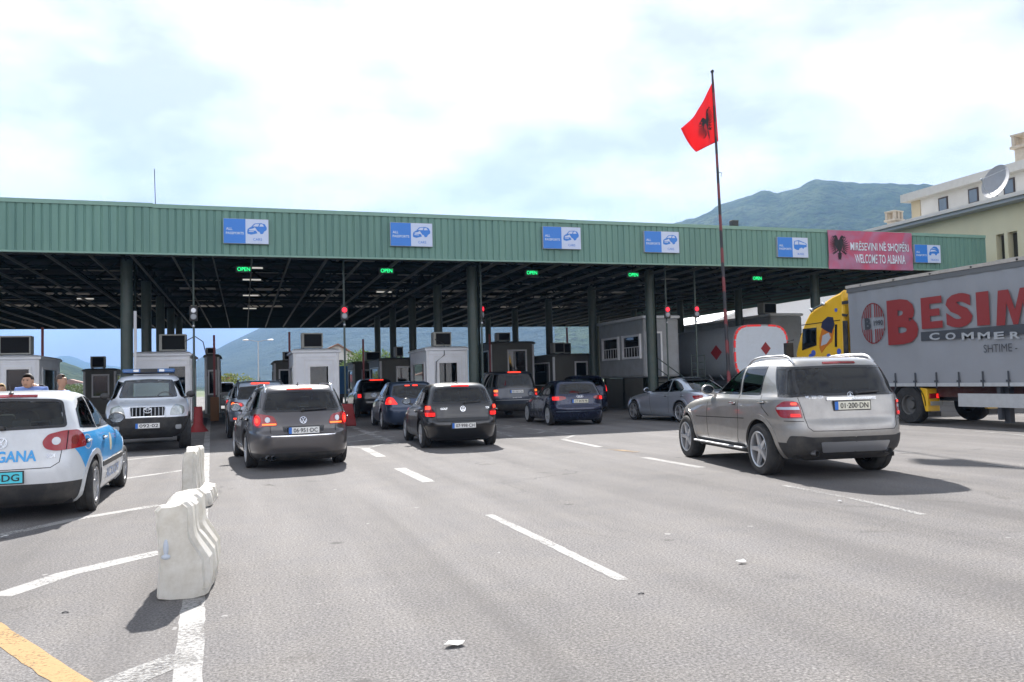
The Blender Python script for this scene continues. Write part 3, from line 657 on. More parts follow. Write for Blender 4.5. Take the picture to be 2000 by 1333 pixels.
for i in range(11):
    for j in range(9):
        x = -14.5+i*3.7; y = YF+2.2+j*3.7
        if x < XR-3 and rng.rand() < .9: cp(MB().box(x, x+1.6+rng.rand()*.8, y, y+1.1+rng.rand()*.5, 7.095, 7.115), 'pale_roof_sheet', m_sheet)
COLX, COLY = (-28.9, -16.4, -3.87, 8.62, 16.42, 24.78), [31.6+6.13*k for k in range(5)]
for X in COLX:
    for Y in COLY:
        b = MB().tube([(X, Y, 0), (X, Y, 6.0)], .2, 20); o = cp(b, 'column', m_col, smooth=50)
        cp(MB().cbox((X, Y, .02), (.6, .6, .04)), 'base_plate', m_steel, o)
        if Y == COLY[0]: cp(MB().tube([(X+.27, Y+.05, 0), (X+.27, Y+.05, 5.9)], .045, 8), 'downpipe', m_steel, o, smooth=50)
def lattice(b, p, q, h, n, t=.05):
    """truss between two points: top and bottom chords and zigzag webs; h = depth"""
    p, q = Vector(p), Vector(q); up = Vector((0, 0, h)); b.tube([p, q], t, 4); b.tube([p+up, q+up], t, 4); prev = p
    for k in range(1, n+1):
        c = p+(q-p)*(k/n)+(up if k % 2 else Vector()); b.tube([prev, c], t*.55, 4); prev = c
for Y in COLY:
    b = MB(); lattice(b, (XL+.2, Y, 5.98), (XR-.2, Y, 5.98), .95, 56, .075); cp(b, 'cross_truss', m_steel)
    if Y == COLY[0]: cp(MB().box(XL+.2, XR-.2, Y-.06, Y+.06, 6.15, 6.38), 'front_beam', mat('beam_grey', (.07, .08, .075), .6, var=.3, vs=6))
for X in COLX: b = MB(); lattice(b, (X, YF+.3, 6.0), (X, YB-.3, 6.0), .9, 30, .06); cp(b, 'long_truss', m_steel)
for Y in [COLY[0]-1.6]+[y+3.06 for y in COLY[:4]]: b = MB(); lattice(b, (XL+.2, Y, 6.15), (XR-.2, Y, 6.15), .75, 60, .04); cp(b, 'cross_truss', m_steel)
x = -33.05
while x < XR-.3:
    b = MB().box(x-.02, x+.02, YF+.12, YB-.12, ZB+.0, ZB+.09); b.box(x-.032, x-.02, YF+.12, YB-.12, ZB+.09, ZB+.1); cp(b, 'ceiling_rib', m_rib); x += 1.235
m_tube = mat('tube_lamp', (.8, .8, .75), .4, emit=(1, .97, .88), es=.2)
for X, YY in ((-7.2, (44,)), (.35, (32.2, 35.8, 42, 49)), (6.5, (40,))):
    for Y in YY: cp(MB().box(X-.36, X+.36, Y-.05, Y+.05, ZB+.12, ZB+.17), 'light_fitting', m_tube)
cp(MB().tube([G(0, 0) if 0 else (-2.65, YF+.3, 7.2), (-2.68, YF+.3, 8.55)], .012, 6), 'roof_mast', m_steel)
for px in (618, 1190): p = PY(px, 400, YF+1.2); cp(MB().hexa([(p.x-.3, YF+.9, 7.25), (p.x+.3, YF+.9, 7.25), (p.x+.3, YF+1.4, 7.25), (p.x-.3, YF+1.4, 7.25), (p.x-.08, YF+1.1, 7.47), (p.x+.1, YF+1.1, 7.47), (p.x+.1, YF+1.2, 7.47), (p.x-.08, YF+1.2, 7.47)]), 'roof_cowl', m_steel)

# ------------------------------------------------------------------ signs on the fascia
m_sb = mat('sign_blue', (.025, .19, .62), .4, var=.04); m_sw = mat('sign_white', (.52, .60, .78), .4, var=.04); m_sl = mat('sign_letter_white', (.62, .70, .80), .5)
def icon(kind):
    """simple front-quarter vehicle pictogram in a unit box, as polygons"""
    b = MB(); Z = lambda pts, z=0: b.poly([(x, y, z) for x, y in pts])
    if kind == 'CARS':
        Z([(-.5, -.18), (-.47, -.02), (-.33, .08), (-.10, .10), (-.18, .02), (-.42, -.04), (-.36, -.10), (-.05, -.10), (.02, -.24), (-.30, -.32), (-.48, -.28)])
        Z([(-.30, .10), (-.12, .28), (.22, .31), (.40, .25), (.5, .06), (.48, -.06), (.36, -.14), (.30, -.26), (.18, -.28), (.12, -.16), (.04, -.14), (-.04, -.02), (-.10, .07)])
        b2 = MB(); b2.poly([(x, y, .003) for x, y in [(-.22, .12), (-.08, .25), (.12, .26), (.06, .12)]]); b2.poly([(x, y, .003) for x, y in [(.12, .12), (.18, .26), (.28, .25), (.36, .13)]]); b2.poly([(x, y, .003) for x, y in [(-.42, -.12), (-.16, -.14), (-.16, -.18), (-.40, -.17)]])
    elif kind == 'BUSES':
        Z([(-.5, .02), (-.44, .28), (-.1, .34), (.44, .16), (.5, .1), (.5, -.10), (.30, -.14), (.22, -.24), (.12, -.14), (-.06, -.20), (-.12, -.32), (-.3, -.30), (-.48, -.22)])
        b2 = MB(); b2.poly([(x, y, .003) for x, y in [(-.44, .04), (-.38, .25), (-.14, .27), (-.14, .05)]]); b2.poly([(x, y, .003) for x, y in [(-.08, .06), (-.08, .26), (.42, .12), (.44, .04)]])
    else:
        Z([(-.45, -.16), (-.30, .18), (0, .38), (.24, .36), (.42, .18), (.46, -.08), (.3, -.12), (.16, -.28), (.05, -.14), (-.2, -.12), (-.28, -.26), (-.42, -.24)])
        b2 = MB(); b2.poly([(x, y, .003) for x, y in [(-.36, .0), (-.24, .14), (.05, .12), (.3, .02), (.05, .04)]]); b2.poly([(x, y, .003) for x, y in [(-.3, .2), (.0, .24), (.25, .18), (0, .2)]])
    return b, b2
SIGNS = [((436, 431), (525, 473), 'CARS', 'first from the left'), ((762, 438), (845, 479), 'CARS', 'second from the left'), ((1060, 446), (1135, 484), 'CARS', 'third from the left'), ((1258, 455), (1327, 491), 'CARS', 'just left of the flagpole'), ((1518, 466), (1579, 501), 'BUSES', 'bus'), ((1786, 480), (1838, 512), 'TRUCKS', 'truck')]
for i, ((xa, ya), (xb, yb), kind, wh) in enumerate(SIGNS):
    a, c = PY(xa, ya, YF-.12), PY(xb, yb, YF-.12); W_ = c.x-a.x; H_ = .82 if i < 5 else .78; zc_ = (a.z+c.z)/2
    lab = {'CARS': 'blue and white cars lane sign on the green fascia, '+wh, 'BUSES': 'blue and white lane sign with a bus picture on the green fascia', 'TRUCKS': 'blue and white lane sign right of the pink banner'}[kind]
    s_ = empty('lane_sign', ((a.x+c.x)/2, YF-.12, zc_), 0, lab, 'sign', 'lane signs along the fascia')
    MB().box(-W_/2, W_/2, .0, .115, -H_/2, H_/2).build('sign_box', mat('sign_edge', (.35, .38, .42), .5), s_)
    def fl(mb, dx, dz, sx, y=-.006): return mb.map(lambda v: Vector((dx+v.x*sx, y-v.z, dz+v.y*sx)))
    MB().quad((-W_/2+.01, -.003, -H_/2+.01), (-.02, -.003, -H_/2+.01), (-.02, -.003, H_/2-.01), (-W_/2+.01, -.003, H_/2-.01)).build('blue_panel', m_sb, s_)
    MB().quad((-.02, -.003, -H_/2+.01), (W_/2-.01, -.003, -H_/2+.01), (W_/2-.01, -.003, H_/2-.01), (-.02, -.003, H_/2-.01)).build('white_panel', m_sw, s_)
    fl(text('ALL', bold=.015, height=.085, align='LEFT'), -W_/2+.08, .07, 1).build('lettering', m_sl, s_); fl(text('PASSPORTS', bold=.015, width=W_*.39, align='LEFT'), -W_/2+.08, -.07, 1).build('lettering', m_sl, s_)
    b1, b2 = icon(kind); fl(b1, W_*.24, .09, .62).build('vehicle_symbol', m_sb, s_); fl(b2, W_*.24, .09, .62, -.007).build('symbol_window', m_sw, s_)
    fl(text(kind, bold=.01, height=.085), W_*.25, -.26, 1).build('lettering', m_sb, s_)
# eagle emblem -----------------------------------------------------------
def eagle():
    """double-headed black eagle in a box about 1 wide, 1.25 high, centred; flat pieces, slightly stacked"""
    pcs = []; z = [0.]
    def put(pts):
        for sg in (1, -1): z[0] += .0002; pcs.append([(x*sg, y, z[0]) for x, y in pts])
    put([(0, .34), (.09, .36), (.17, .28), (.22, .26), (.24, .16), (.19, .0), (.11, -.14), (.05, -.22), (0, -.24)])
    put([(0, .30), (.05, .40), (.10, .50), (.16, .56), (.24, .55), (.30, .50), (.36, .51), (.33, .45), (.26, .46), (.22, .42), (.27, .34), (.2, .22), (.06, .2)])
    put([(.30, .50), (.37, .49), (.41, .44), (.34, .46)])
    for k in range(9):
        t = k/8; a = math.radians(52-t*112); bx, by = .17+.05*math.sin(t*3), .28-t*.36; L = .36-.05*abs(t-.4)
        dx, dy = math.cos(a), math.sin(a); nx, ny = -dy, dx; ex, ey = bx+dx*L, by+dy*L
        put([(bx-nx*.022, by-ny*.022), (bx+dx*L*.6-nx*.034, by+dy*L*.6-ny*.034), (ex+nx*.045, ey+ny*.045), (bx+dx*L*.62+nx*.012, by+dy*L*.62+ny*.012), (bx+nx*.022, by+ny*.022)])
    put([(.12, -.14), (.24, -.26), (.34, -.28), (.40, -.25), (.35, -.30), (.42, -.33), (.33, -.335), (.36, -.40), (.29, -.34), (.22, -.31), (.08, -.2)])
    put([(0, -.20), (.05, -.24), (.04, -.40), (0, -.66)])
    for k in range(5): y = -.30-k*.065; put([(.01, y+.05), (.10-k*.008, y-.02), (.14-k*.014, y-.0), (.10-k*.01, y-.07), (.01, y-.02)])
    b = MB(); [b.poly(p) for p in pcs]; return b
m_eagle = mat('emblem_black', (.012, .01, .012), .7)
# banner ------------------------------------------------------------------
a, c, d_ = PY(1616, 447, YF-.07), PY(1784, 529, YF-.07), PY(1783, 453, YF-.07); zt, zb_ = ZT-.02, ZB-.04
bn = empty('welcome_banner', ((a.x+c.x)/2, YF-.07, zb_), 0, 'faded pink cloth banner with a black eagle tied over the green fascia', 'banner')
bw = c.x-a.x; b = MB(); nx_, nz_ = 44, 16; bh = zt-zb_
def bwv(u, v): return -.018*math.sin(u*9+v*3)*math.sin(v*math.pi)-.012*math.sin(u*23-v*7)-.02*math.sin((u-v)*14)*(.3+.7*(1-v))
for j in range(nz_+1):
    for i in range(nx_+1): u, v = i/nx_, j/nz_; b.v.append((-bw/2+u*bw, bwv(u, v), v*bh))
for j in range(nz_):
    for i in range(nx_): q = j*(nx_+1)+i; b.f.append((q, q+1, q+nx_+2, q+nx_+1))
mbn = bpy.data.materials.new('faded_pink_cloth'); mbn.use_nodes = True; t_ = NT(mbn.node_tree); pb = t_.n['Principled BSDF']; pb.inputs['Roughness'].default_value = .6
cc = t_.new('ShaderNodeTexCoord').outputs['Object']; nn_ = t_.new('ShaderNodeTexNoise', {'Vector': cc, 'Scale': .9, 'Detail': 4., 'Distortion': 1.5}); t_.l.new(t_.ramp(nn_.outputs[0], [(.35, (.50, .075, .14)), (.5, (.42, .12, .21)), (.65, (.37, .17, .27))]), pb.inputs['Base Color'])
b.build('banner_cloth', mbn, bn, smooth=180)
def onb(mb, uc, vc, o=.006): return mb.map(lambda p: Vector((-bw/2+uc*bw+p.x, bwv(uc+p.x/bw, vc+p.y/bh)-o-p.z, vc*bh+p.y)))
m_bl = mat('banner_letters', (.66, .72, .80), .6); m_bs = mat('banner_letter_shadow', (.16, .08, .12), .7)
for s_, uc, vc, ww, hh in (('MIRËSEVINI NË SHQIPËRI', .605, .60, .70, .46), ('WELCOME TO ALBANIA', .605, .28, .60, .38)):
    onb(text(s_, bold=.013, width=bw*ww, height=hh), uc+.0025, vc-.009, .010).build('letter_shadow', m_bs, bn); onb(text(s_, bold=.013, width=bw*ww, height=hh), uc, vc, .016).build('lettering', m_bl, bn)
e_ = eagle(); e_.v = [(x*.92, y*.86, z) for x, y, z in e_.v]; onb(e_, .125, .57, .008).build('eagle_emblem', m_eagle, bn)
# OPEN signs ---------------------------------------------------------------
m_led = mat('led_green', (0, .3, .1), .4, emit=(.02, 1., .28), es=.8)
for i, ((px, py), wh) in enumerate((((476, 526), 'leftmost lane sign side'), ((755, 529), 'second'), ((1039, 533), 'third'), ((1237, 537), 'fourth'), ((1479, 544), 'fifth'))):
    p = PY(px, py, 30.2); o = empty('open_sign', (p.x, p.y, p.z), 0, ['small lit green OPEN sign below the first cars lane sign', 'small lit green OPEN sign left of the second cars lane sign', 'small lit green OPEN sign right of the round column, under the third lane sign', 'small lit green OPEN sign below and left of the fourth lane sign', 'small lit green OPEN sign right of the flagpole'][i], 'lit sign', 'lit OPEN signs under the canopy')
    MB().box(-.27, .27, .01, .09, -.11, .11).build('sign_case', 'blackplastic', o); MB().tube([(0, .05, .11), (0, .05, 6.2-p.z)], .012, 6).build('hanger', m_steel, o)
    text('OPEN', bold=.0, width=.42, height=.135).map(lambda v: Vector((v.x, -.002, v.y))).build('lettering', m_led, o)
# traffic lights --------------------------------------------------------------
TL = [((672.5, 606), 1, 1, 'lit red traffic light on a thin pole with a wide red base'), ((941, 604), .35, 1, 'lit red traffic light turned sideways beside the round column'), ((1303, 605), 1, 1, 'lit red traffic light left of two, in front of the raised cabin'), ((1360, 604), 1, 1, 'lit red traffic light right of two, above the grey tanker'), ((378, 607), 1, 0, 'unlit traffic light with two pale lenses on a thin pole above the light bar car')]
for i, ((px, py), turn, lit, lab) in enumerate(TL):
    p = PY(px, py, 29.9 if i else 29.7); o = empty('traffic_light', (p.x, p.y, 0), 0, lab, 'traffic light', 'traffic lights at the lanes')
    MB().tube([(0, .08, 0), (0, .08, 5.95)], .035, 8).build('pole', m_col, o, smooth=50)
    rz_ = 0 if turn == 1 else R_(62)
    def rt(mb): return mb.map(lambda v: Vector((v.x*math.cos(rz_)-v.y*math.sin(rz_), v.x*math.sin(rz_)+v.y*math.cos(rz_), v.z+p.z)))
    h = rt(MB().box(-.13, .13, -.05, .05, -.36, .15)).build('signal_housing', 'blackplastic', o, bevel=.03)
    rt(MB().lathe([(0, -.075), (.075, -.072), (.09, -.05)], 18)).build('lens', mat('signal_red', (.5, .01, .02), .3, emit=(1, .015, .04), es=.75) if lit else 'clear_lens', h, smooth=40); rt(MB().lathe([(0, -.075), (.08, -.072), (.10, -.05)], 18, c=(0, 0, -.21))).build('lens', mat('grey_lens', (.25, .27, .3), .3, coat=.6), h, smooth=40)
    MB().sphere((0, .02, p.z-.52), .045, 10, 7).build('camera_eye', 'clear_lens', o)
    if i == 0: MB().hexa([(-.26, -.25, 0), (.34, -.25, 0), (.34, .3, 0), (-.26, .3, 0), (-.24, -.2, .78), (.22, -.2, .78), (.22, .25, .78), (-.24, .25, .78)]).build('red_base', mat('red_block', (.22, .008, .01), .6, dirt=.15), o, bevel=.04)
    if i == 4: MB().lathe([(0, .84), (.13, .84), (.16, .25), (.26, .10), (.34, .0), (0, 0)], 18, 2, (.12, 0, 0)).build('red_base', mat('red_block', (.22, .008, .01), .6, dirt=.15), o, smooth=40)
rb_ = MB().hexa([(-.32, -.3, 0), (.32, -.3, 0), (.32, .3, 0), (-.32, .3, 0), (-.26, -.24, .80), (.20, -.24, .80), (.20, .24, .80), (-.26, .24, .80)])
# ------------------------------------------------------------------ booths
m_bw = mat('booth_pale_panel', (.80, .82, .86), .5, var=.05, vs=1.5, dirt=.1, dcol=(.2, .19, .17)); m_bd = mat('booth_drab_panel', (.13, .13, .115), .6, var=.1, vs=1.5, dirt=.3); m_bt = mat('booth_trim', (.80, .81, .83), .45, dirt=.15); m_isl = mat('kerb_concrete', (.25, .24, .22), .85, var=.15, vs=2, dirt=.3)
def booth(x0, x1, y0, y1, z1_, label, m=m_bw, win=(.3, .85), winz=(1.0, 2.1), base=.18, curved=0, lit=0, side_windows=((.15, .85),), left=True, cat='booth', grp='control booths', zwall=None):
    o = empty('control_booth', ((x0+x1)/2, (y0+y1)/2, 0), 0, label, cat, grp); W_, D_ = x1-x0, y1-y0; hx, hy = W_/2, D_/2
    MB().box(-hx-.12, hx+.12, -hy-.4, hy+.4, 0, base).build('plinth', m_isl, o, bevel=.02)
    wz0, wz1 = base+winz[0], base+winz[1]; wx0, wx1 = -hx+win[0]*W_, -hx+win[1]*W_; T_ = .06
    def wallx(name, xs, holes):    # wall along Y at x = xs with window holes [(a,b)] along y
        b = MB(); sg = 1 if xs > 0 else -1; xa, xb = (xs-T_, xs) if sg > 0 else (xs, xs+T_); ys = [-hy]+[v for h in holes for v in (-hy+h[0]*D_, -hy+h[1]*D_)]+[hy]
        for k in range(0, len(ys), 2): b.box(xa, xb, ys[k], ys[k+1], base, z1_-.12)
        for h in holes: b.box(xa, xb, -hy+h[0]*D_, -hy+h[1]*D_, base, wz0); b.box(xa, xb, -hy+h[0]*D_, -hy+h[1]*D_, wz1, z1_-.12)
        b.build(name, m, o)
        for h in holes:
            ya, yb = -hy+h[0]*D_, -hy+h[1]*D_; f = MB(); e = .07; xo = xb+.03 if sg > 0 else xa-.03; q0, q1 = sorted((xo, xo-sg*.05))
            f.box(q0, q1, ya-e, yb+e, wz0-e, wz0).box(q0, q1, ya-e, yb+e, wz1, wz1+e).box(q0, q1, ya-e, ya, wz0, wz1).box(q0, q1, yb, yb+e, wz0, wz1)
            wf = f.build('window_frame', m_bt, o); g0, g1 = sorted((xs-sg*.03, xs-sg*.035)); MB().box(g0, g1, ya, yb, wz0, wz1).build('window_pane', 'roomglass', wf)
    def wally(name, ys, wx0, wx1):
        sg = 1 if ys > 0 else -1; ya, yb = (ys-T_, ys) if sg > 0 else (ys, ys+T_); b = MB().box(-hx+T_, wx0, ya, yb, base, z1_-.12).box(wx1, hx-T_, ya, yb, base, z1_-.12).box(wx0, wx1, ya, yb, base, wz0).box(wx0, wx1, ya, yb, wz1, z1_-.12); b.build(name, m, o)
        e = .08; yo = ya-.03 if sg < 0 else yb+.03; q0, q1 = sorted((yo, yo-sg*.05)); f = MB().box(wx0-e, wx1+e, q0, q1, wz0-e, wz0).box(wx0-e, wx1+e, q0, q1, wz1, wz1+e).box(wx0-e, wx0, q0, q1, wz0, wz1).box(wx1, wx1+e, q0, q1, wz0, wz1)
        wf = f.build('window_frame', m_bt, o); g0, g1 = sorted((ys-sg*.03, ys-sg*.035)); MB().box(wx0, wx1, g0, g1, wz0, wz1).build('window_pane', 'roomglass', wf)
    wally('front_wall', -hy, wx0, wx1); wally('back_wall', hy, wx0, wx1); wallx('side_wall', -hx, side_windows); wallx('side_wall', hx, side_windows)
    MB().box(-hx-.02, -hx+.1, -hy-.012, -hy+.1, base, z1_-.14).build('corner_post', m_bt, o, bevel=.03); MB().box(hx-.1, hx+.02, -hy-.012, -hy+.1, base, z1_-.14).build('corner_post', m_bt, o, bevel=.03)
    if m is m_bw:
        md = MB(); xa_, xb_, za_, zb_ = wx0-.22, wx1+.22, base+.12, wz1+.28
        for q in ((xa_, xa_+.04, za_, zb_), (xb_-.04, xb_, za_, zb_), (xa_+.04, xb_-.04, zb_-.04, zb_), (xa_+.04, xb_-.04, za_, za_+.04)): md.box(q[0], q[1], -hy-.02, -hy-.001, q[2], q[3])
        md.box(-hx+.11, hx-.11, -hy-.015, -hy-.001, z1_-.34, z1_-.31); md.build('door_moulding', m_bt, o)
        MB().box(wx1+.10, wx1+.13, -hy-.06, -hy-.03, base+.9, base+1.05).build('door_handle', 'steel', o)
    # roof with rounded edge
    pr_ = [(-hy-.10, z1_-.16), (-hy-.10, z1_-.08), (-hy, z1_), (hy, z1_), (hy+.10, z1_-.08), (hy+.10, z1_-.16)]
    r = MB(); lv = [(0., z1_-.16), (.0, z1_-.09), (.07, z1_-.03), (.2, z1_), (.5, z1_+.015)]
    for (i0, za), (i1, zb2) in zip(lv[:-1], lv[1:]):
        A = [(-hx-.08+i0, -hy-.08+i0), (hx+.08-i0, -hy-.08+i0), (hx+.08-i0, hy+.08-i0), (-hx-.08+i0, hy+.08-i0)]; B = [(-hx-.08+i1, -hy-.08+i1), (hx+.08-i1, -hy-.08+i1), (hx+.08-i1, hy+.08-i1), (-hx-.08+i1, hy+.08-i1)]
        for k in range(4): r.quad((*A[k], za), (*A[(k+1) % 4], za), (*B[(k+1) % 4], zb2), (*B[k], zb2))
    r.poly([(*p, lv[-1][1]) for p in B]); r.poly([(*p, z1_-.16) for p in [(-hx-.08, -hy-.08), (hx+.08, -hy-.08), (hx+.08, hy+.08), (-hx-.08, hy+.08)]]); r.build('roof', m if m is m_bd else m_bw, o, smooth=40)
    MB().box(-hx+.1, hx-.1, -hy+.35, -hy+.75, base+.75, base+.8).box(-.2, .15, -hy+.4, -hy+.5, base+.8, base+1.15).box(-.15, .3, .0, .4, base+.45, base+.55).build('desk', 'interior', o)
    MB().box(-hx+T_, hx-T_, -hy+T_, hy-T_, base, base+.03).build('booth_floor', 'interior', o)
    return o
def ac(x, y, z, w_=.85, h_=.62, d_=.52, label='', rot=0, back=True):
    o = empty('air_conditioner', (x, y, z), rot, label, 'air conditioner', 'air units on the booth roofs')
    MB().box(-w_/2, w_/2, -d_/2, d_/2, .05, h_).build('casing', mat('ac_casing', (.40, .40, .37), .55, dirt=.3), o, bevel=.015)
    g = MB(); n = 16
    for k in range(n): zz = .09+(h_-.16)*k/n; g.box(-w_/2+.10, w_/2-.05, -d_/2-.014, -d_/2-.0065, zz+.02, zz+.034)
    g.box(-w_/2+.10, w_/2-.05, -d_/2-.006, -d_/2-.001, .10, h_-.05); g.build('coil_grille', 'dark', o); MB().box(-w_/2+.05, -w_/2+.1, -d_/2, d_/2, 0, .05).box(w_/2-.1, w_/2-.05, -d_/2, d_/2, 0, .05).build('feet', 'blackplastic', o); return o
def bx(xa, xb, ytop, Y): a, c = PY(xa, ytop, Y), PY(xb, ytop, Y); return a.x, c.x, (a.z+c.z)/2
x0, x1, z = bx(-40, 76, 694, 33); booth(x0, x1, 33, 36.5, z, 'pale booth with a dark side window behind the officers, at the far left', win=(.45, .83)); p = PY(25, 692, 34); ac(p.x+.1, 34, z, 1.05, .72, label='dark grilled air unit on the far left booth')
x0, x1, z = bx(262, 370, 687, 33); booth(x0, x1, 33, 37.5, z, 'white booth directly behind the silver off-roader with the light bar', win=(.62, .92), side_windows=((.1, .4), (.5, .8))); ac(-2.55, 34.0, z, .95, .68, label='air unit with a looping hose on the booth behind the light bar')
MB().tube([(-2.1, 33.7, z+.2), (-1.9, 33.6, z+.42), (-1.6, 33.5, z+.3), (-1.45, 33.4, z-.1), (-1.42, 33.4, z-.9)], .02, 6).build('hose', 'blackplastic', bpy.data.objects['air_conditioner.001'] if 0 else None) if 0 else None
x0, x1, z = bx(573, 661, 681, 33); booth(x0, x1, 33, 36.5, z, 'white booth with one tall front window right of the dark grey estate roof', win=(.36, .76), winz=(.85, 2.0)); ac((x0+x1)/2-.1, 33.8, z, .82, .64, label='grey air unit on the white booth behind the dark grey estate')
x0, x1, z = bx(833, 912, 677, 33); booth(x0, x1, 33, 36.5, z, 'white booth with a drooping cable beside the round green column', win=(.30, .74), winz=(.8, 2.05)); ac((x0+x1)/2-.05, 33.8, z, .75, .62, label='grey air unit on the white booth above the black hatchback')
m_cable = mat('cable_grey', (.06, .06, .065), .6)
tag(MB().tube([(x0+.45, 33.6, z+.35), (x0+.75, 33.1, z+.1), (x0+.72, 32.93, z-.35), (x0+.38, 32.93, z-.62), (x0+.34, 32.93, z-1.7)], .018, 6).build('cable', m_cable), 'thin dark cable hanging down the white booth beside the round column', 'cable')
tag(MB().tube([(-2.1, 33.7, 3.25), (-1.75, 33.4, 3.42), (-1.45, 33.2, 3.2), (-1.32, 33.2, 2.6), (-1.3, 33.2, 1.9)], .018, 6).build('cable', m_cable), 'looping cable from the air unit down the booth behind the light bar car', 'cable')
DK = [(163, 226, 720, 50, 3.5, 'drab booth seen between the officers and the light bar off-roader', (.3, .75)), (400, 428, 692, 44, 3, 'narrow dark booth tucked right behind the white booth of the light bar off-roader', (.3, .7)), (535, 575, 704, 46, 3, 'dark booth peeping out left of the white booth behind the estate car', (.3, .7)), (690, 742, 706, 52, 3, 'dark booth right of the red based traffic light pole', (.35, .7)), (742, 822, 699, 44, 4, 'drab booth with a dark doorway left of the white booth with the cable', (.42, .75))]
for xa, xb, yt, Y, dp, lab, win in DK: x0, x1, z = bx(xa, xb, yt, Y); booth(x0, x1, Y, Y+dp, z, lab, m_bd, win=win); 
for xa, xb, yt, yb, Y, lab in ((178, 206, 697, 720, 50.6, 'small dark air unit on the drab booth behind the officers'), (552, 576, 688, 706, 46.5, 'dark air unit left behind the tall grey air unit'), (712, 742, 688, 706, 52.5, 'dark air unit on the booth right of the red lit traffic light'), (770, 786, 678, 699, 44.8, 'small dark air unit on the drab booth in the middle'), (402, 421, 680, 694, 44.5, 'low black air unit behind the booth of the light bar off-roader')):
    a, c = PY(xa, yt, Y), PY(xb, yb, Y); ac((a.x+c.x)/2, Y, c.z, c.x-a.x, a.z-c.z, label=lab)
# raised booths on the coach side
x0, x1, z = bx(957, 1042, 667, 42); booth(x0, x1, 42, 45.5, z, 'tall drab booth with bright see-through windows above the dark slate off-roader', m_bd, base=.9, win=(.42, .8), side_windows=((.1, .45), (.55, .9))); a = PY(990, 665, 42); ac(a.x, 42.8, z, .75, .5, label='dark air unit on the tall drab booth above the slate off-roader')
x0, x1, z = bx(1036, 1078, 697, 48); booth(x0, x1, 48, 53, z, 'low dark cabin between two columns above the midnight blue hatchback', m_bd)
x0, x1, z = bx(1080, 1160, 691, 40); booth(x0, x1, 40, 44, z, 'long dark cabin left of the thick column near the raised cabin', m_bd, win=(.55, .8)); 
for px, lab in ((1090, 'square dark air unit, left of two on the long dark cabin'), (1112, 'square dark air unit, right of two on the long dark cabin')): a = PY(px, 692, 40.5); ac(a.x, 40.6+(px-1090)*.03, z, .62, .6, label=lab)
# big raised cabin with stairs ------------------------------------------------
def raised(xl, y0, y1, W_, z0_, z1_, label, wins):
    o = empty('raised_cabin', (xl+W_/2, (y0+y1)/2, 0), 0, label, 'cabin', 'raised cabins at the lorry lanes'); hx, hy = W_/2, (y1-y0)/2; D_ = y1-y0
    b = MB().box(-hx, hx, -hy, hy, z0_, z1_-.1); b.build('cabin_body', mat('cabin_shaded_panel', (.36, .38, .40), .5, var=.08, vs=1.2, dirt=.4), o, bevel=.12)  # pale panel colour darkened to carry the shade deep under the canopy
    MB().box(-hx-.06, hx+.06, -hy-.06, hy+.06, z1_-.12, z1_+.02).build('roof', m_bw, o, bevel=.06)
    for sx in (-1, 1):
        for ys in (-.85, 0, .85): MB().box(sx*(hx-.25)-.1, sx*(hx-.25)+.1, hy*ys-.1, hy*ys+.1, 0, z0_).build('leg', m_steel, o)
    MB().box(-hx+.15, hx-.15, -hy+.5, hy-.2, 0, z0_-.01).build('dark_gap_fill', m_bd, o)  # added dark box, put in to black out the bright gap below
    for u0, u1 in wins:
        ya, yb = -hy+u0*D_, -hy+u1*D_; za, zb2 = z0_+.95, z0_+1.85
        fr_ = MB().box(-hx-.10, -hx-.002, ya-.10, ya, za-.1, zb2+.1).box(-hx-.10, -hx-.002, yb, yb+.10, za-.1, zb2+.1).box(-hx-.09, -hx-.002, ya, yb, za-.09, za).box(-hx-.09, -hx-.002, ya, yb, zb2, zb2+.09).build('window_frame', m_bt, o)
        MB().box(-hx-.02, -hx-.003, ya, yb, za, zb2).build('window_pane', 'privacy', fr_); g = MB(); g.box(-hx-.05, -hx-.035, ya, yb, za+.42, za+.45)
        for k in range(1, 6): yy = ya+(yb-ya)*k/6; g.box(-hx-.05, -hx-.035, yy-.01, yy+.01, za, za+.42)
        g.build('window_bars', m_bt, fr_)
    d = MB().box(-hx+.18, -hx+.82, -hy-.03, -hy-.002, z0_+.08, z0_+1.95).build('door', mat('booth_door', (.12, .14, .17), .4), o); MB().box(-hx+.10, -hx+.18, -hy-.05, -hy-.002, z0_+.05, z0_+2.03).box(-hx+.82, -hx+.9, -hy-.05, -hy-.002, z0_+.05, z0_+2.03).box(-hx+.18, -hx+.82, -hy-.05, -hy-.002, z0_+1.95, z0_+2.03).build('door_frame', m_bt, o)
    st = MB(); rl = MB()
    for k in range(7): zz = z0_*(k+1)/7; st.box(-hx-.1+(6-k)*.27, -hx+.2+(6-k)*.27, -hy-.95, -hy-.1, zz-.04, zz)
    st.build('stair_treads', m_steel, o)
    for dz in (.5, .95): rl.tube([(-hx-.05, -hy-1.0, z0_+dz), (-hx+1.8, -hy-1.0, dz+.15)], .022, 6)
    rl.tube([(-hx-.05, -hy-1.0, 0), (-hx-.05, -hy-1.0, z0_+.97)], .025, 6); rl.tube([(-hx+1.8, -hy-1.0, 0), (-hx+1.8, -hy-1.0, 1.15)], .025, 6)
    for k in range(4): rl.tube([(hx+.05, -hy-.9, z0_+.0+k*.3), (hx+.7, -hy-.9, z0_+.0+k*.3)], .02, 6)
    rl.tube([(hx+.05, -hy-.9, 0), (hx+.05, -hy-.9, z0_+.95)], .022, 6); rl.tube([(hx+.7, -hy-.9, 0), (hx+.7, -hy-.9, z0_+.95)], .022, 6); rl.build('stair_railing', m_col, o); return o
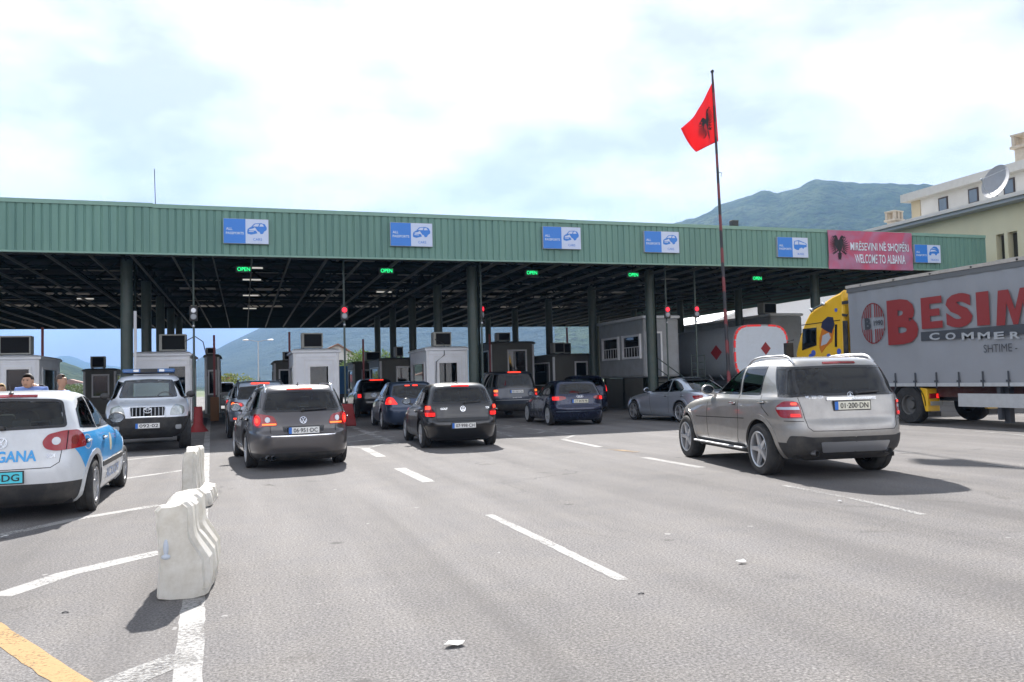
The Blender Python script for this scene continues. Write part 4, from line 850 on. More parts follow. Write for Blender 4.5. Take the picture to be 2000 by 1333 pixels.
xa = PY(1256, 640, 33).x; raised(xa, 33.0, PX(1168, 650, xa).y, 1.78, 1.42, 4.15, 'long pale cabin on legs with barred windows and a green stair', ((.06, .40), (.52, .86)))
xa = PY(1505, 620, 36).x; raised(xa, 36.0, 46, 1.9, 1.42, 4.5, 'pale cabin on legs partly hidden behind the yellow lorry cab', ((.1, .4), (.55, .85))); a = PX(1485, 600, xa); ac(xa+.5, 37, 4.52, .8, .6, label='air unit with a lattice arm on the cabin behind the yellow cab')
# raised barrier arms -----------------------------------------------------------
m_arm = mat('faded_red_arm', (.30, .07, .07), .6); m_arw = mat('white_arm', (.62, .63, .66), .5)
for (px, yt, yb, Y, m_, lab) in ((83, 640, 700, 38, m_arm, 'thin faded red barrier arm pointing up, far left'), (418, 655, 740, 39, m_arm, 'raised red barrier arm against the mountain slope, left of the street lamp'), (565, 649, 730, 39, m_arm, 'raised red barrier arm left of the tall grey air unit'), (709, 663, 740, 41, m_arm, 'raised red barrier arm beside the distant leafy trees'), (956, 653, 720, 41, m_arm, 'raised red barrier arm left of the tall drab booth'), (1107, 640, 690, 43, m_arm, 'raised red barrier arm above the long dark cabin'), (264, 608, 760, 31.0, m_arw, 'white raised barrier arm beside the left green column')):
    p = PY(px, yt, Y); o = empty('barrier_arm', (p.x, Y, 0), 0, lab, 'barrier', 'raised barrier arms'); MB().box(-.045, .045, -.03, .03, 1.0, p.z).build('arm', m_, o); MB().box(-.18, .18, -.15, .2, 0, 1.05).build('barrier_cabinet', mat('cabinet_orange', (.3, .12, .03), .5), o, bevel=.02)
# ------------------------------------------------------------------ the cars
def rk(rows, n=5., m=4.):
    out = []
    for i, r in enumerate(rows): out.append((*r, n, m) if len(r) == 4 else r)
    return out
GOLF5 = rk([(.17, -.60, 3.25, .78), (.24, -.68, 3.38, .845), (.40, -.735, 3.45, .872), (.55, -.745, 3.46, .878, 5, 3.6), (.66, -.735, 3.44, .88, 5, 3.4), (.74, -.715, 3.36, .88, 5, 3.2), (.82, -.69, 3.15, .875, 5, 3), (.90, -.665, 2.75, .862, 5, 3), (.97, -.645, 2.2, .835, 5, 3), (1.03, -.625, 1.95, .80, 5, 3.2), (1.15, -.565, 1.68, .755, 5, 3.4), (1.28, -.49, 1.38, .70, 5, 3.5), (1.38, -.42, 1.12, .65, 5, 3.5), (1.425, -.345, .95, .60, 5, 3.5), (1.46, -.15, .68, .5, 4.5, 3.5), (1.48, .12, .5, .33, 4, 3.5), (1.485, .25, .4, .15, 4, 4)])
GOLF4 = rk([(.17, -.58, 3.2, .77), (.24, -.66, 3.3, .835), (.40, -.73, 3.36, .862), (.52, -.75, 3.38, .866, 6, 3.6), (.60, -.735, 3.37, .867, 6, 3.4), (.66, -.70, 3.35, .867, 6, 3.4), (.76, -.685, 3.2, .865, 6, 3), (.86, -.67, 2.75, .855, 6, 3), (.93, -.655, 2.2, .83, 6, 3), (.98, -.64, 1.95, .80, 6, 3.2), (1.12, -.565, 1.66, .75, 5.5, 3.4), (1.25, -.475, 1.36, .695, 5.5, 3.5), (1.34, -.405, 1.10, .645, 5, 3.5), (1.385, -.33, .93, .595, 5, 3.5), (1.42, -.15, .66, .5, 4.5, 3.5), (1.438, .12, .48, .33, 4, 3.5), (1.444, .25, .38, .15, 4, 4)])
WAGON = rk([(.17, -.9, 3.5, .80), (.25, -1.0, 3.62, .872), (.42, -1.045, 3.68, .905), (.56, -1.05, 3.69, .91, 5, 3.6), (.64, -1.04, 3.66, .91, 5, 3.4), (.68, -1.0, 3.62, .91, 5, 3.4), (.76, -.985, 3.5, .905, 5, 3.2), (.84, -.965, 3.3, .90, 5, 3), (.91, -.945, 2.9, .885, 5, 3), (.97, -.925, 2.35, .86, 5, 3), (1.03, -.90, 2.1, .83, 5, 3.2), (1.18, -.80, 1.75, .775, 5, 3.4), (1.32, -.68, 1.38, .715, 5, 3.5), (1.40, -.59, 1.12, .67, 5, 3.5), (1.44, -.5, .95, .62, 5, 3.5), (1.468, -.3, .7, .52, 4.5, 3.5), (1.48, 0, .5, .35, 4, 3.5), (1.487, .2, .35, .15, 4, 4)])
MLR = rk([(.27, -.80, 3.60, .83), (.36, -.90, 3.72, .90), (.50, -.965, 3.79, .945), (.66, -.985, 3.80, .953), (.76, -.97, 3.78, .955), (.82, -.93, 3.74, .955, 5.5, 4), (.92, -.915, 3.62, .952, 5.5, 3.6), (1.0, -.90, 3.35, .945, 5.5, 3.4), (1.07, -.885, 2.9, .93, 5.5, 3.2), (1.12, -.875, 2.35, .905, 5.5, 3.2), (1.18, -.855, 2.15, .875, 5, 3.4), (1.35, -.79, 1.82, .83, 5, 3.6), (1.52, -.70, 1.45, .77, 5, 3.6), (1.63, -.615, 1.15, .715, 5, 3.6), (1.685, -.53, .95, .67, 5, 3.6), (1.73, -.3, .7, .56, 4.5, 3.5), (1.752, 0, .5, .35, 4, 3.5), (1.76, .2, .35, .15, 4, 4)])
RRR = rk([(.30, -.80, 3.45, .85), (.38, -.88, 3.55, .92), (.55, -.94, 3.62, .955), (.75, -.94, 3.63, .96, 7, 4.5), (.95, -.92, 3.55, .958, 7, 4), (1.05, -.91, 3.2, .95, 7, 3.8), (1.10, -.905, 2.8, .94, 7, 3.6), (1.14, -.90, 2.35, .92, 7, 3.6), (1.20, -.89, 2.15, .90, 6, 3.8), (1.40, -.83, 1.85, .86, 6, 3.8), (1.60, -.76, 1.5, .81, 6, 3.8), (1.72, -.69, 1.25, .77, 6, 3.8), (1.77, -.6, 1.1, .73, 6, 3.8), (1.80, -.35, .8, .6, 5, 3.6), (1.815, 0, .5, .35, 4, 3.5), (1.82, .2, .35, .15, 4, 4)])
SEDAN = rk([(.17, -.80, 3.35, .78), (.25, -.93, 3.5, .85), (.45, -.99, 3.60, .90), (.60, -.995, 3.62, .905, 5, 3.4), (.74, -.98, 3.5, .90, 5, 3.2), (.82, -.965, 3.2, .895, 5, 3), (.89, -.955, 2.75, .885, 5, 3), (.94, -.93, 2.3, .87, 5, 3), (.975, -.72, 2.05, .85, 4.5, 3), (1.0, -.46, 1.95, .82, 4, 3.2), (1.10, -.22, 1.72, .775, 4, 3.4), (1.22, .02, 1.4, .715, 4, 3.5), (1.31, .22, 1.12, .655, 4, 3.5), (1.36, .36, .95, .60, 4, 3.5), (1.395, .5, .8, .46, 4, 3.5), (1.41, .6, .72, .25, 4, 4)])
PRADO = rk([(.32, -.85, 3.42, .80), (.42, -.95, 3.54, .88, 5, 4), (.60, -1.0, 3.62, .925, 5, 4), (.78, -1.0, 3.63, .935, 6, 4.4), (.90, -.99, 3.58, .935, 6, 4.2), (1.0, -.98, 3.48, .93, 6, 4), (1.08, -.97, 3.15, .92, 6, 4), (1.13, -.965, 2.7, .91, 6, 4), (1.17, -.96, 2.35, .89, 6, 4), (1.23, -.95, 2.2, .86, 6, 4), (1.40, -.90, 1.95, .81, 6, 4), (1.58, -.83, 1.66, .755, 6, 4), (1.69, -.77, 1.45, .71, 6, 4), (1.74, -.65, 1.28, .66, 5, 4), (1.78, -.4, 1.0, .53, 4.5, 4), (1.80, 0, .7, .35, 4, 3.5), (1.81, .2, .5, .15, 4, 4)])

def mirr(p): return p
P_pol = paint('police_white_paint', (.62, .64, .66), .1, .35, .2)
P_blue = mat('livery_blue', (.03, .33, .72), .35, coat=.6, dirt=.15)
P_pas = paint('graphite_grey_paint', (.095, .088, .090), .6, .3)
P_g4 = paint('black_car_paint', (.006, .006, .008), .1, .3, .12)
P_ml = paint('champagne_silver_paint', (.36, .345, .325), .7, .36, .3)
P_aud = paint('midnight_blue_paint', (.012, .018, .05), .5, .25, .15)
P_blue2 = paint('slate_blue_paint', (.03, .048, .09), .5, .3, .2)
P_rr = paint('dark_slate_paint', (.03, .038, .055), .5, .3, .2)
P_sil = paint('silver_blue_paint', (.52, .56, .63), .7, .3, .12)
P_tig = paint('steel_blue_grey_paint', (.26, .31, .38), .7, .3, .25)
P_pra = paint('pale_silver_paint', (.74, .77, .83), .05, .32, .08)

def hatch_windows(dz=0., dx=0.):
    return [[(1.70+dx, 1.01+dz), (1.02+dx, 1.365+dz), (.42+dx, 1.395+dz), (.35+dx, 1.0+dz)], [(.29+dx, 1.0+dz), (.36+dx, 1.395+dz), (-.02, 1.375+dz), (-.26, 1.25+dz), (-.36, 1.03+dz)]]
# 1 police hatchback -------------------------------------------------
police, sh = car('police_car', 'white customs police hatchback with bright blue door panels and the cyan number plate', 'car', 'cars at the border crossing', (-2.60, 11.35), 0, dict(
    rings=GOLF5, res=.03, wb=2.578, R=.315, tr=.865, paint=P_pol, glass='cabglass', side=hatch_windows(), rearglass=[(0, 1.035), (.66, 1.05), (.585, 1.35), (.5, 1.375), (0, 1.395)], windscreen=[(0, 1.01), (.66, 1.01), (.50, 1.375), (0, 1.4)],
    lower=.42, lowerf=.36, mirror=(1.75, 1.04), mirrormat='blackplastic', handles=[(.50, .86), (-.28+.0, .87)], seatz=.32, rimmat='steel', spokes=10, wstyle='thin', rim=.205,
    gaps=[('rear', [(.0, .60), (.5, .605), (.59, .66), (.61, .79)]), ('side', [(.33, 1.0), (.31, .6), (.36, .28)]), ('side', [(1.52, 1.0), (1.56, .8), (1.55, .3)]), ('side', [(-.33, 1.0), (-.22, .78), (0, .62)])],
    extra=[('tail_light', 'rear', rounded([(.40, .89), (.44, .81), (.55, .785), (.98, .815), (.91, .94), (.81, 1.01), (.62, 1.01), (.46, .975)], .04), 'red_lens', .012),
           ('lamp_reflector', 'rear', [(.545+.045*math.cos(t*.5236), .895+.045*math.sin(t*.5236)) for t in range(12)], 'clear_lens', .016),
           ('lamp_divider', 'rear', [(.65, .795), (.658, .795), (.670, 1.005), (.662, 1.005)], 'dark', .016),
           ('turn_signal', 'rear', [(.76+.055*math.cos(t*.5236), .90+.055*math.sin(t*.5236)) for t in range(12)], 'red_dark', .016),
           ('blue_livery', 'side', [(-.60, .97), (1.7, .985), (2.35, .93), (2.55, .80), (2.42, .72), (2.2, .60), (.32, .56), (.22, .62), (.1, .70), (-.18, .72), (-.36, .55), (-.46, .70), (-.62, .93)], P_blue, .0035, (1, -1), .003),
           ('rub_strip', 'side', [(.38, .50), (2.12, .50), (2.12, .565), (.38, .565)], 'blackplastic', .016),
           ('third_brake_light', 'rear', [(0, 1.405), (.30, 1.402), (.30, 1.425), (0, 1.43)], 'red_lens', .012), ('third_brake_light', 'rear', [(0, 1.405), (-.30, 1.402), (-.30, 1.425), (0, 1.43)], 'red_lens', .012, (1,))],
    badge=('vw', 0, .895, 'chrome'), antenna=(-.25, .12), wiper=(.0, 1.05, .42, 1.09)))
pt = text('DOGANA', bold=.03, width=.62, height=.125); on_rear(sh, pt, -.05, .745, .006).build('lettering', P_blue, police)
on_rear(sh, text('SDI', bold=.02, height=.045), -.50, .735, .008).build('lettering', 'chrome', police)
plate(sh, police, '014-DG', .03, .515, 'plate_cyan', .52, .12, .02, blue=False)
for sg in (-1, 1):
    st = strip(sh, [(-.28+.10*math.cos(a*.4189), .86+.085*math.sin(a*.4189)) for a in range(15)], .010, 'side', .006, sg, True); st.build('emblem_ring', P_pol, police)
    cr = panel(sh, [(1.0+.085*math.cos(a*.4189), .78+.12*math.sin(a*.4189)) for a in range(15)], 'side', .0065, sg, .1, .003); cr.build('door_crest', mat('crest_beige', (.5, .45, .32), .5), police)
    tx = text('POLICIA', bold=.03, width=1.1, height=.13); tx.map(lambda v: sh.side(1.25-sg*-1*v.x*(1), .38+v.y, .005, sg)); tx.build('lettering', mat('livery_grey_blue', (.3, .38, .55), .4), police)

# 2 wagon ------------------------------------------------------------
wag, sh = car('estate_car', 'dark grey estate car with chrome roof rails and glowing round tail lamps', 'car', 'cars at the border crossing', (.90, 15.97), 4.8, dict(
    rings=WAGON, res=.03, wb=2.709, R=.325, tr=.895, paint=P_pas, rear_side_glass='tintglass', rear_glass='tintglass', side=[[(1.80, 1.0), (1.12, 1.36), (.62, 1.395), (.55, 1.0)], [(.50, 1.0), (.57, 1.395), (-.12, 1.40), (-.14, 1.02)], [(-.19, 1.02), (-.17, 1.40), (-.45, 1.37), (-.72, 1.08)]],
    rearglass=[(0, 1.0), (.66, 1.01), (.70, 1.05), (.585, 1.345), (.5, 1.365), (0, 1.385)], windscreen=[(0, 1.01), (.68, 1.01), (.54, 1.385), (0, 1.41)], mirror=(1.85, 1.02), mirrormat='blackplastic', handles=[(.65, .86), (-.22, .87)], lower=.30, lowerf=.28, lowers=.24,
    gaps=[('rear', [(.0, .615), (.52, .62), (.56, .66), (.57, .93), (.62, 1.0)]), ('side', [(.52, 1.0), (.50, .6), (.55, .28)]), ('side', [(1.62, 1.0), (1.66, .8), (1.65, .3)]), ('side', [(-.40, 1.0), (-.36, .78), (-.1, .70)])],
    extra=[('tail_light', 'rear', rounded([(.44, .815), (.46, .77), (.64, .77), (.80, .74), (.98, .79), (.99, .92), (.90, .985), (.70, .975), (.50, .94)], .05), 'red_lens', .012),
           ('brake_lamp', 'rear', [(.82+.085*math.cos(t*.4189), .865+.088*math.sin(t*.4189)) for t in range(15)], 'red_lit', .017), ('lamp_core', 'rear', [(.82+.045*math.cos(t*.4189), .865+.045*math.sin(t*.4189)) for t in range(15)], 'red_hot', .021),
           ('reversing_lamp', 'rear', [(.60+.045*math.cos(t*.5236), .875+.048*math.sin(t*.5236)) for t in range(12)], 'clear_lens', .018), ('lamp_strip', 'rear', [(.46, .785), (.70, .785), (.70, .81), (.46, .81)], 'amber', .018),
           ('third_brake_light', 'rear', [(0, 1.402), (.22, 1.398), (.22, 1.425), (0, 1.43)], 'red_hot', .014), ('third_brake_light', 'rear', [(0, 1.402), (-.22, 1.398), (-.22, 1.425), (0, 1.43)], 'red_hot', .014, (1,)),
           ('chrome_strip', 'rear', [(0, .585), (.55, .59), (.55, .603), (0, .60)], 'chrome', .012), ('side_moulding', 'side', [(.38, .36), (2.25, .36), (2.25, .375), (.38, .375)], 'chrome', .01),
           ('plate_recess', 'rear', [(0, .62), (.33, .62), (.36, .76), (0, .76)], 'blackpaint', .004)],
    badge=('vw', 0, .855, 'chrome'), rails=('chrome', .60, -.55, 1.0, .05), antenna=(-.3, .05), wiper=(.0, 1.02, -.42, 1.035), exhaust=[(.52, .23), (.60, .23)]))
plate(sh, wag, '06·951·DC', 0, .685, 'plate', .52, .11, .02)
# 3 black hatchback --------------------------------------------------
g4, sh = car('hatchback', 'dusty black hatchback with the white number plate low on its bumper', 'car', 'cars at the border crossing', (4.60, 18.41), -2.7, dict(
    rings=GOLF4, res=.03, wb=2.511, R=.31, tr=.85, paint=P_g4, glass='tintglass', side=[[(1.68, .96), (1.0, 1.325), (.42, 1.355), (.35, .95)], [(.30, .95), (.37, 1.355), (-.10, 1.34), (-.30, 1.20), (-.40, .98)]], rearglass=[(0, .985), (.70, .99), (.60, 1.30), (.5, 1.33), (0, 1.35)], windscreen=[(0, .965), (.66, .965), (.50, 1.335), (0, 1.36)],
    mirror=(1.72, .98), handles=[(.50, .80), (-.28, .82)], lower=.0, handlemat='blackplastic',
    gaps=[('rear', [(.0, .60), (.56, .60), (.585, .64), (.60, .90)]), ('rear', [(0, .50), (.85, .50)], .012), ('side', [(.33, .95), (.31, .6), (.36, .28)]), ('side', [(1.48, .95), (1.52, .75), (1.5, .3)])],
    extra=[('tail_light', 'rear', rounded([(.60, .70), (.88, .70), (.95, .74), (.93, .95), (.70, .95), (.68, .82), (.60, .80)], .03), 'red_lens', .012), ('brake_lamp', 'rear', rounded([(.62, .71), (.88, .71), (.90, .79), (.62, .79)], .02), 'red_lit', .017), ('lamp_strip', 'rear', rounded([(.72, .86), (.88, .86), (.88, .93), (.72, .93)], .02), 'red_hot', .017),
           ('third_brake_light', 'rear', [(0, 1.352), (.20, 1.349), (.20, 1.372), (0, 1.376)], 'red_lit', .014), ('third_brake_light', 'rear', [(0, 1.352), (-.20, 1.349), (-.20, 1.372), (0, 1.376)], 'red_lit', .014, (1,))],
    badge=('vw', 0, .86, 'chrome'), antenna=(.1, .42), wiper=(-.05, .985, -.40, 1.0), texts=[('GOLF', .42, .87, .045, 'chrome'), ('TDI', -.55, .87, .04, 'chrome')]))
plate(sh, g4, '07·998·CH', 0, .50, 'plate', .52, .11, .02)
# 4 silver SUV -------------------------------------------------------
def squash(d, z0_=1.18, k=.89):
    """lower the glasshouse: heights above the belt line are scaled by k"""
    f = lambda z: z if z < z0_ else z0_+(z-z0_)*k
    d['rings'] = [(f(r[0]), *r[1:]) for r in d['rings']]; d['side'] = [[(a, f(b)) for a, b in p] for p in d['side']]
    for key in ('rearglass', 'windscreen'): d[key] = [(a, f(b)) for a, b in d[key]]
    d['extra'] = [(e[0], e[1], [(a, f(b)) for a, b in e[2]], *e[3:]) for e in d['extra']]; return d
ml, sh = car('suv', 'champagne silver off-roader with curved roof rails and wide blue-black rear glass, nearest on the right', 'car', 'cars at the border crossing', (8.02, 10.27), -9, squash(dict(
    rings=MLR, res=.03, wb=2.915, R=.372, tr=.955, tw=.255, rim=.25, paint=P_ml, rear_side_glass='privacy', rear_glass='privacy', side=[[(1.93, 1.17), (1.28, 1.56), (.80, 1.61), (.70, 1.15)], [(.64, 1.15), (.74, 1.61), (.02, 1.61), (.0, 1.15)], [(-.48, 1.13), (-.40, 1.25), (-.22, 1.60), (-.56, 1.585), (-.80, 1.12)]],
    rearglass=[(0, 1.135), (.93, 1.135), (.80, 1.56), (.70, 1.585), (0, 1.60)], windscreen=[(0, 1.17), (.72, 1.17), (.60, 1.60), (0, 1.63)], mirror=(1.85, 1.19), handles=[(.82, 1.02), (-.12, 1.05)], handlemat='chrome', lower=.50, lowerf=.42, lowers=.40,
    gaps=[('rear', [(.0, .665), (.60, .67), (.66, .72), (.70, .95), (.74, 1.12)]), ('side', [(.67, 1.15), (.66, .7), (.72, .42)]), ('side', [(1.85, 1.12), (1.9, .8), (1.88, .42)]), ('side', [(-.05, 1.15), (-.12, .98), (-.3, .86)]), ('side', [(.45, .80), (2.40, .76)], .012), ('rear', [(.70, .80), (1.0, .80)])],
    extra=[('tail_light', 'rear', rounded([(.70, .84), (.73, 1.05), (.80, 1.075), (.95, 1.07), (1.10, 1.0), (1.12, .95), (1.05, .86), (.98, .84)], .03), 'red_lens', .014),
           ('reversing_lamp', 'rear', [(.73, .955), (1.09, .955), (1.09, .99), (.735, .995)], 'clear_lens', .018), ('brake_lamp', 'rear', rounded([(.73, .86), (.86, .86), (.86, .90), (.73, .90)], .01), 'red_lit', .018), ('lamp_spot', 'rear', rounded([(.76, 1.02), (.84, 1.02), (.84, 1.05), (.76, 1.05)], .01), 'red_hot', .018),
           ('third_brake_light', 'rear', [(0, 1.625), (.24, 1.622), (.24, 1.645), (0, 1.65)], 'red_lens', .014), ('third_brake_light', 'rear', [(0, 1.625), (-.24, 1.622), (-.24, 1.645), (0, 1.65)], 'red_lens', .014, (1,)),
           ('chrome_strip', 'rear', [(0, 1.075), (.36, 1.075), (.36, 1.11), (0, 1.11)], 'chrome', .022), ('chrome_strip', 'rear', [(0, 1.075), (-.36, 1.075), (-.36, 1.11), (0, 1.11)], 'chrome', .022, (1,)),
           ('bumper_cover', 'rear', rounded([(.0, .40), (.82, .40), (.98, .50), (.92, .60), (.72, .60), (.62, .585), (0, .585)], .03), 'blackplastic', .012), ('skid_plate', 'rear', rounded([(0, .385), (.46, .385), (.50, .52), (0, .52)], .02), 'steel', .022)],
    badge=('star', 0, 1.165-.03, 'chrome'), rails=('steel', .62, -.50, .95, .055), wiper=(-.08, 1.155, -.42, 1.17), texts=[('ML 320 CDI', .52, 1.14-.02, .035, 'chrome')], exhaust=[(.56, .37), (-.50, .37)], seatz=.5)))
plate(sh, ml, '01·200·DN', 0, 1.0, 'plate_y', .52, .11, .012)
for sg in (1, -1):
    b = MB().box(.46, 2.42, sg*.90 if sg < 0 else .90, sg*1.0 if sg < 0 else 1.0, .335, .365); b.build('running_board', 'steel', ml, bevel=.01)
# 5 off-roader facing the camera ------------------------------------
fc_ = PY(288, 800, 20.9); PRX, PRY = fc_.x-3.64*1.07*math.sin(R_(5)), fc_.y+3.64*1.07*math.cos(R_(5))
pr, sh = car('suv', 'pale silver off-roader with a blue light bar and black lower body, facing the camera', 'car', 'cars at the border crossing', (PRX, PRY), 185, dict(
    rings=PRADO, res=.035, wb=2.79, R=.38, tr=.93, tw=.26, rim=.24, paint=P_pra, side=[[(1.95, 1.21), (1.55, 1.60), (.95, 1.66), (.85, 1.20)], [(.78, 1.20), (.86, 1.66), (.05, 1.66), (.0, 1.20)], [(-.06, 1.20), (.0, 1.66), (-.66, 1.64), (-.78, 1.22)]],
    rearglass=[(0, 1.2), (.62, 1.2), (.55, 1.62), (0, 1.64)], windscreen=[(0, 1.215), (.70, 1.225), (.58, 1.65), (0, 1.68)], mirror=(1.85, 1.25), mirrormat='blackplastic', handles=[(.98, 1.0), (.12, 1.0)], lower=.78, lowerf=.78, lowers=.62, archmat='blackplastic',
    extra=[('grille', 'front', rounded([(0, .80), (.34, .80), (.36, .99), (0, 1.0)], .02), 'dark', .01), ('grille', 'front', rounded([(0, .80), (-.34, .80), (-.36, .99), (0, 1.0)], .02), 'dark', .01, (1,)),
           ('headlight', 'front', rounded([(.46, .82), (.82, .83), (.92, .90), (.90, 1.00), (.62, 1.06), (.50, .98)], .05), 'head_lens', .012),
           ('fog_lamp', 'front', rounded([(.60, .50), (.78, .50), (.78, .60), (.60, .60)], .04), 'clear_lens', .012), ('tail_light', 'rear', [(.80, .9), (.9, .9), (.9, 1.3), (.80, 1.3)], 'red_lens', .012)]))
pr.scale = (1.03, 1.03, 1.03)
def fbar(u0, u1, z0_, z1_, o=.03): return panel(sh, [(u0, z0_), (u1, z0_), (u1, z1_), (u0, z1_)], 'front', o, 1, .1, .02)
gb = MB()
for k in range(9):
    if k == 4: continue
    u = (k-4)*.078; gb.add(fbar(u-.009, u+.009, .82, .98))
gb.build('grille_bars', 'steel', pr, 40)
MB().add(strip(sh, rounded([(-.35, .80), (.35, .80), (.37, 1.0), (-.37, 1.0)], .03), .015, 'front', .028, 1, True, depth=.02)).build('grille_frame', 'chrome', pr, 40)
bd = badge('ovals'); bd.map(lambda v: sh.rear(v.x*1.2, .92+v.y*1.2, .045, True)); bd.build('badge', 'chrome', pr)
plate(sh, pr, '092·02', 0, .60, 'plate', .5, .11, .03, 'front')
lb = MB().box(.75, 1.05, -.62, .62, 1.845, 1.95); lb.build('light_bar', mat('beacon_blue', (.02, .10, .28), .2, coat=1), pr, bevel=.04); MB().box(.74, 1.06, -.2, .2, 1.848, 1.945).build('beacon_centre', 'blackplastic', pr, bevel=.01)
lm = MB(); [lm.box(1.045, 1.062, s_*.30-.06, s_*.30+.06, 1.87, 1.93) for s_ in (-1, 1)]; lm.build('beacon_lens', 'clear_lens', pr)
MB().tube([(.9, -.6, 1.80), (.9, -.6, 1.85)], .02).tube([(.9, .6, 1.80), (.9, .6, 1.85)], .02).tube([(.9, -.62, 1.83), (.9, .62, 1.83)], .018).build('roof_bar', 'blackplastic', pr)
# 6 blue-black hatchback at the fourth lane ---------------------------
AUD = sc_rings(GOLF4, 1.03, 1.02, .985)
aud, sh = car('hatchback', 'midnight blue hatchback with silver five-spoke wheels and pale yellow number plate', 'car', 'cars at the border crossing', (9.98, 24.66), -4.3, dict(
    rings=AUD, wb=2.578, R=.32, tr=.87, rim=.235, paint=P_aud, glass='privacy', side=[[(1.72, .95), (1.05, 1.31), (.44, 1.335), (.38, .94)], [(.32, .94), (.38, 1.335), (-.12, 1.32), (-.35, 1.16), (-.46, .97)]], rearglass=[(0, .985), (.66, .99), (.56, 1.28), (0, 1.32)], windscreen=[(0, .955), (.68, .955), (.52, 1.31), (0, 1.335)], mirror=(1.75, .97), handles=[(.5, .8)],
    gaps=[('rear', [(.0, .56), (.6, .56)]), ('side', [(.35, .95), (.33, .6), (.38, .28)])],
    extra=[('tail_light', 'rear', rounded([(.44, .84), (.62, .79), (.93, .78), (.95, .92), (.66, .93), (.46, .90)], .03), 'red_lens', .012), ('brake_lamp', 'rear', rounded([(.66, .80), (.92, .80), (.92, .90), (.66, .90)], .02), 'red_lit', .017),
           ('chrome_strip', 'rear', [(0, .44), (.8, .44), (.8, .455), (0, .455)], P_tig, .008), ('chrome_strip', 'rear', [(0, .44), (-.8, .44), (-.8, .455), (0, .455)], P_tig, .008, (1,))],
    badge=('rings', 0, .905, 'chrome'), antenna=(-.15, .06), wiper=(0, .99, -.35, 1.02)))
plate(sh, aud, 'CT 8478 PB', 0, .76, 'plate_y', .52, .11, .02)
# 7 blue hatchback behind the black one --------------------------------
vol, sh = car('estate_car', 'slate blue estate with glowing arched red lamps, just behind the black hatchback', 'car', 'cars at the border crossing', (5.02, 26.5), -2, dict(
    rings=sc_rings(WAGON, .97, .98, 1.02), wb=2.64, R=.32, tr=.875, rim=.22, paint=P_blue2, glass='tintglass', rear_glass='privacy', rear_side_glass='privacy', side=[[(1.72, 1.03), (1.08, 1.385), (.60, 1.42), (.52, 1.03)], [(.46, 1.03), (.54, 1.42), (-.12, 1.42), (-.14, 1.04)], [(-.19, 1.04), (-.17, 1.42), (-.42, 1.38), (-.68, 1.1)]],
    rearglass=[(0, .97), (.40, 1.0), (.66, 1.08), (.56, 1.38), (0, 1.41)], windscreen=[(0, 1.03), (.66, 1.03), (.52, 1.41), (0, 1.44)], mirror=(1.78, 1.05), handles=[(.62, .9), (-.2, .9)],
    gaps=[('rear', [(.0, .60), (.8, .60)]), ('side', [(.50, 1.0), (.48, .6), (.53, .28)])],
    extra=[('tail_light', 'rear', rounded([(.46, .80), (.98, .80), (.97, .86), (.88, .98), (.76, 1.03), (.60, 1.0), (.52, .88)], .04), 'red_lit', .012), ('lamp_core', 'rear', [(.72+.07*math.cos(t*.5236), .88+.07*math.sin(t*.5236)) for t in range(12)], 'red_hot', .017),
           ('third_brake_light', 'rear', [(.05, 1.36), (.20, 1.358), (.20, 1.378), (.05, 1.38)], 'red_hot', .02), ('third_brake_light', 'rear', [(-.05, 1.36), (-.20, 1.358), (-.20, 1.378), (-.05, 1.38)], 'red_hot', .02, (1,)), ('chrome_strip', 'side', [(-.1, 1.0), (1.75, 1.0), (1.75, 1.015), (-.1, 1.015)], 'chrome', .01)]))
# 8 compact SUV behind the wagon ---------------------------------------
tig, sh = car('suv', 'steel blue compact off-roader half hidden behind the dark grey estate car', 'car', 'cars at the border crossing', (.42, 25.4), 2, dict(
    rings=sc_rings(MLR, .93, .945, .935), wb=2.604, R=.345, tr=.895, rim=.23, paint=P_tig, rear_glass='tintglass', side=[[(1.75, 1.12), (1.18, 1.46), (.74, 1.5), (.65, 1.10)], [(.60, 1.10), (.68, 1.5), (.02, 1.5), (.0, 1.10)], [(-.06, 1.10), (-.04, 1.50), (-.50, 1.47), (-.70, 1.16)]],
    rearglass=[(0, 1.10), (.66, 1.11), (.58, 1.46), (0, 1.49)], windscreen=[(0, 1.10), (.68, 1.10), (.56, 1.49), (0, 1.52)], mirror=(1.72, 1.12), mirrormat='blackplastic', handles=[(.75, .96)], lower=.52, lowerf=.5, lowers=.42, archmat='blackplastic',
    extra=[('tail_light', 'rear', rounded([(.44, .93), (.60, .87), (.90, .86), (.96, .95), (.92, 1.06), (.50, 1.03)], .04), 'red_lens', .012), ('brake_lamp', 'rear', [(.78+.085*math.cos(t*.5236), .955+.08*math.sin(t*.5236)) for t in range(12)], 'amber', .016), ('lamp_core', 'rear', [(.78+.045*math.cos(t*.5236), .955+.045*math.sin(t*.5236)) for t in range(12)], 'red_lit', .019),
           ('lamp_spot', 'rear', [(.56+.045*math.cos(t*.5236), .955+.045*math.sin(t*.5236)) for t in range(12)], 'red_lit', .016), ('third_brake_light', 'rear', [(-.25, 1.535), (.25, 1.535), (.25, 1.56), (-.25, 1.56)], 'red_hot', .02, (1,)), ('reflector', 'rear', [(.58, .56), (.78, .56), (.78, .60), (.58, .60)], 'red_hot', .014)],  # the unlit reflectors get a painted-in glow from the lamp material
    rails=('blackplastic', .60, -.6, 1.0, .06), antenna=(-.35, .12)))
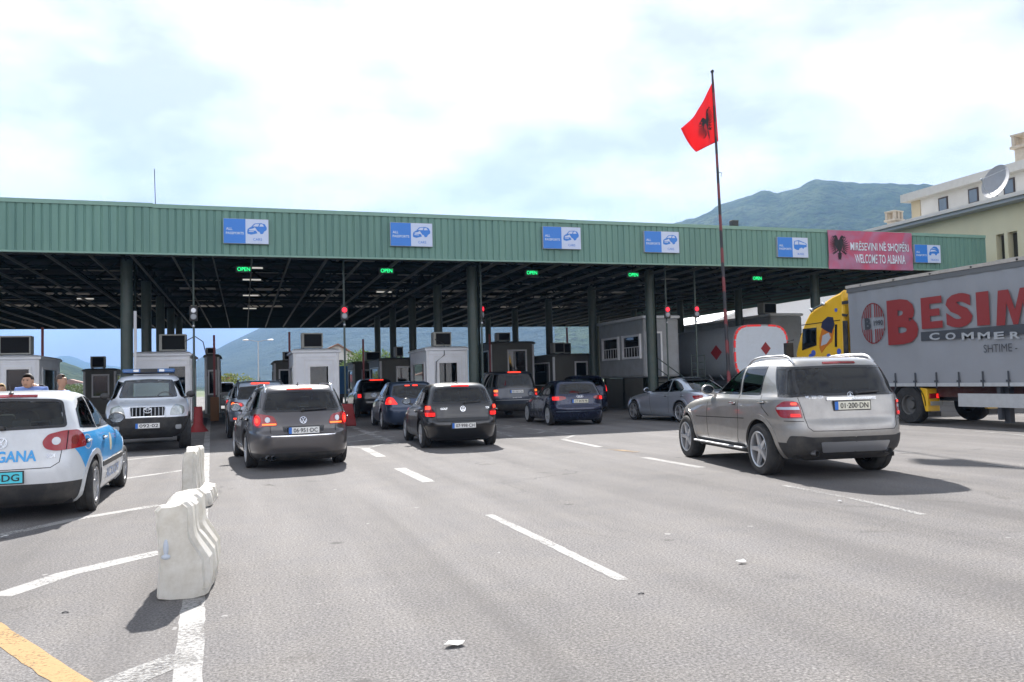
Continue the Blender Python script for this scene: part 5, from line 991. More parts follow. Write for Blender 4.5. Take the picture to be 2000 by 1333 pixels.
# 9 big dark SUV beside the column --------------------------------------
rg_, sh = car('suv', 'tall dark slate off-roader with stacked square red lamps, beside the round green column', 'car', 'cars at the border crossing', (9.85, 30.9), 0, dict(
    rings=RRR, res=.06, wb=2.745, R=.38, tr=.95, tw=.26, rim=.24, paint=P_rr, glass='privacy', side=[[(1.95, 1.22), (1.3, 1.66), (.75, 1.70), (.70, 1.2)], [(.64, 1.2), (.69, 1.7), (-.1, 1.7), (-.1, 1.2)], [(-.16, 1.2), (-.16, 1.7), (-.62, 1.68), (-.74, 1.2)]], rearglass=[(0, 1.16), (.80, 1.16), (.72, 1.68), (0, 1.70)], windscreen=[(0, 1.2), (.74, 1.2), (.64, 1.7), (0, 1.72)], mirror=(1.85, 1.25), lower=.55, lowers=.45,
    extra=[('tail_light', 'rear', [(.72, .86), (.92, .86), (.92, 1.12), (.72, 1.12)], 'red_lens', .012), ('brake_lamp', 'rear', rounded([(.74, 1.02), (.91, 1.02), (.91, 1.10), (.74, 1.10)], .03), 'amber', .02), ('lamp_core', 'rear', rounded([(.76, .88), (.91, .88), (.91, .96), (.76, .96)], .03), 'red_lit', .02),
           ('third_brake_light', 'rear', [(-.26, 1.74), (.26, 1.74), (.26, 1.765), (-.26, 1.765)], 'red_hot', .02, (1,)), ('chrome_strip', 'rear', [(-.85, .70), (.85, .70), (.85, .72), (-.85, .72)], 'steel', .012, (1,))], texts=[('RANGE ROVER', 0, .80, .04, 'steel')]))
pl = plate(sh, rg_, '01·161·CA', 0, 1.03, 'plate', .52, .11, .012)
# 10 blue car behind the midnight one -----------------------------------
mpv, sh = car('hatchback', 'dark navy car mostly hidden behind the midnight blue hatchback, its right lamp lit', 'car', 'cars at the border crossing', (14.1, 33.3), 0, dict(
    rings=sc_rings(GOLF5, 1.0, 1.02, 1.08), res=.07, wb=2.6, R=.32, tr=.87, paint=P_aud, glass='privacy', side=[[(1.70, 1.1), (1.02, 1.47), (.42, 1.50), (.35, 1.09)]], rearglass=[(0, 1.12), (.62, 1.13), (.54, 1.45), (0, 1.49)], windscreen=[(0, 1.1), (.66, 1.1), (.50, 1.48), (0, 1.5)], mirror=(1.72, 1.12),
    extra=[('tail_light', 'rear', rounded([(.70, .88), (.86, .88), (.93, 1.12), (.82, 1.15), (.74, 1.0)], .03), 'red_lit', .012)]))
# 11 silver sedan -----------------------------------------------------
sed, sh = car('saloon_car', 'silver blue saloon with dark windows turning into the lane left of the champagne off-roader', 'car', 'cars at the border crossing', (13.85, 23.3), 6, dict(
    rings=SEDAN, wb=2.70, R=.325, tr=.89, rim=.235, paint=P_sil, glass='privacy', side=[[(1.80, .97), (1.25, 1.24), (.92, 1.31), (.66, 1.325), (.62, .955)], [(.56, .955), (.60, 1.325), (.38, 1.30), (.16, 1.20), (-.04, 1.06), (-.06, .96)]], rear_glass='cabglass',
    rearglass=[(0, 1.01), (.60, 1.01), (.46, 1.30), (0, 1.325)], windscreen=[(0, .965), (.68, .965), (.52, 1.30), (0, 1.33)], mirror=(1.78, .99), handles=[(.75, .83), (-.12, .84)],
    gaps=[('side', [(.60, .95), (.58, .6), (.62, .26)]), ('side', [(1.62, .95), (1.66, .8), (1.62, .26)]), ('side', [(-.1, .95), (-.08, .8), (.1, .62)])],
    extra=[('tail_light', 'rear', rounded([(.62, .72), (.95, .74), (1.0, .84), (.66, .86)], .03), 'red_lens', .012), ('headlight', 'front', rounded([(.60, .62), (.95, .64), (1.05, .74), (.66, .74)], .03), 'head_lens', .012)], antenna=(.62, .05)))
sp = MB(); sp.hexa([(.10, -.5, 1.30), (.34, -.52, 1.385), (.34, .52, 1.385), (.10, .5, 1.30), (.10, -.5, 1.32), (.34, -.52, 1.40), (.34, .52, 1.40), (.10, .5, 1.32)]); sp.build('roof_spoiler', 'blackpaint', sed, bevel=.008)
# 12 black SUV further on ---------------------------------------------
bs, sh = car('suv', 'glossy black off-roader between the red barrier block and the slate blue estate', 'car', 'cars at the border crossing', (5.55, 37.2), 0, dict(
    rings=sc_rings(MLR, .97, .97, .96), res=.07, wb=2.78, R=.35, tr=.92, paint=P_g4, glass='privacy', side=[[(1.85, 1.12), (1.22, 1.50), (.78, 1.54), (.68, 1.10)], [(.62, 1.10), (.70, 1.54), (-.1, 1.54), (-.1, 1.1)]], rearglass=[(0, 1.09), (.80, 1.09), (.70, 1.5), (0, 1.54)], windscreen=[(0, 1.12), (.70, 1.12), (.58, 1.54), (0, 1.56)], mirror=(1.8, 1.16), handles=[(.8, 1.0)], handlemat='chrome',
    extra=[('tail_light', 'rear', rounded([(.72, .86), (.96, .86), (.96, 1.02), (.72, 1.02)], .03), 'red_lit', .012), ('third_brake_light', 'rear', [(-.3, 1.60), (.3, 1.60), (.3, 1.62), (-.3, 1.62)], 'red_hot', .02, (1,)), ('chrome_strip', 'side', [(-.3, 1.075), (1.9, 1.085), (1.9, 1.10), (-.3, 1.09)], 'chrome', .01)]))
# 13 dark car ahead of the compact SUV ----------------------------------
bh, sh = car('hatchback', 'black car peeping out left of the steel blue compact off-roader', 'car', 'cars at the border crossing', (.10, 36.5), 1, dict(
    rings=GOLF4, res=.07, wb=2.511, R=.31, tr=.85, paint=P_g4, glass='privacy', side=[[(1.68, .96), (1.0, 1.325), (.42, 1.355), (.35, .95)]], rearglass=[(0, .985), (.70, .99), (.60, 1.30), (0, 1.35)], windscreen=[(0, .965), (.66, .965), (.50, 1.335), (0, 1.36)], mirror=(1.72, 1.0),
    extra=[('tail_light', 'rear', rounded([(.60, .80), (.93, .80), (.93, .95), (.66, .95)], .03), 'red_lit', .012)]))
wv, sh = car('van', 'small white van far down the left lane under the red container', 'van', 'cars at the border crossing', (-1.4, 58), 0, dict(
    rings=RRR, res=.09, wb=2.9, R=.33, tr=.92, paint=P_pol, glass='privacy', side=[[(1.95, 1.22), (1.3, 1.66), (.75, 1.70), (.70, 1.2)]], rearglass=[(0, 1.16), (.80, 1.16), (.72, 1.68), (0, 1.70)], windscreen=[(0, 1.2), (.74, 1.2), (.64, 1.7), (0, 1.72)], mirror=(1.85, 1.25), extra=[('tail_light', 'rear', [(.80, .86), (.92, .86), (.92, 1.12), (.80, 1.12)], 'red_lit', .012)]))
# ------------------------------------------------------------------ building on the right
m_yel = mat('yellow_render', (.62, .58, .40), .85, var=.06, vs=.5, dirt=.15, dcol=(.45, .45, .4)); m_wht = mat('white_render', (.62, .60, .56), .85, var=.05, vs=.6, dirt=.15); m_par = mat('parapet_grey', (.52, .51, .48), .8, dirt=.2); m_gut = mat('gutter_grey', (.30, .33, .36), .5); m_rf = mat('pale_roof', (.5, .49, .46), .8, dirt=.3)
BX = 34.0
bd_ = empty('customs_building', (BX, 24, 0), 0, 'yellow rendered building with white upper storey rising behind the grey trailer', 'building')
def bp(b, name, m, parent=bd_, **k): return b.map(lambda v: Vector((v.x-BX, v.y-24, v.z))).build(name, m, parent, **k)
wins = []
for xa, xb in ((1945, 1963), (1968, 1989)):
    a, c = PX(xa, 461, BX), PX(xb, 500, BX); wins.append((c.y, a.y))
wins.sort(); zw0, zw1 = 6.55, 7.75; b = MB(); ys = [6.]+[v for w_ in wins for v in w_]+[39.]
for k in range(0, len(ys), 2): b.box(BX, BX+.4, ys[k], ys[k+1], 0, 9.15)
for ya, yb in wins: b.box(BX, BX+.4, ya, yb, 0, zw0); b.box(BX, BX+.4, ya, yb, zw1, 9.15)
b.box(BX+.4, 62, 38.6, 39, 0, 9.15); bp(b, 'lower_wall', m_yel)
for ya, yb in wins: o = bp(MB().box(BX+.30, BX+.34, ya+.03, yb-.03, zw0+.03, zw1-.03), 'window', mat('window_dark', (.01, .011, .013), .15, coat=1.)); bp(MB().box(BX-.03, BX+.02, ya-.05, yb+.05, zw0-.08, zw0), 'window_sill', m_par, o)
bp(MB().hexa([(BX-.7, 6, 9.2), (38.5, 6, 10.0), (38.5, 40.2, 10.0), (BX-.7, 40.2, 9.2), (BX-.7, 6, 9.38), (38.5, 6, 10.18), (38.5, 40.2, 10.18), (BX-.7, 40.2, 9.38)]), 'lower_roof', m_rf)
bp(MB().box(BX-.82, BX-.70, 6, 40.2, 9.18, 9.34), 'gutter', m_wht); bp(MB().box(BX-.68, BX+.02, 6, 39.6, 9.02, 9.19), 'soffit', m_gut)
UX = 38.4; yu = PX(1782, 410, UX).y; zt1 = PX(1758, 382, UX-.5).z; zb1 = PX(1758, 397, UX-.5).z
bp(MB().box(UX, 58, 6, yu, 9.6, zb1), 'upper_wall', m_wht); bp(MB().box(UX-.5, 58.5, 5.5, PX(1758, 385, UX-.5).y, zb1, zt1), 'roof_parapet', m_par); bp(MB().box(UX-.07, UX-.003, yu-.65, yu, 9.9, zb1), 'corner_pilaster', mat('cream_stone', (.5, .42, .28), .8))
for px, py in ((1843, 400), (1902, 383), (1972, 365), (2045, 340)):
    p = PX(px, py, UX); zc_ = p.z; o = bp(MB().box(UX-.05, UX-.003, p.y-.33, p.y+.33, zc_-.42, zc_+.42), 'window', mat('window_frame_brown', (.05, .035, .03), .5)); bp(MB().box(UX-.06, UX-.051, p.y-.25, p.y+.25, zc_-.34, zc_+.34), 'window_pane', mat('window_sky', (.10, .13, .16), .05, coat=1.), o)
m_st = mat('chimney_stone', (.50, .44, .36), .85, dirt=.4)
def chimney(x, y, z, s, label):
    o = empty('chimney', (x, y, z), R_(12), label, 'chimney', 'stone chimneys'); MB().box(-.5*s, .5*s, -.4*s, .4*s, -.6, .35*s).build('shaft', m_st, o, bevel=.02); MB().box(-.72*s, .72*s, -.6*s, .6*s, .35*s, .55*s).build('lower_slab', m_st, o, bevel=.03); MB().box(-.68*s, .68*s, -.55*s, .55*s, 1.2*s, 1.32*s).build('cap', m_st, o, bevel=.02)
    for a, c in ((-.5, -.4), (.5, -.4), (-.5, .4), (.5, .4), (0, -.4), (0, .4)): MB().cbox((a*s, c*s, .87*s), (.22*s, .2*s, .64*s)).build('post', m_st, o)
p = PX(1747, 440, 35.6); chimney(35.6, p.y, 9.75, .62, 'weathered stone chimney with slotted top beside the white upper storey'); p = PX(2002, 305, 39.5); chimney(39.5, p.y, p.z+.1, .8, 'stone chimney on the upper roof at the right edge of the picture')
# satellite dish
p = PX(1948, 392, 33.9); ds = empty('satellite_dish', (33.9, p.y, 9.4), 0, 'large grey satellite dish standing on the edge of the lower roof', 'satellite dish')
MB().tube([(0, 0, -.1), (0, 0, .55)], .05, 8).box(-.15, .15, -.15, .15, -.1, -.05).build('mast', m_gut, ds)
dn = (CAM-Vector((33.9, p.y, 9.4))).normalized(); dn = (dn+Vector((-.55, .75, .55))).normalized(); q_ = dn.to_track_quat('Z', 'Y'); dc = Vector((-.05, 0, .85))
prof = [(0, -.16), (.25, -.14), (.5, -.09), (.72, -.01), (.80, .03), (.80, .0), (.72, -.04), (.5, -.12), (.25, -.17), (0, -.19)]
MB().lathe(prof, 32, 2).map(lambda v: q_ @ v+dc).build('reflector', mat('dish_grey', (.30, .31, .33), .5, dirt=.2), ds, smooth=60)
tip = q_ @ Vector((0, -.15, .75))+dc; MB().tube([q_ @ Vector((0, -.78, 0))+dc, q_ @ Vector((0, -.55, .5))+dc, tip], .022, 6).tube([q_ @ Vector((.5, .5, 0))+dc, tip], .01, 5).sphere(tip, .07, 8, 6).build('feed_arm', m_gut, ds)
# white building seen under the canopy ---------------------------------------
wb_ = empty('white_shed', (38, 66, 0), 0, 'white walled building with sloping roof glimpsed under the canopy behind the tanker', 'building')
ptl = [PY(1366, 642, 70), PY(1440, 611, 70), PY(1470, 598, 70), PY(1600, 570, 70), PY(1640, 570, 70)]
MB().prism([(v.x-38, v.z) for v in ptl]+[(ptl[-1].x-38, 0), (ptl[0].x-38, 0)], 1, 4, 14).build('gable_wall', mat('white_sheet_wall', (.7, .7, .72), .6), wb_)
rf_ = MB()
for a, c in zip(ptl[:-1], ptl[1:]): rf_.hexa([(a.x-38, 3.6, a.z+.01), (c.x-38, 3.6, c.z+.01), (c.x-38, 14.4, c.z+.01), (a.x-38, 14.4, a.z+.01), (a.x-38, 3.6, a.z+.25), (c.x-38, 3.6, c.z+.25), (c.x-38, 14.4, c.z+.25), (a.x-38, 14.4, a.z+.25)])
rf_.build('roof', mat('white_roof_sheet', (.75, .75, .76), .5), wb_)
# roof floodlight ----------------------------------------------------------------
p = PY(1433, 434, YF+.6); fl_ = empty('floodlight', (p.x, p.y, ZT), 0, 'small black floodlight on a crossbar on the canopy roof right of the flagpole', 'floodlight')
MB().box(-.16, .16, -.12, .1, .12, .36).build('lamp_head', 'blackplastic', fl_, bevel=.03); MB().tube([(0, 0, -.2), (0, 0, .14)], .025, 6).tube([(-.55, 0, .06), (.6, 0, .08)], .02, 6).build('bracket', m_steel, fl_)
# ------------------------------------------------------------------ lorry with grey curtain trailer
TX = 17.3
m_cur = mat('trailer_curtain', (.26, .275, .30), .5, var=.05, vs=.7, dirt=.15, bump=.25, bs=1.4); m_red = mat('print_red', (.24, .025, .025), .5); m_dk = mat('print_charcoal', (.05, .055, .065), .5); m_gl = mat('print_pale', (.36, .38, .40), .5); m_oxr = mat('chassis_oxide', (.06, .012, .012), .6, dirt=.3); m_yl = mat('lorry_yellow', (.78, .46, .015), .35, coat=.5, dirt=.1, dcol=(.6, .16, .02)); m_alu = mat('aluminium_board', (.52, .54, .55), .45, metal=.3, dirt=.2)
Yf_, Yr_ = PX(1657, 600, TX).y, 7.0; zb0, zt0 = 1.10, 4.03
tr_ = empty('lorry_trailer', (TX+1.25, Yf_-4, 0), 0, 'grey curtain sided trailer with big red lettering behind the yellow cab', 'trailer')
def tp(b, name, m, parent=tr_, **k): return b.map(lambda v: Vector((v.x-TX-1.25, v.y-Yf_+4, v.z))).build(name, m, parent, **k)
b = MB(); n = 90
for i in range(n+1):
    y = Yf_-(Yf_-Yr_)*i/n
    for j in range(9): v = j/8; b.v.append((TX+.018*math.sin(i*.55+v*2)*math.sin(v*math.pi)+.012*math.sin(i*1.7)*v, y, zb0+.0+(zt0-.22-zb0)*v))
for i in range(n):
    for j in range(8): q = i*9+j; b.f.append((q, q+1, q+10, q+9))
tp(b, 'curtain', m_cur, smooth=180); tp(MB().box(TX+.04, TX+2.5, Yr_, Yf_, zb0+.02, zt0-.05), 'box_body', m_gl)
tp(MB().box(TX-.03, TX+.10, Yr_, Yf_+.02, zt0-.22, zt0-.09), 'curtain_rail', mat('rail_grey', (.12, .125, .13), .5)); tp(MB().box(TX-.05, TX+2.52, Yr_-.02, Yf_+.04, zt0-.085, zt0), 'roof_edge', mat('canvas_edge', (.45, .42, .38), .7, dirt=.4))
tp(MB().box(TX-.03, TX+.06, Yr_, Yf_, zb0-.09, zb0+.0), 'side_rail', m_alu); tp(MB().box(TX+.35, TX+2.15, Yr_, Yf_-.3, .72, 1.0), 'chassis', m_oxr)
for k in range(17):
    y = Yf_-.35-k*.72
    if y > Yr_: tp(MB().box(TX-.04, TX-.028, y-.02, y+.02, zb0-.12, zb0+.28).box(TX-.05, TX-.041, y-.06, y+.06, zb0+.02, zb0+.07), 'strap_buckle', m_dk)
for k in range(9):
    y = Yf_-.6-k*1.3; tp(MB().cbox((TX-.035, y, zt0-.05), (.03, .06, .05)), 'roof_clip', m_dk)
ya, yb = PX(1872, 780, TX).y, Yr_; tp(MB().box(TX-.01, TX+.04, yb, ya, .50, .83), 'side_guard', m_alu); tp(MB().box(TX+.05, TX+.15, ya-1.2, ya-1.1, .2, 1.0).box(TX+.2, TX+.35, ya-1.3, ya-1.15, .12, 1.0), 'landing_leg', m_dk)
tp(MB().box(TX+.3, TX+1.2, ya-3.2, ya-2.4, .38, .50), 'toolbox', m_dk)
def side_text(s_, pxa, pya, pxb, pyb, m, bold=.03, off=.05, name='lettering', wide=True):
    a, c = PX(pxa, (pya+pyb)/2, TX-off), PX(pxb, (pya+pyb)/2, TX-off); t1 = PX((pxa+pxb)/2, pya, TX-off).z; t0 = PX((pxa+pxb)/2, pyb, TX-off).z; yc, zc_ = (a.y+c.y)/2, (t0+t1)/2
    mb = text(s_, bold=bold, width=abs(a.y-c.y), height=t1-t0); return tp(mb.map(lambda v: Vector((TX-off-v.z, yc-v.x, zc_+v.y))), name, m)
for ch, box in (('B', (1733, 584, 1793, 673)), ('S', (1847, 573, 1899, 640))): side_text(ch, *box, m_red, .055)
BLK = {'E': [[(0, 0), (1, 0), (1, .22), (.42, .22), (.42, .39), (.88, .39), (.88, .61), (.42, .61), (.42, .78), (1, .78), (1, 1), (0, 1)]], 'I': [[(0, 0), (1, 0), (1, 1), (0, 1)]],
       'M': [[(.04, 0), (.26, 0), (.32, .62), (.46, 0), (.58, 0), (.72, .62), (.78, 0), (1, 0), (.92, 1), (.66, 1), (.52, .42), (.38, 1), (.12, 1)]]}
for ch, (xa, ya, xb, yb) in (('E', (1799, 580, 1840, 642)), ('I', (1907, 570, 1932, 636)), ('M', (1941, 564, 2022, 634))):
    a_, c_ = PX(xa, (ya+yb)/2, TX-.05), PX(xb, (ya+yb)/2, TX-.05); t1 = PX((xa+xb)/2, ya, TX-.05).z; t0 = PX((xa+xb)/2, yb, TX-.05).z
    for pl_ in BLK[ch]: tp(MB().poly([(TX-.05, a_.y+(c_.y-a_.y)*u, t0+(t1-t0)*v) for u, v in pl_]), 'lettering', m_red)
a, c = PX(1799, 658, TX-.04), PX(2120, 650, TX-.04); tp(MB().box(TX-.045, TX-.03, c.y, a.y, a.z-.12, a.z+.12), 'printed_bar', m_dk)

for k_, ch in enumerate('COMMERCE'): side_text(ch, 1815+31.5*k_, 650.5-.5*k_, 1835+31.5*k_+(4 if ch == 'M' else 0), 664.5-.5*k_, m_gl, .03, .055)
side_text('SHTIME -', 1921, 672, 1987, 688, m_dk, .0); 
a = PX(1705, 632, TX-.05); rw = abs(PX(1682, 632, TX).y-PX(1728, 632, TX).y)/2; rh = (PX(1705, 592, TX).z-PX(1705, 672, TX).z)/2; lg = MB(); sc_ = rw/rh
lg.add(ring_mb(rh, .03, 36, sc_))
for k in range(11):
    x = (-1+2*(k+.5)/11)*rw; h_ = rh*math.sqrt(max(0, 1-(x/rw)**2))-.01
    if abs(x) < .03: continue
    for z1_, z2_ in (((-h_, h_),) if x < -rw else ((-h_, -.17), (.17, h_))): lg.quad((x-.020, z1_, 0), (x+.020, z1_, 0), (x+.020, z2_, 0), (x-.020, z2_, 0))
def tl(mb, o=.05): return mb.map(lambda v: Vector((TX-o-v.z, a.y-v.x, a.z+v.y)))
tp(tl(lg), 'round_emblem', m_red); t1_ = text('B', bold=.05, height=.34); tp(tl(t1_.map(lambda v: Vector((v.x-rw*.45, v.y, 0)))), 'lettering', m_dk); t2_ = text('1990', bold=.02, height=.15); tp(tl(t2_.map(lambda v: Vector((v.x+rw*.45, v.y, 0)))), 'lettering', m_dk)
for y in (Yr_+1.2, Yr_+2.5, Yr_+3.8):
    for x_, sg in ((TX+.2, 1), (TX+2.3, -1)): tp(MB().lathe([(.28, -.15), (.5, -.15), (.52, -.1), (.52, .1), (.5, .15), (.28, .15)], 28, 0, (x_, y, .52), closed=True), 'wheel', 'rubber', smooth=40)
# tractor
tc_ = empty('lorry_cab', (TX+1.25, Yf_+1.2, 0), 0, 'yellow lorry cab with tall roof deflector at the front of the grey trailer', 'lorry')
def cb(b, name, m, parent=tc_, **k): return b.map(lambda v: Vector((v.x-TX-1.25, v.y-Yf_-1.2, v.z))).build(name, m, parent, **k)
def yz(px, py, x=TX): p = PX(px, py, x); return (p.y, p.z)
prof = [yz(1553, 690), yz(1557, 672), yz(1566, 643), yz(1572, 627), yz(1580, 612), yz(1592, 602), yz(1606, 592), yz(1624, 579), yz(1638, 572), yz(1645, 565), yz(1646, 700)]
y0c = prof[0][0]; prof = [(y0c, .9)]+prof[:-1]+[(prof[-1][0], .9)]
cb(MB().prism(prof, 0, TX+.02, TX+2.48), 'cab_body', m_yl, bevel=.07)
cb(MB().box(TX+.03, TX+2.47, y0c-.25, y0c+.10, .35, .95), 'front_bumper', m_yl, bevel=.06); cb(MB().box(TX+.03, TX+2.47, prof[-1][0], y0c-1.55, .55, .92), 'lower_side', m_yl, bevel=.03); cb(MB().box(TX+.1, TX+2.4, y0c-.2, y0c+.105, .96, 1.6), 'grille', 'blackplastic')
def cpanel(pts, m, name, off=.012): return cb(MB().prism([yz(*p) for p in pts], 0, TX+.02-off, TX+.03), name, m)
cpanel([(1567, 643), (1594, 640), (1594, 675), (1566, 685)], 'blackpaint', 'door_window_frame'); o = cpanel([(1571, 646), (1592, 643), (1592, 672), (1570, 681)], 'privacy', 'side_window', .018)
cpanel([(1564, 635), (1640, 625), (1640, 626.3), (1564, 636.5)], 'blackpaint', 'roof_seam', .013); cpanel([(1645.5, 627), (1654, 627), (1656, 700), (1648, 700)], 'blackplastic', 'side_deflector_gap', .02); cpanel([(1630, 634), (1634, 634), (1634, 678), (1630, 678)], 'blackpaint', 'air_slot', .014); cpanel([(1644, 589), (1656, 587), (1655, 594), (1644, 595)], 'blackplastic', 'side_vent', .02); cpanel([(1644, 613), (1655, 614), (1653, 619), (1645, 618)], 'blackplastic', 'side_vent', .02)
m_dot = mat('livery_dot_blue', (.06, .12, .5), .4)
for px, py, r_ in ((1632, 606, 2.6), (1638, 687, 4), (1588, 690, 4), (1583, 697, 4), (1618, 697, 4)): cpanel([(px+r_*math.cos(k*.5236), py+r_*1.5*math.sin(k*.5236)) for k in range(12)], m_dot, 'blue_spot', .013)
cpanel([(1600, 660), (1606, 640), (1622, 634), (1628, 646), (1624, 668), (1612, 678), (1604, 690), (1600, 680)], mat('livery_orange', (.55, .17, .015), .4), 'orange_airbrush', .0125)
cpanel([(1606, 628), (1616, 619), (1626, 620), (1629, 634), (1624, 652), (1612, 646), (1603, 640)], mat('livery_navy', (.02, .025, .06), .4), 'navy_swoosh', .0145); cpanel([(1606, 656), (1618, 650), (1622, 660), (1614, 672), (1603, 676)], mat('livery_pale', (.45, .47, .5), .4), 'pale_swoosh', .0145)
cb(MB().tube([(TX-.06, *yz(1589, 606)), (TX-.06, *yz(1612, 594))], .035, 8).sphere((TX-.06, *yz(1589, 606)), .07, 10, 7).sphere((TX-.06, *yz(1612, 594)), .07, 10, 7), 'air_horn', 'chrome', smooth=50)
cb(MB().box(TX-.32, TX-.04, y0c+.02, y0c+.16, 1.95, 2.45).box(TX-.3, TX-.05, y0c+.03, y0c+.15, 1.6, 1.9).tube([(TX, y0c+.05, 2.55), (TX-.2, y0c+.08, 2.5), (TX-.2, y0c+.08, 1.6), (TX, y0c+.05, 1.6)], .02, 6), 'wing_mirror', 'blackplastic', bevel=.03)
cb(MB().prism([(y0c+.012, 1.75), (y0c+.05, 1.7), (y0c-.12, 2.75), (y0c-.2, 2.75)], 0, TX+.15, TX+2.35), 'windscreen', 'privacy')
cb(MB().hexa([(TX+.02, prof[-1][0]-.55, 1.3), (TX+.06, prof[-1][0], 1.3), (TX+.06, prof[-1][0], 3.7), (TX+.02, prof[-1][0]-.3, 3.6), (TX+.08, prof[-1][0]-.55, 1.3), (TX+.12, prof[-1][0], 1.3), (TX+.12, prof[-1][0], 3.7), (TX+.08, prof[-1][0]-.3, 3.6)]), 'side_deflector', m_yl) if 0 else None
cb(MB().box(TX+.7, TX+1.8, 16.6, y0c-.3, .6, .9), 'frame', m_dk); yw = PX(1772, 800, TX).y
def bigwheel(x_, y, sg, parent=tc_):
    o = cb(MB().lathe([(.27, -.15), (.49, -.16), (.51, -.12), (.51, .12), (.49, .16), (.27, .15)], 36, 0, (x_, y, .51), closed=True), 'wheel', 'rubber', parent, smooth=40)
    cb(MB().lathe([(.285, -.14), (.25, -.12), (.24, .0), (.12, .03), (.11, -.06), (0, -.07)] if sg > 0 else [(.285, .14), (.25, .12), (.24, 0), (.12, -.03), (.11, .06), (0, .07)], 28, 0, (x_, y, .51)), 'rim', mat('dirty_rim', (.10, .10, .10), .6, dirt=.3), o, smooth=40)
bigwheel(TX+.2, yw, 1); bigwheel(TX+2.3, yw, -1); bigwheel(TX+.2, y0c-.95, 1); bigwheel(TX+2.3, y0c-.95, -1)
for x_ in (TX+.03, TX+2.07):
    g = MB(); R1 = .60; seg_ = [(yw+R1*math.cos(t), .51+R1*math.sin(t)) for t in [math.radians(-8+k*10) for k in range(20)]]
    seg_ = [(y_, z_) for y_, z_ in seg_ if z_ > .45]
    for q1, q2 in zip(seg_[:-1], seg_[1:]):
        u1_, u2_ = Vector((q1[0]-yw, q1[1]-.51)).normalized()*.04, Vector((q2[0]-yw, q2[1]-.51)).normalized()*.04
        g.hexa([(x_, q1[0], q1[1]), (x_+.4, q1[0], q1[1]), (x_+.4, q2[0], q2[1]), (x_, q2[0], q2[1]), (x_, q1[0]+u1_.x, q1[1]+u1_.y), (x_+.4, q1[0]+u1_.x, q1[1]+u1_.y), (x_+.4, q2[0]+u2_.x, q2[1]+u2_.y), (x_, q2[0]+u2_.x, q2[1]+u2_.y)])
    o = cb(g, 'mudguard', m_dk); yq = yw-.66
    cb(MB().hexa([(x_, yq-.03, .34), (x_+.42, yq-.03, .34), (x_+.42, yq+.06, .34), (x_, yq+.06, .34), (x_, yq-.03, .95), (x_+.42, yq-.03, .95), (x_+.42, yq+.22, .98), (x_, yq+.22, .98)]), 'mudguard_flap', m_yl, o, bevel=.02)
    cb(MB().box(x_+.06, x_+.36, yq-.08, yq-.03, .68, .82), 'tail_light', 'red_lens', o, bevel=.01); cb(MB().box(x_+.26, x_+.34, yq-.09, yq-.081, .69, .81), 'brake_lamp', 'red_lit', o); cb(MB().box(x_+.02, x_+.42, yq-.05, yq-.02, .2, .33), 'mud_flap', 'blackplastic', o)
cb(MB().box(TX+.06, TX+.46, yw-.78, yw-.765, .50, .61), 'number_plate', mat('plate_dirty', (.3, .3, .27), .6))
# driver
dr = MB().sphere((TX+.75, y0c-.55, 2.42), .12, 12, 9, (.9, 1, 1.2)).tube([(TX+.75, y0c-.58, 2.3), (TX+.75, y0c-.6, 2.15)], .06, 8, .16).tube([(TX+.75, y0c-.6, 2.15), (TX+.75, y0c-.62, 1.6)], .2, 10, .17).tube([(TX+.58, y0c-.6, 2.12), (TX+.45, y0c-.45, 1.85), (TX+.5, y0c-.2, 1.95)], .055, 7)
o = dr.build('person', mat('skin', (.42, .24, .16), .6, var=.04), None, smooth=60); tag(o, 'driver in a white top behind the side window of the yellow cab', 'person')
# ------------------------------------------------------------------ tanker
YT = 30.6; pa, pc = PY(1433, 680, YT), PY(1540, 680, YT); tw_ = pc.x-pa.x; txc = (pa.x+pc.x)/2; ztt = PY(1487, 634, YT).z; yfar = 40.5
tk = empty('tank_trailer', (txc, YT, 0), 0, 'grey tank trailer with red reflective rim and red diamond placards', 'tanker')
def tsec(w_, z0_, z1_, n=40): return [(w_/2*math.copysign(abs(math.cos(t))**.42, math.cos(t)), (z0_+z1_)/2+(z1_-z0_)/2*math.copysign(abs(math.sin(t))**.62, math.sin(t))) for t in [2*math.pi*k/n for k in range(n)]]
zb_t = 1.25; S0 = tsec(tw_, zb_t, ztt); S1 = tsec(tw_-.14, zb_t+.07, ztt-.07)
b = MB().prism(S0, 1, .06, yfar-YT); b.build('tank_body', mat('tank_grey', (.34, .37, .40), .35, metal=.15, dirt=.2), tk, smooth=35)
MB().prism(S1, 1, -.015, .05).build('rear_dish', mat('tank_white', (.62, .68, .76), .35, coat=.4, dirt=.12), tk, smooth=30)
rm = MB(); n = 40; So = tsec(tw_-.02, zb_t+.01, ztt-.01, 120); Si = tsec(tw_-.17, zb_t+.09, ztt-.09, 120)
for k in range(120):
    if k % 5 == 4: continue
    j = (k+1) % 120; rm.hexa([(So[k][0], .0, So[k][1]), (So[j][0], 0, So[j][1]), (Si[j][0], 0, Si[j][1]), (Si[k][0], 0, Si[k][1]), (So[k][0], -.03, So[k][1]), (So[j][0], -.03, So[j][1]), (Si[j][0], -.03, Si[j][1]), (Si[k][0], -.03, Si[k][1])])
rm.build('reflective_rim', mat('reflective_red_glow', (.62, .03, .03), .4, emit=(1, .05, .05), es=.12), tk)  # faint red emission painted in for the light the rim reflects
m_dia = mat('placard_red', (.28, .015, .02), .5); zc_ = PY(1495, 681, YT).z; xd = PY(1495, 681, YT).x-txc
MB().prism([(xd-.24, zc_), (xd, zc_-.28), (xd+.24, zc_), (xd, zc_+.28)], 1, -.03, -.017).build('diamond_placard', m_dia, tk)
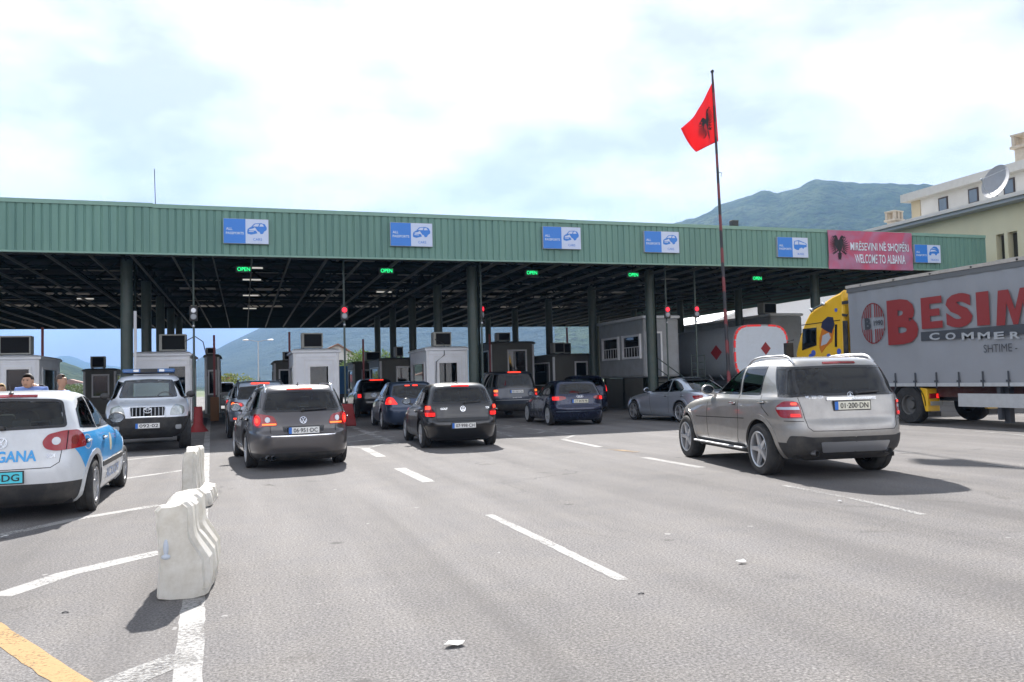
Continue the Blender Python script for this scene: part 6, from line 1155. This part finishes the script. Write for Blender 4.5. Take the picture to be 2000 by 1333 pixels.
yd = PX(1399, 685, pa.x).y-YT; MB().prism([(yd-.45, zc_-.1), (yd, zc_-.42), (yd+.45, zc_-.1), (yd, zc_+.22)], 0, -tw_/2-.02, -tw_/2+.03).build('diamond_placard', m_dia, tk)
MB().box(-tw_/2+.1, tw_/2-.1, .1, yfar-YT, .75, 1.25).build('chassis', m_dk, tk); MB().box(-tw_/2, tw_/2, -.1, .1, .55, .8).build('bumper_bar', m_dk, tk)
for y in (1.2, 2.5, 3.8):
    for sx in (-1, 1): MB().lathe([(.28, -.15), (.5, -.15), (.52, 0), (.5, .15), (.28, .15)], 24, 0, (sx*(tw_/2-.2), y, .52), closed=True).build('wheel', 'rubber', tk, smooth=40)
for y in (.8, 1.7, 2.6): MB().tube([(-tw_/2-.02, y, 1.25), (-tw_/2-.02, y+.3, 1.45)], .02, 5).build('hook', m_gl, tk)
# ------------------------------------------------------------------ flag
pb0 = G(1429, 838); ptop = PY(1391, 140, pb0.y); fo = empty('flagpole', pb0, 0, 'thin black and red banded flagpole leaning slightly, in front of the canopy', 'flagpole'); L_ = (ptop-pb0)
m_pole = bpy.data.materials.new('banded_pole'); m_pole.use_nodes = True; t_ = NT(m_pole.node_tree); wv_ = t_.new('ShaderNodeTexWave', {'Vector': t_.new('ShaderNodeTexCoord').outputs['Object'], 'Scale': .75, 'Distortion': 1.5}, bands_direction='DIAGONAL'); t_.l.new(t_.ramp(wv_.outputs[0], [(.5, (.02, .02, .025)), (.58, (.16, .025, .03))]), t_.n['Principled BSDF'].inputs['Base Color'])
MB().tube([Vector(), L_*.52, L_*.98], .055, 10, .03).build('pole', m_pole, fo, smooth=60); MB().tube([L_*.975, L_], .028, 8).sphere(L_, .05, 8, 6).build('pole_tip', 'blackplastic', fo); MB().cbox((0, 0, .04), (.4, .4, .08)).build('pole_base', m_isl, fo)
A, B_, C_, D_ = [PY(x_, y_, pb0.y) for x_, y_ in ((1394, 155), (1403, 276), (1332, 250), (1364, 295))]; A2 = PY(1366, 203, pb0.y)
flg = bpy.data.objects.new('flag', None)
def fsurf(u, v, o=0):   # u from hoist to fly, v from top to bottom
    h = A.lerp(B_, v); f_ = C_.lerp(D_, v); p = h.lerp(f_, u); p = p+Vector((.12, 0, -.10))*math.sin(u*math.pi)*(1-v)*.6+Vector((0, 0, .10))*math.sin(v*math.pi)*u*-1.2
    p.y += .16*math.sin(u*6.5+v*1.2)*u+.07*math.sin(u*13-v*3)*u; q = Vector((0, -o, 0)); return p+q
mbf = MB(); nu, nv = 26, 22
for j in range(nv+1):
    for i in range(nu+1): mbf.v.append(tuple(fsurf(i/nu, j/nv)-A))
for j in range(nv):
    for i in range(nu): q = j*(nu+1)+i; mbf.f.append((q, q+1, q+nu+2, q+nu+1))
m_fl = bpy.data.materials.new('flag_red'); m_fl.use_nodes = True; t_ = NT(m_fl.node_tree); pz = t_.n['Principled BSDF']; pz.inputs['Base Color'].default_value = (.70, .035, .05, 1); pz.inputs['Roughness'].default_value = .7
trn = t_.new('ShaderNodeBsdfTranslucent', {0: (.85, .07, .06, 1)}); mxs = t_.new('ShaderNodeMixShader', {0: .45, 1: pz.outputs[0], 2: trn.outputs[0]}); t_.l.new(mxs.outputs[0], t_.n['Material Output'].inputs[0])
fobj = mbf.build('flag', m_fl, None, smooth=180); fobj.location = A; so = fobj.modifiers.new('thickness', 'SOLIDIFY'); so.thickness = .004; tag(fobj, 'red flag with a black double headed eagle hanging from the flagpole', 'flag')
eg = eagle(); fine = MB()
eg.map(lambda v: fsurf(min(1, max(0, .45-v.x*.60)), .52-v.y*.50, .012+v.z)-A); eo = eg.build('eagle_emblem', m_eagle, fobj)
MB().tube([(.0, 0, 0), (.12, 0, -.02), (.1, 0, -.12)], .015, 5).map(lambda v: v+L_*.715).build('halyard_cleat', 'steel', fo)
# ------------------------------------------------------------------ plastic barriers
m_pl = mat('white_plastic', (.74, .73, .70), .5, var=.04, vs=4, dirt=.75, dlo=.36, dcol=(.36, .32, .26), bump=.12, bs=9)
t_ = NT(m_pl.node_tree); tl_ = t_.new('ShaderNodeBsdfTranslucent', {0: (.8, .78, .72, 1)}); mx_ = t_.new('ShaderNodeMixShader', {0: .38, 1: t_.n['Principled BSDF'].outputs[0], 2: tl_.outputs[0]}); t_.l.new(mx_.outputs[0], t_.n['Material Output'].inputs[0])
def jersey(name, x, y, rz, L, prof, label, seed):
    rs = np.random.RandomState(seed); o = empty(name, (x, y, 0), rz, label, 'barrier', 'white plastic barriers'); b = MB(); n = 46; k = len(prof); P = rs.rand(6)*6
    pp = []
    for a, c in zip(prof, prof[1:]+prof[:1]): pp += [(a[0]+(c[0]-a[0])*t/4, a[1]+(c[1]-a[1])*t/4) for t in range(4)]
    k = len(pp); cx = sum(p[0] for p in pp)/k
    for i in range(n+1):
        t = i/n; y_ = t*L; ribs = .020*(math.cos(t*2*math.pi*3.5) > .2); e = 1-.10*max(0, 1-min(t, 1-t)*14)
        for px, pz in pp:
            w_ = cx+(px-cx)*(e)-math.copysign(ribs, px-cx)*(pz > .03)*(.4 if px < cx else 1.3); zz = pz*(1-.03*math.sin(t*9+P[0])*(pz > .4))+.018*math.sin(t*7+px*20+P[1])*(pz < .05)+(.008*math.sin(t*11+P[2])+.004*math.sin(px*30+t*9))*(pz > .55)
            b.v.append((w_+.005*math.sin(t*8+pz*9+P[3]), y_+.005*math.sin(pz*11+P[4])+.02*(pz > .6)*(0 if 0 < i < n else 1)*math.sin(px*14), max(.002, zz)))
    for i in range(n):
        for j in range(k): q = i*k+j; r_ = i*k+(j+1) % k; b.f.append((q, r_, r_+k, q+k))
    b.f.append(tuple(range(k-1, -1, -1))); b.f.append(tuple(n*k+j for j in range(k))); b.build('shell', m_pl, o, smooth=24, bevel=0); return o
g1_ = G(343, 1172); g2_ = G(392, 992)
pf1 = [(-.15, 0), (-.135, .25), (-.16, .50), (-.165, .59), (-.13, .625), (.05, .64), (.085, .61), (.09, .45), (.10, .41), (.20, .26), (.21, .11), (.19, .0)]
jb = jersey('plastic_barrier', g1_.x+.02, g1_.y, R_(-3), 1.0, pf1, 'crumpled white plastic barrier with ribbed side, nearest the camera', 3)
MB().sphere((-.08, -.005, .36), .03, 10, 8, (.6, .4, 2.0)).sphere((-.08, -.012, .30), .038, 12, 8, (.8, .3, .5)).build('water_cap', mat('cap_bluish', (.5, .55, .62), .5), jb, smooth=50)
pf2 = [(-.13, 0), (-.12, .30), (-.115, .63), (-.10, .685), (.02, .69), (.04, .66), (.045, .38), (.06, .20), (.20, .17), (.22, .10), (.22, .0)]
jb2 = jersey('plastic_barrier', g2_.x-.10, g2_.y, R_(-3), 1.05, pf2, 'upright white plastic barrier standing on the wide white line behind the crumpled one', 9)
# ------------------------------------------------------------------ litter
m_pap = mat('paper_white', (.6, .6, .58), .7)
for i, (px, py, s_, lab) in enumerate(((888, 1262, .06, 'torn white paper scrap on the asphalt in the bottom middle'), (1448, 1101, .04, 'small square white paper scrap on the asphalt right of centre'), (8, 1052, .035, 'small pale scrap beside the white line at the left edge'), (1640, 982, .03, 'tiny white scrap near the dashed line behind the champagne off-roader'))):
    p = G(px, py); b = MB(); n = 9; rs = np.random.RandomState(i+2); ring = [(s_*(.6+.5*rs.rand())*math.cos(k*6.283/n)*1.2, s_*(.6+.5*rs.rand())*math.sin(k*6.283/n)*.8, .012+.02*rs.rand()) for k in range(n)]
    for k in range(n): b.poly([(0, 0, .03), ring[k], ring[(k+1) % n]])
    o = b.build('paper_scrap', m_pap); o.location = (p.x, p.y, .0); tag(o, lab, 'litter', 'paper scraps')
for i, (px, py, lab) in enumerate(((1252, 1161, 'dark twig on the asphalt below the long dashed line'), (127, 1198, 'dark crumb near the faint line in the lower left'))):
    p = G(px, py); tag(MB().tube([(-.02, 0, .004), (0, .003, .008), (.022, -.002, .004)], .004, 5).build('twig', m_dk), lab, 'litter'); bpy.context.scene.objects[-1].location if 0 else None; COL.objects[-1].location = (p.x, p.y, 0)
# ------------------------------------------------------------------ people (officers behind the police car)
m_skin = mat('skin', (.42, .24, .16), .6, var=.04); m_shirt = mat('officer_shirt', (.17, .26, .56), .8, var=.06); m_trou = mat('navy_trousers', (.015, .018, .03), .8)
def skin_obj(name, pts, edges, m, parent, root=0, lv=2):
    me = bpy.data.meshes.new(name); me.from_pydata([p[:3] for p in pts], edges, []); o = bpy.data.objects.new(name, me); COL.objects.link(o); o.parent = parent
    bm = bmesh.new(); bm.from_mesh(me); sk_ = bm.verts.layers.skin.verify(); bm.verts.ensure_lookup_table()
    for i, p in enumerate(pts): r = p[3]; bm.verts[i][sk_].radius = r if isinstance(r, tuple) else (r, r); bm.verts[i][sk_].use_root = (i == root)
    bm.to_mesh(me); bm.free(); me.materials.append(m); o.modifiers.new('skin', 'SKIN').use_smooth_shade = True; s = o.modifiers.new('sub', 'SUBSURF'); s.levels = s.render_levels = lv; return o
def person(x, y, rz, h, label, hair, hairlen=0., nod=0., shirt=None, arms='down'):
    o = empty('person', (x, y, 0), rz, label, 'person', 'officers behind the police car'); k = h/1.78
    # faces -Y in its own frame
    hy, hz = -.03-nod*.13, 1.66-nod*.11
    P = [(0, 0, .95, .13), (0, 0, 1.12, .125), (0, .01, 1.32, .145), (0, .01, 1.43, .11), (0, 0, 1.50, .055), (0, hy*.6, 1.555-nod*.04, .056), (0, hy, hz-.05, (.078, .088)), (0, hy+.015, hz+.03, (.092, .108)), (0, hy+.02, hz+.09, (.075, .09))]; E = [(i, i+1) for i in range(8)]
    def limb(start, pts): i = len(P); P.extend(pts); E.append((start, i)); E.extend((i+j, i+j+1) for j in range(len(pts)-1)); return i
    for s in (-1, 1):
        limb(0, [(s*.10, 0, .88, .095), (s*.11, -.01, .50, .062), (s*.11, .02, .10, .042), (s*.12, -.10, .04, .035)])
        if arms == 'down': w_ = [(s*.24, .02, 1.14, .042), (s*.25, -.06, .90, .032)]
        else: w_ = [(s*.25, -.04, 1.15, .042), (s*.12, -.27, 1.12, .03)]
        i = limb(3, [(s*.19, .01, 1.42, .062)]+w_+[(w_[1][0], w_[1][1]-.03, w_[1][2]-.07, (.04, .022))]); pi = len(P)-1; hp = P[pi]
        for f in range(4): limb(pi, [(hp[0]+(f-1.5)*.018, hp[1]-.02, hp[2]-.05-(.01 if f in (1, 2) else 0), .009), (hp[0]+(f-1.5)*.019, hp[1]-.035, hp[2]-.085, .007)])
        limb(pi-1, [(hp[0]-s*.035, hp[1]-.03, hp[2]-.0, .011), (hp[0]-s*.045, hp[1]-.045, hp[2]-.035, .008)])
    body = skin_obj('body', [(a*k, b*k, c*k, tuple(q*k for q in r) if isinstance(r, tuple) else r*k) for a, b, c, r in P], E, m_skin, o)
    m_h = mat('hair_'+hair, {'dark': (.02, .014, .01), 'grey_brown': (.07, .05, .038), 'blond': (.45, .30, .13)}[hair], .7, var=.3, vs=30)
    hb = MB().sphere((0, (hy+.03), hz+.045), .093, 18, 12, (.93, 1.08, 1.12)); cut = hz+.06
    b2 = MB(); b2.v = hb.v
    for f in hb.f:
        c = [sum(hb.v[i][q] for i in f)/len(f) for q in range(3)]
        if c[2] > cut+(.062 if c[1] < hy-.02 else (-.07-hairlen if c[1] > hy+.05 else -.02-hairlen*.8)): b2.f.append(f)
    b2.map(lambda v: v*k).build('hair', m_h, body, smooth=60).modifiers.new('t', 'SOLIDIFY').thickness = .006
    fc = MB().hexa([(-.012, hy-.085, hz-.02), (.012, hy-.085, hz-.02), (.012, hy-.07, hz-.02), (-.012, hy-.07, hz-.02), (-.006, hy-.078, hz+.035), (.006, hy-.078, hz+.035), (.006, hy-.07, hz+.035), (-.006, hy-.07, hz+.035)])
    for s in (-1, 1): fc.sphere((s*.083, hy+.015, hz+.01), .028, 8, 6, (.35, .7, 1.1))
    fc.map(lambda v: v*k).build('nose_and_ears', m_skin, body, smooth=60)
    ey = MB()
    for s in (-1, 1): ey.sphere((s*.03, hy-.078, hz+.03), .011, 8, 6, (1.2, .5, .6)); ey.box(s*.03-.015, s*.03+.015, hy-.080, hy-.070, hz+.047, hz+.052)
    ey.box(-.022, .022, hy-.078, hy-.062, hz-.045, hz-.04); ey.map(lambda v: v*k).build('eyes_and_mouth', m_h, body)
    S = [(0, 0, .83, .16), (0, 0, 1.10, .155), (0, .01, 1.32, .168), (0, .01, 1.43, .158), (0, 0, 1.485, .10)]; SE = [(0, 1), (1, 2), (2, 3), (3, 4)]
    for s in (-1, 1): i = len(S); S += [(s*.195, .01, 1.425, .08), (s*.235, .012, 1.20, .066)]; SE += [(3, i), (i, i+1)]
    sh_ = skin_obj('shirt', [(a*k, b*k, c*k, r*k) for a, b, c, r in S], SE, shirt or m_shirt, o)
    ep = MB()
    for s in (-1, 1): ep.hexa([(s*.12, -.02, 1.50), (s*.21, -.02, 1.475), (s*.21, .035, 1.475), (s*.12, .035, 1.50), (s*.12, -.02, 1.52), (s*.21, -.02, 1.494), (s*.21, .035, 1.494), (s*.12, .035, 1.52)])
    ep.map(lambda v: v*k).build('epaulettes', m_trou, sh_, bevel=.006)
    sho = MB()
    for s in (-1, 1): sho.sphere((s*.115, -.07, .05), .09, 12, 8, (.6, 1.55, .62))
    sho.map(lambda v: Vector((v.x, v.y, max(0, v.z)))*k).build('shoes', mat('black_leather', (.01, .01, .01), .4), body, smooth=50)
    Tt = [(0, 0, 1.10, .14), (0, 0, .93, .15)]; TE = [(0, 1)]
    for s in (-1, 1): i = len(Tt); Tt += [(s*.10, 0, .86, .112), (s*.11, -.01, .5, .085), (s*.11, .015, .12, .072)]; TE += [(1, i), (i, i+1), (i+1, i+2)]
    skin_obj('trousers', [(a*k, b*k, c*k, r*k) for a, b, c, r in Tt], TE, m_trou, o); return o
p = PY(61, 760, 16.4); person(p.x, 16.4, R_(-8), 1.88, 'man in a light blue uniform shirt looking down, behind the police car', 'dark', nod=1., arms='front')
p = PY(119, 760, 18.6); person(p.x, 18.6, R_(70), 1.79, 'short haired man in a blue shirt turned sideways, right of the officer looking down', 'grey_brown')
p = PY(2, 760, 17.6); person(p.x, 17.6, R_(10), 1.62, 'blond woman at the left picture edge behind the police car', 'blond', .10, shirt=mat('dark_top', (.03, .03, .04), .8))
# ------------------------------------------------------------------ far things
def lamp_post(px, yt, Y, label):
    p = PY(px, yt, Y); o = empty('street_lamp', (p.x, p.y, 0), 0, label, 'street lamp'); MB().tube([(0, 0, 0), (0, 0, p.z)], .09, 8, .05).build('pole', 'steel', o)
    for s in (-1, 1): MB().tube([(0, 0, p.z-.05), (s*.7, 0, p.z+.12), (s*.95, 0, p.z+.13)], .035, 6).build('arm', 'steel', o); MB().sphere((s*1.2, 0, p.z+.13), .3, 10, 6, (1.1, .5, .28)).build('lamp_head', m_bt, o)
lamp_post(504, 667, 88, 'double armed street lamp far off under the canopy against the blue mountain')
p = PY(927, 650, 95); p2 = PY(771, 650, 95)
def container(xa, xb, yt, yb, Y, L, col, name, label, cat):
    a, c = PY(xa, yt, Y), PY(xb, yt, Y); o = empty(name, ((a.x+c.x)/2, Y, 0), 0, label, cat); w_ = (c.x-a.x)/2; z0_ = max(.3, PY(xa, yb, Y).z); m_ = mat(name+'_paint_%d' % xa, col, .5, var=.05, dirt=.2)
    b = MB(); k = 14
    for i in range(k): x_ = -w_+2*w_*i/k; b.box(x_, x_+2*w_/k*.6, -.03, .02, z0_, a.z)
    b.box(-w_, w_, 0, L, z0_, a.z+.02); b.build('box', m_, o); MB().box(-w_+.1, w_-.1, .3, L, .5, z0_).build('chassis', m_dk, o)
    for yy in (.8, L-1): 
        for s in (-1, 1): MB().lathe([(0, -.14), (.48, -.14), (.5, 0), (.48, .14), (0, .14)], 18, 0, (s*(w_-.2), yy, .5)).build('wheel', 'rubber', o)
container(661, 691, 716, 770, 62, 9, (.03, .16, .42), 'box_lorry', 'plain blue lorry box standing behind the booths', 'lorry'); container(433, 455, 737, 752, 112, 8, (.28, .02, .06), 'container_lorry', 'dark red container far down the left lane', 'lorry'); container(424, 434, 742, 752, 118, 5, (.2, .42, .55), 'box_lorry', 'pale blue lorry box left of the dark red container', 'lorry')
# house with gable
a, c, d_ = PY(636, 700, 105), PY(700, 700, 105), PY(659, 674, 105); hs = empty('house', ((a.x+c.x)/2, 105, 0), 0, 'white gabled house far behind the middle booths', 'house'); hx0, hx1, hxm = a.x-hs.location.x, c.x-hs.location.x, d_.x-hs.location.x; he = PY(690, 700, 105).z
MB().prism([(hx0, 0), (hx1, 0), (hx1, he), (hxm, d_.z), (hx0, he+.9)], 1, 0, 10).build('wall', m_wht, hs)
rf_ = MB()
for (xa, za), (xb, zb2) in (((hx0-.5, he+.75), (hxm, d_.z)), ((hxm, d_.z), (hx1+.6, he-.25))): rf_.hexa([(xa, -.5, za), (xb, -.5, zb2), (xb, 10.5, zb2), (xa, 10.5, za), (xa, -.5, za+.18), (xb, -.5, zb2+.18), (xb, 10.5, zb2+.18), (xa, 10.5, za+.18)])
rf_.build('roof', mat('clay_roof', (.26, .13, .08), .8, var=.2, vs=2), hs); o = MB().box(hxm-.1, hxm+.7, -.06, -.003, d_.z-3.3, d_.z-1.9).build('window', 'blackpaint', hs); o = MB().box(hx0+1, hx1-.4, -.1, -.003, he-2.4, he-1.5).build('balcony', mat('brick_red', (.3, .10, .05), .8), hs)
def leaf_mat(name, c1, c2): return mat(name, c1, .8) if 0 else _leaf(name, c1, c2)
def _leaf(name, c1, c2):
    if name in MATS: return MATS[name]
    m = bpy.data.materials.new(name); m.use_nodes = True; t = NT(m.node_tree); p = t.n['Principled BSDF']; p.inputs['Roughness'].default_value = .7
    n = t.new('ShaderNodeTexNoise', {'Vector': t.new('ShaderNodeTexCoord').outputs['Object'], 'Scale': 1.1, 'Detail': 3.}); k = t.ramp(n.outputs[0], [(.35, c1), (.65, c2)]); t.l.new(k, p.inputs['Base Color'])
    tr = t.new('ShaderNodeBsdfTranslucent'); t.l.new(k, tr.inputs[0]); mx = t.new('ShaderNodeMixShader', {0: .4, 1: p.outputs[0], 2: tr.outputs[0]}); t.l.new(mx.outputs[0], t.n['Material Output'].inputs[0]); MATS[name] = m; return m
def tree(px, ytop, Y, w_, label, c1=(.045, .085, .018), c2=(.10, .15, .035), seed=0, nleaf=1500, grp='distant trees', name='tree'):
    p = PY(px, ytop, Y); h = max(2.2, p.z); o = empty(name, (p.x, Y, 0), 0, label, 'tree', grp); rs = np.random.RandomState(seed+int(px)); tr = MB().tube([(0, 0, 0), (.1, 0, h*.3), (-.05, .1, h*.6)], .05*h*.6, 8, .02*h*.5)
    cl = [(rs.uniform(-.5, .5)*w_, rs.uniform(-.5, .5)*w_, h*rs.uniform(.38, .88), w_*rs.uniform(.16, .30)) for _ in range(14)]; cl.append((0, 0, h*.86, w_*.2))
    for c in cl[:7]: tr.tube([(0, 0, h*.3), (c[0]*.5, c[1]*.5, (h*.3+c[2])/2), (c[0], c[1], c[2])], .02*h*.5, 5, .006*h)
    tr.build('trunk', mat('bark', (.09, .07, .05), .9), o); b = MB()
    for i in range(nleaf):
        c = cl[rs.randint(len(cl))]; d = rs.normal(size=3); d /= np.linalg.norm(d); r = c[3]*rs.uniform(.55, 1.08); q = Vector((c[0]+d[0]*r, c[1]+d[1]*r, min(h, c[2]+d[2]*r*.8))); s = w_*.028*rs.uniform(.6, 1.4); a1 = Vector(rs.normal(size=3)).normalized(); a2 = a1.cross(Vector(rs.normal(size=3))).normalized()
        b.quad(q-a1*s, q+a2*s*.6, q+a1*s, q-a2*s*.6)
    b.build('crown', _leaf('leaves_%d' % int(c1[0]*1000), c1, c2), o)
tree(451, 731, 95, 4.2, 'yellow green tree above the dark red container', (.12, .15, .03), (.18, .20, .05)); tree(690, 683, 92, 4.4, 'leafy tree right of the gabled house, left half'); tree(706, 679, 96, 4.6, 'bright leafy tree behind the raised red arm beside the gabled house', (.07, .13, .02), (.13, .2, .04)); tree(752, 684, 98, 4.2, 'leafy tree between two dark columns'); tree(676, 689, 110, 3.6, 'small leafy tree touching the house roof on its right')
for i, (px, yt, Y, w_, lab) in enumerate(((118, 758, 120, 5, 'low shrubby tree just right of the far left booth'), (133, 752, 170, 7, 'shrubby tree in the field behind the officers'), (149, 756, 140, 6, 'dark shrubby tree nearer the drab booth behind the officers'), (100, 754, 150, 6, 'tree half behind the far left booth corner'), (160, 759, 110, 4, 'small tree beside the drab booth edge'))): tree(px, yt, Y, w_, lab, (.06, .09, .03), (.10, .13, .05), i, 700)
for i, (px, yt, Y, w_) in enumerate(((140, 741, 420, 12), (122, 745, 380, 9))):
    a = PY(px, yt, Y); o = empty('house', (a.x, Y, 0), R_(20*i), ['small pale house on the slope behind the officers, right one', 'small pale house on the slope behind the officers, left one'][i], 'house', 'far houses'); hh = a.z
    MB().box(-w_/2, w_/2, -4, 4, 0, hh*.72).build('wall', m_wht, o); MB().prism([(-w_/2-.5, hh*.72), (w_/2+.5, hh*.72), (0, hh)], 1, -4.5, 4.5).build('roof', mat('clay_roof', (.26, .13, .08), .8, var=.2, vs=2), o); MB().box(-w_*.3, -w_*.1, -4.1, -4.003, hh*.3, hh*.5).build('window', 'blackpaint', o)
# ------------------------------------------------------------------ air
HAZE = 2.2e-4
hz_ = MB().box(-9500, 9500, -700, 14500, -8, 900).build('haze', None) if 0 else None
me = bpy.data.meshes.new('haze'); hb = MB().box(-5000, 5000, -900, 6600, -8, 620); me.from_pydata(hb.v, [], hb.f); hz_ = bpy.data.objects.new('haze', me); COL.objects.link(hz_); tag(hz_, kind='stuff')
mh = bpy.data.materials.new('haze_air'); mh.use_nodes = True; t_ = NT(mh.node_tree); t_.n.clear(); om = t_.new('ShaderNodeOutputMaterial'); pv = t_.new('ShaderNodeVolumePrincipled', {'Color': (.21, .42, .76, 1), 'Density': HAZE, 'Anisotropy': .25}); t_.l.new(pv.outputs[0], om.inputs[1]); me.materials.append(mh)
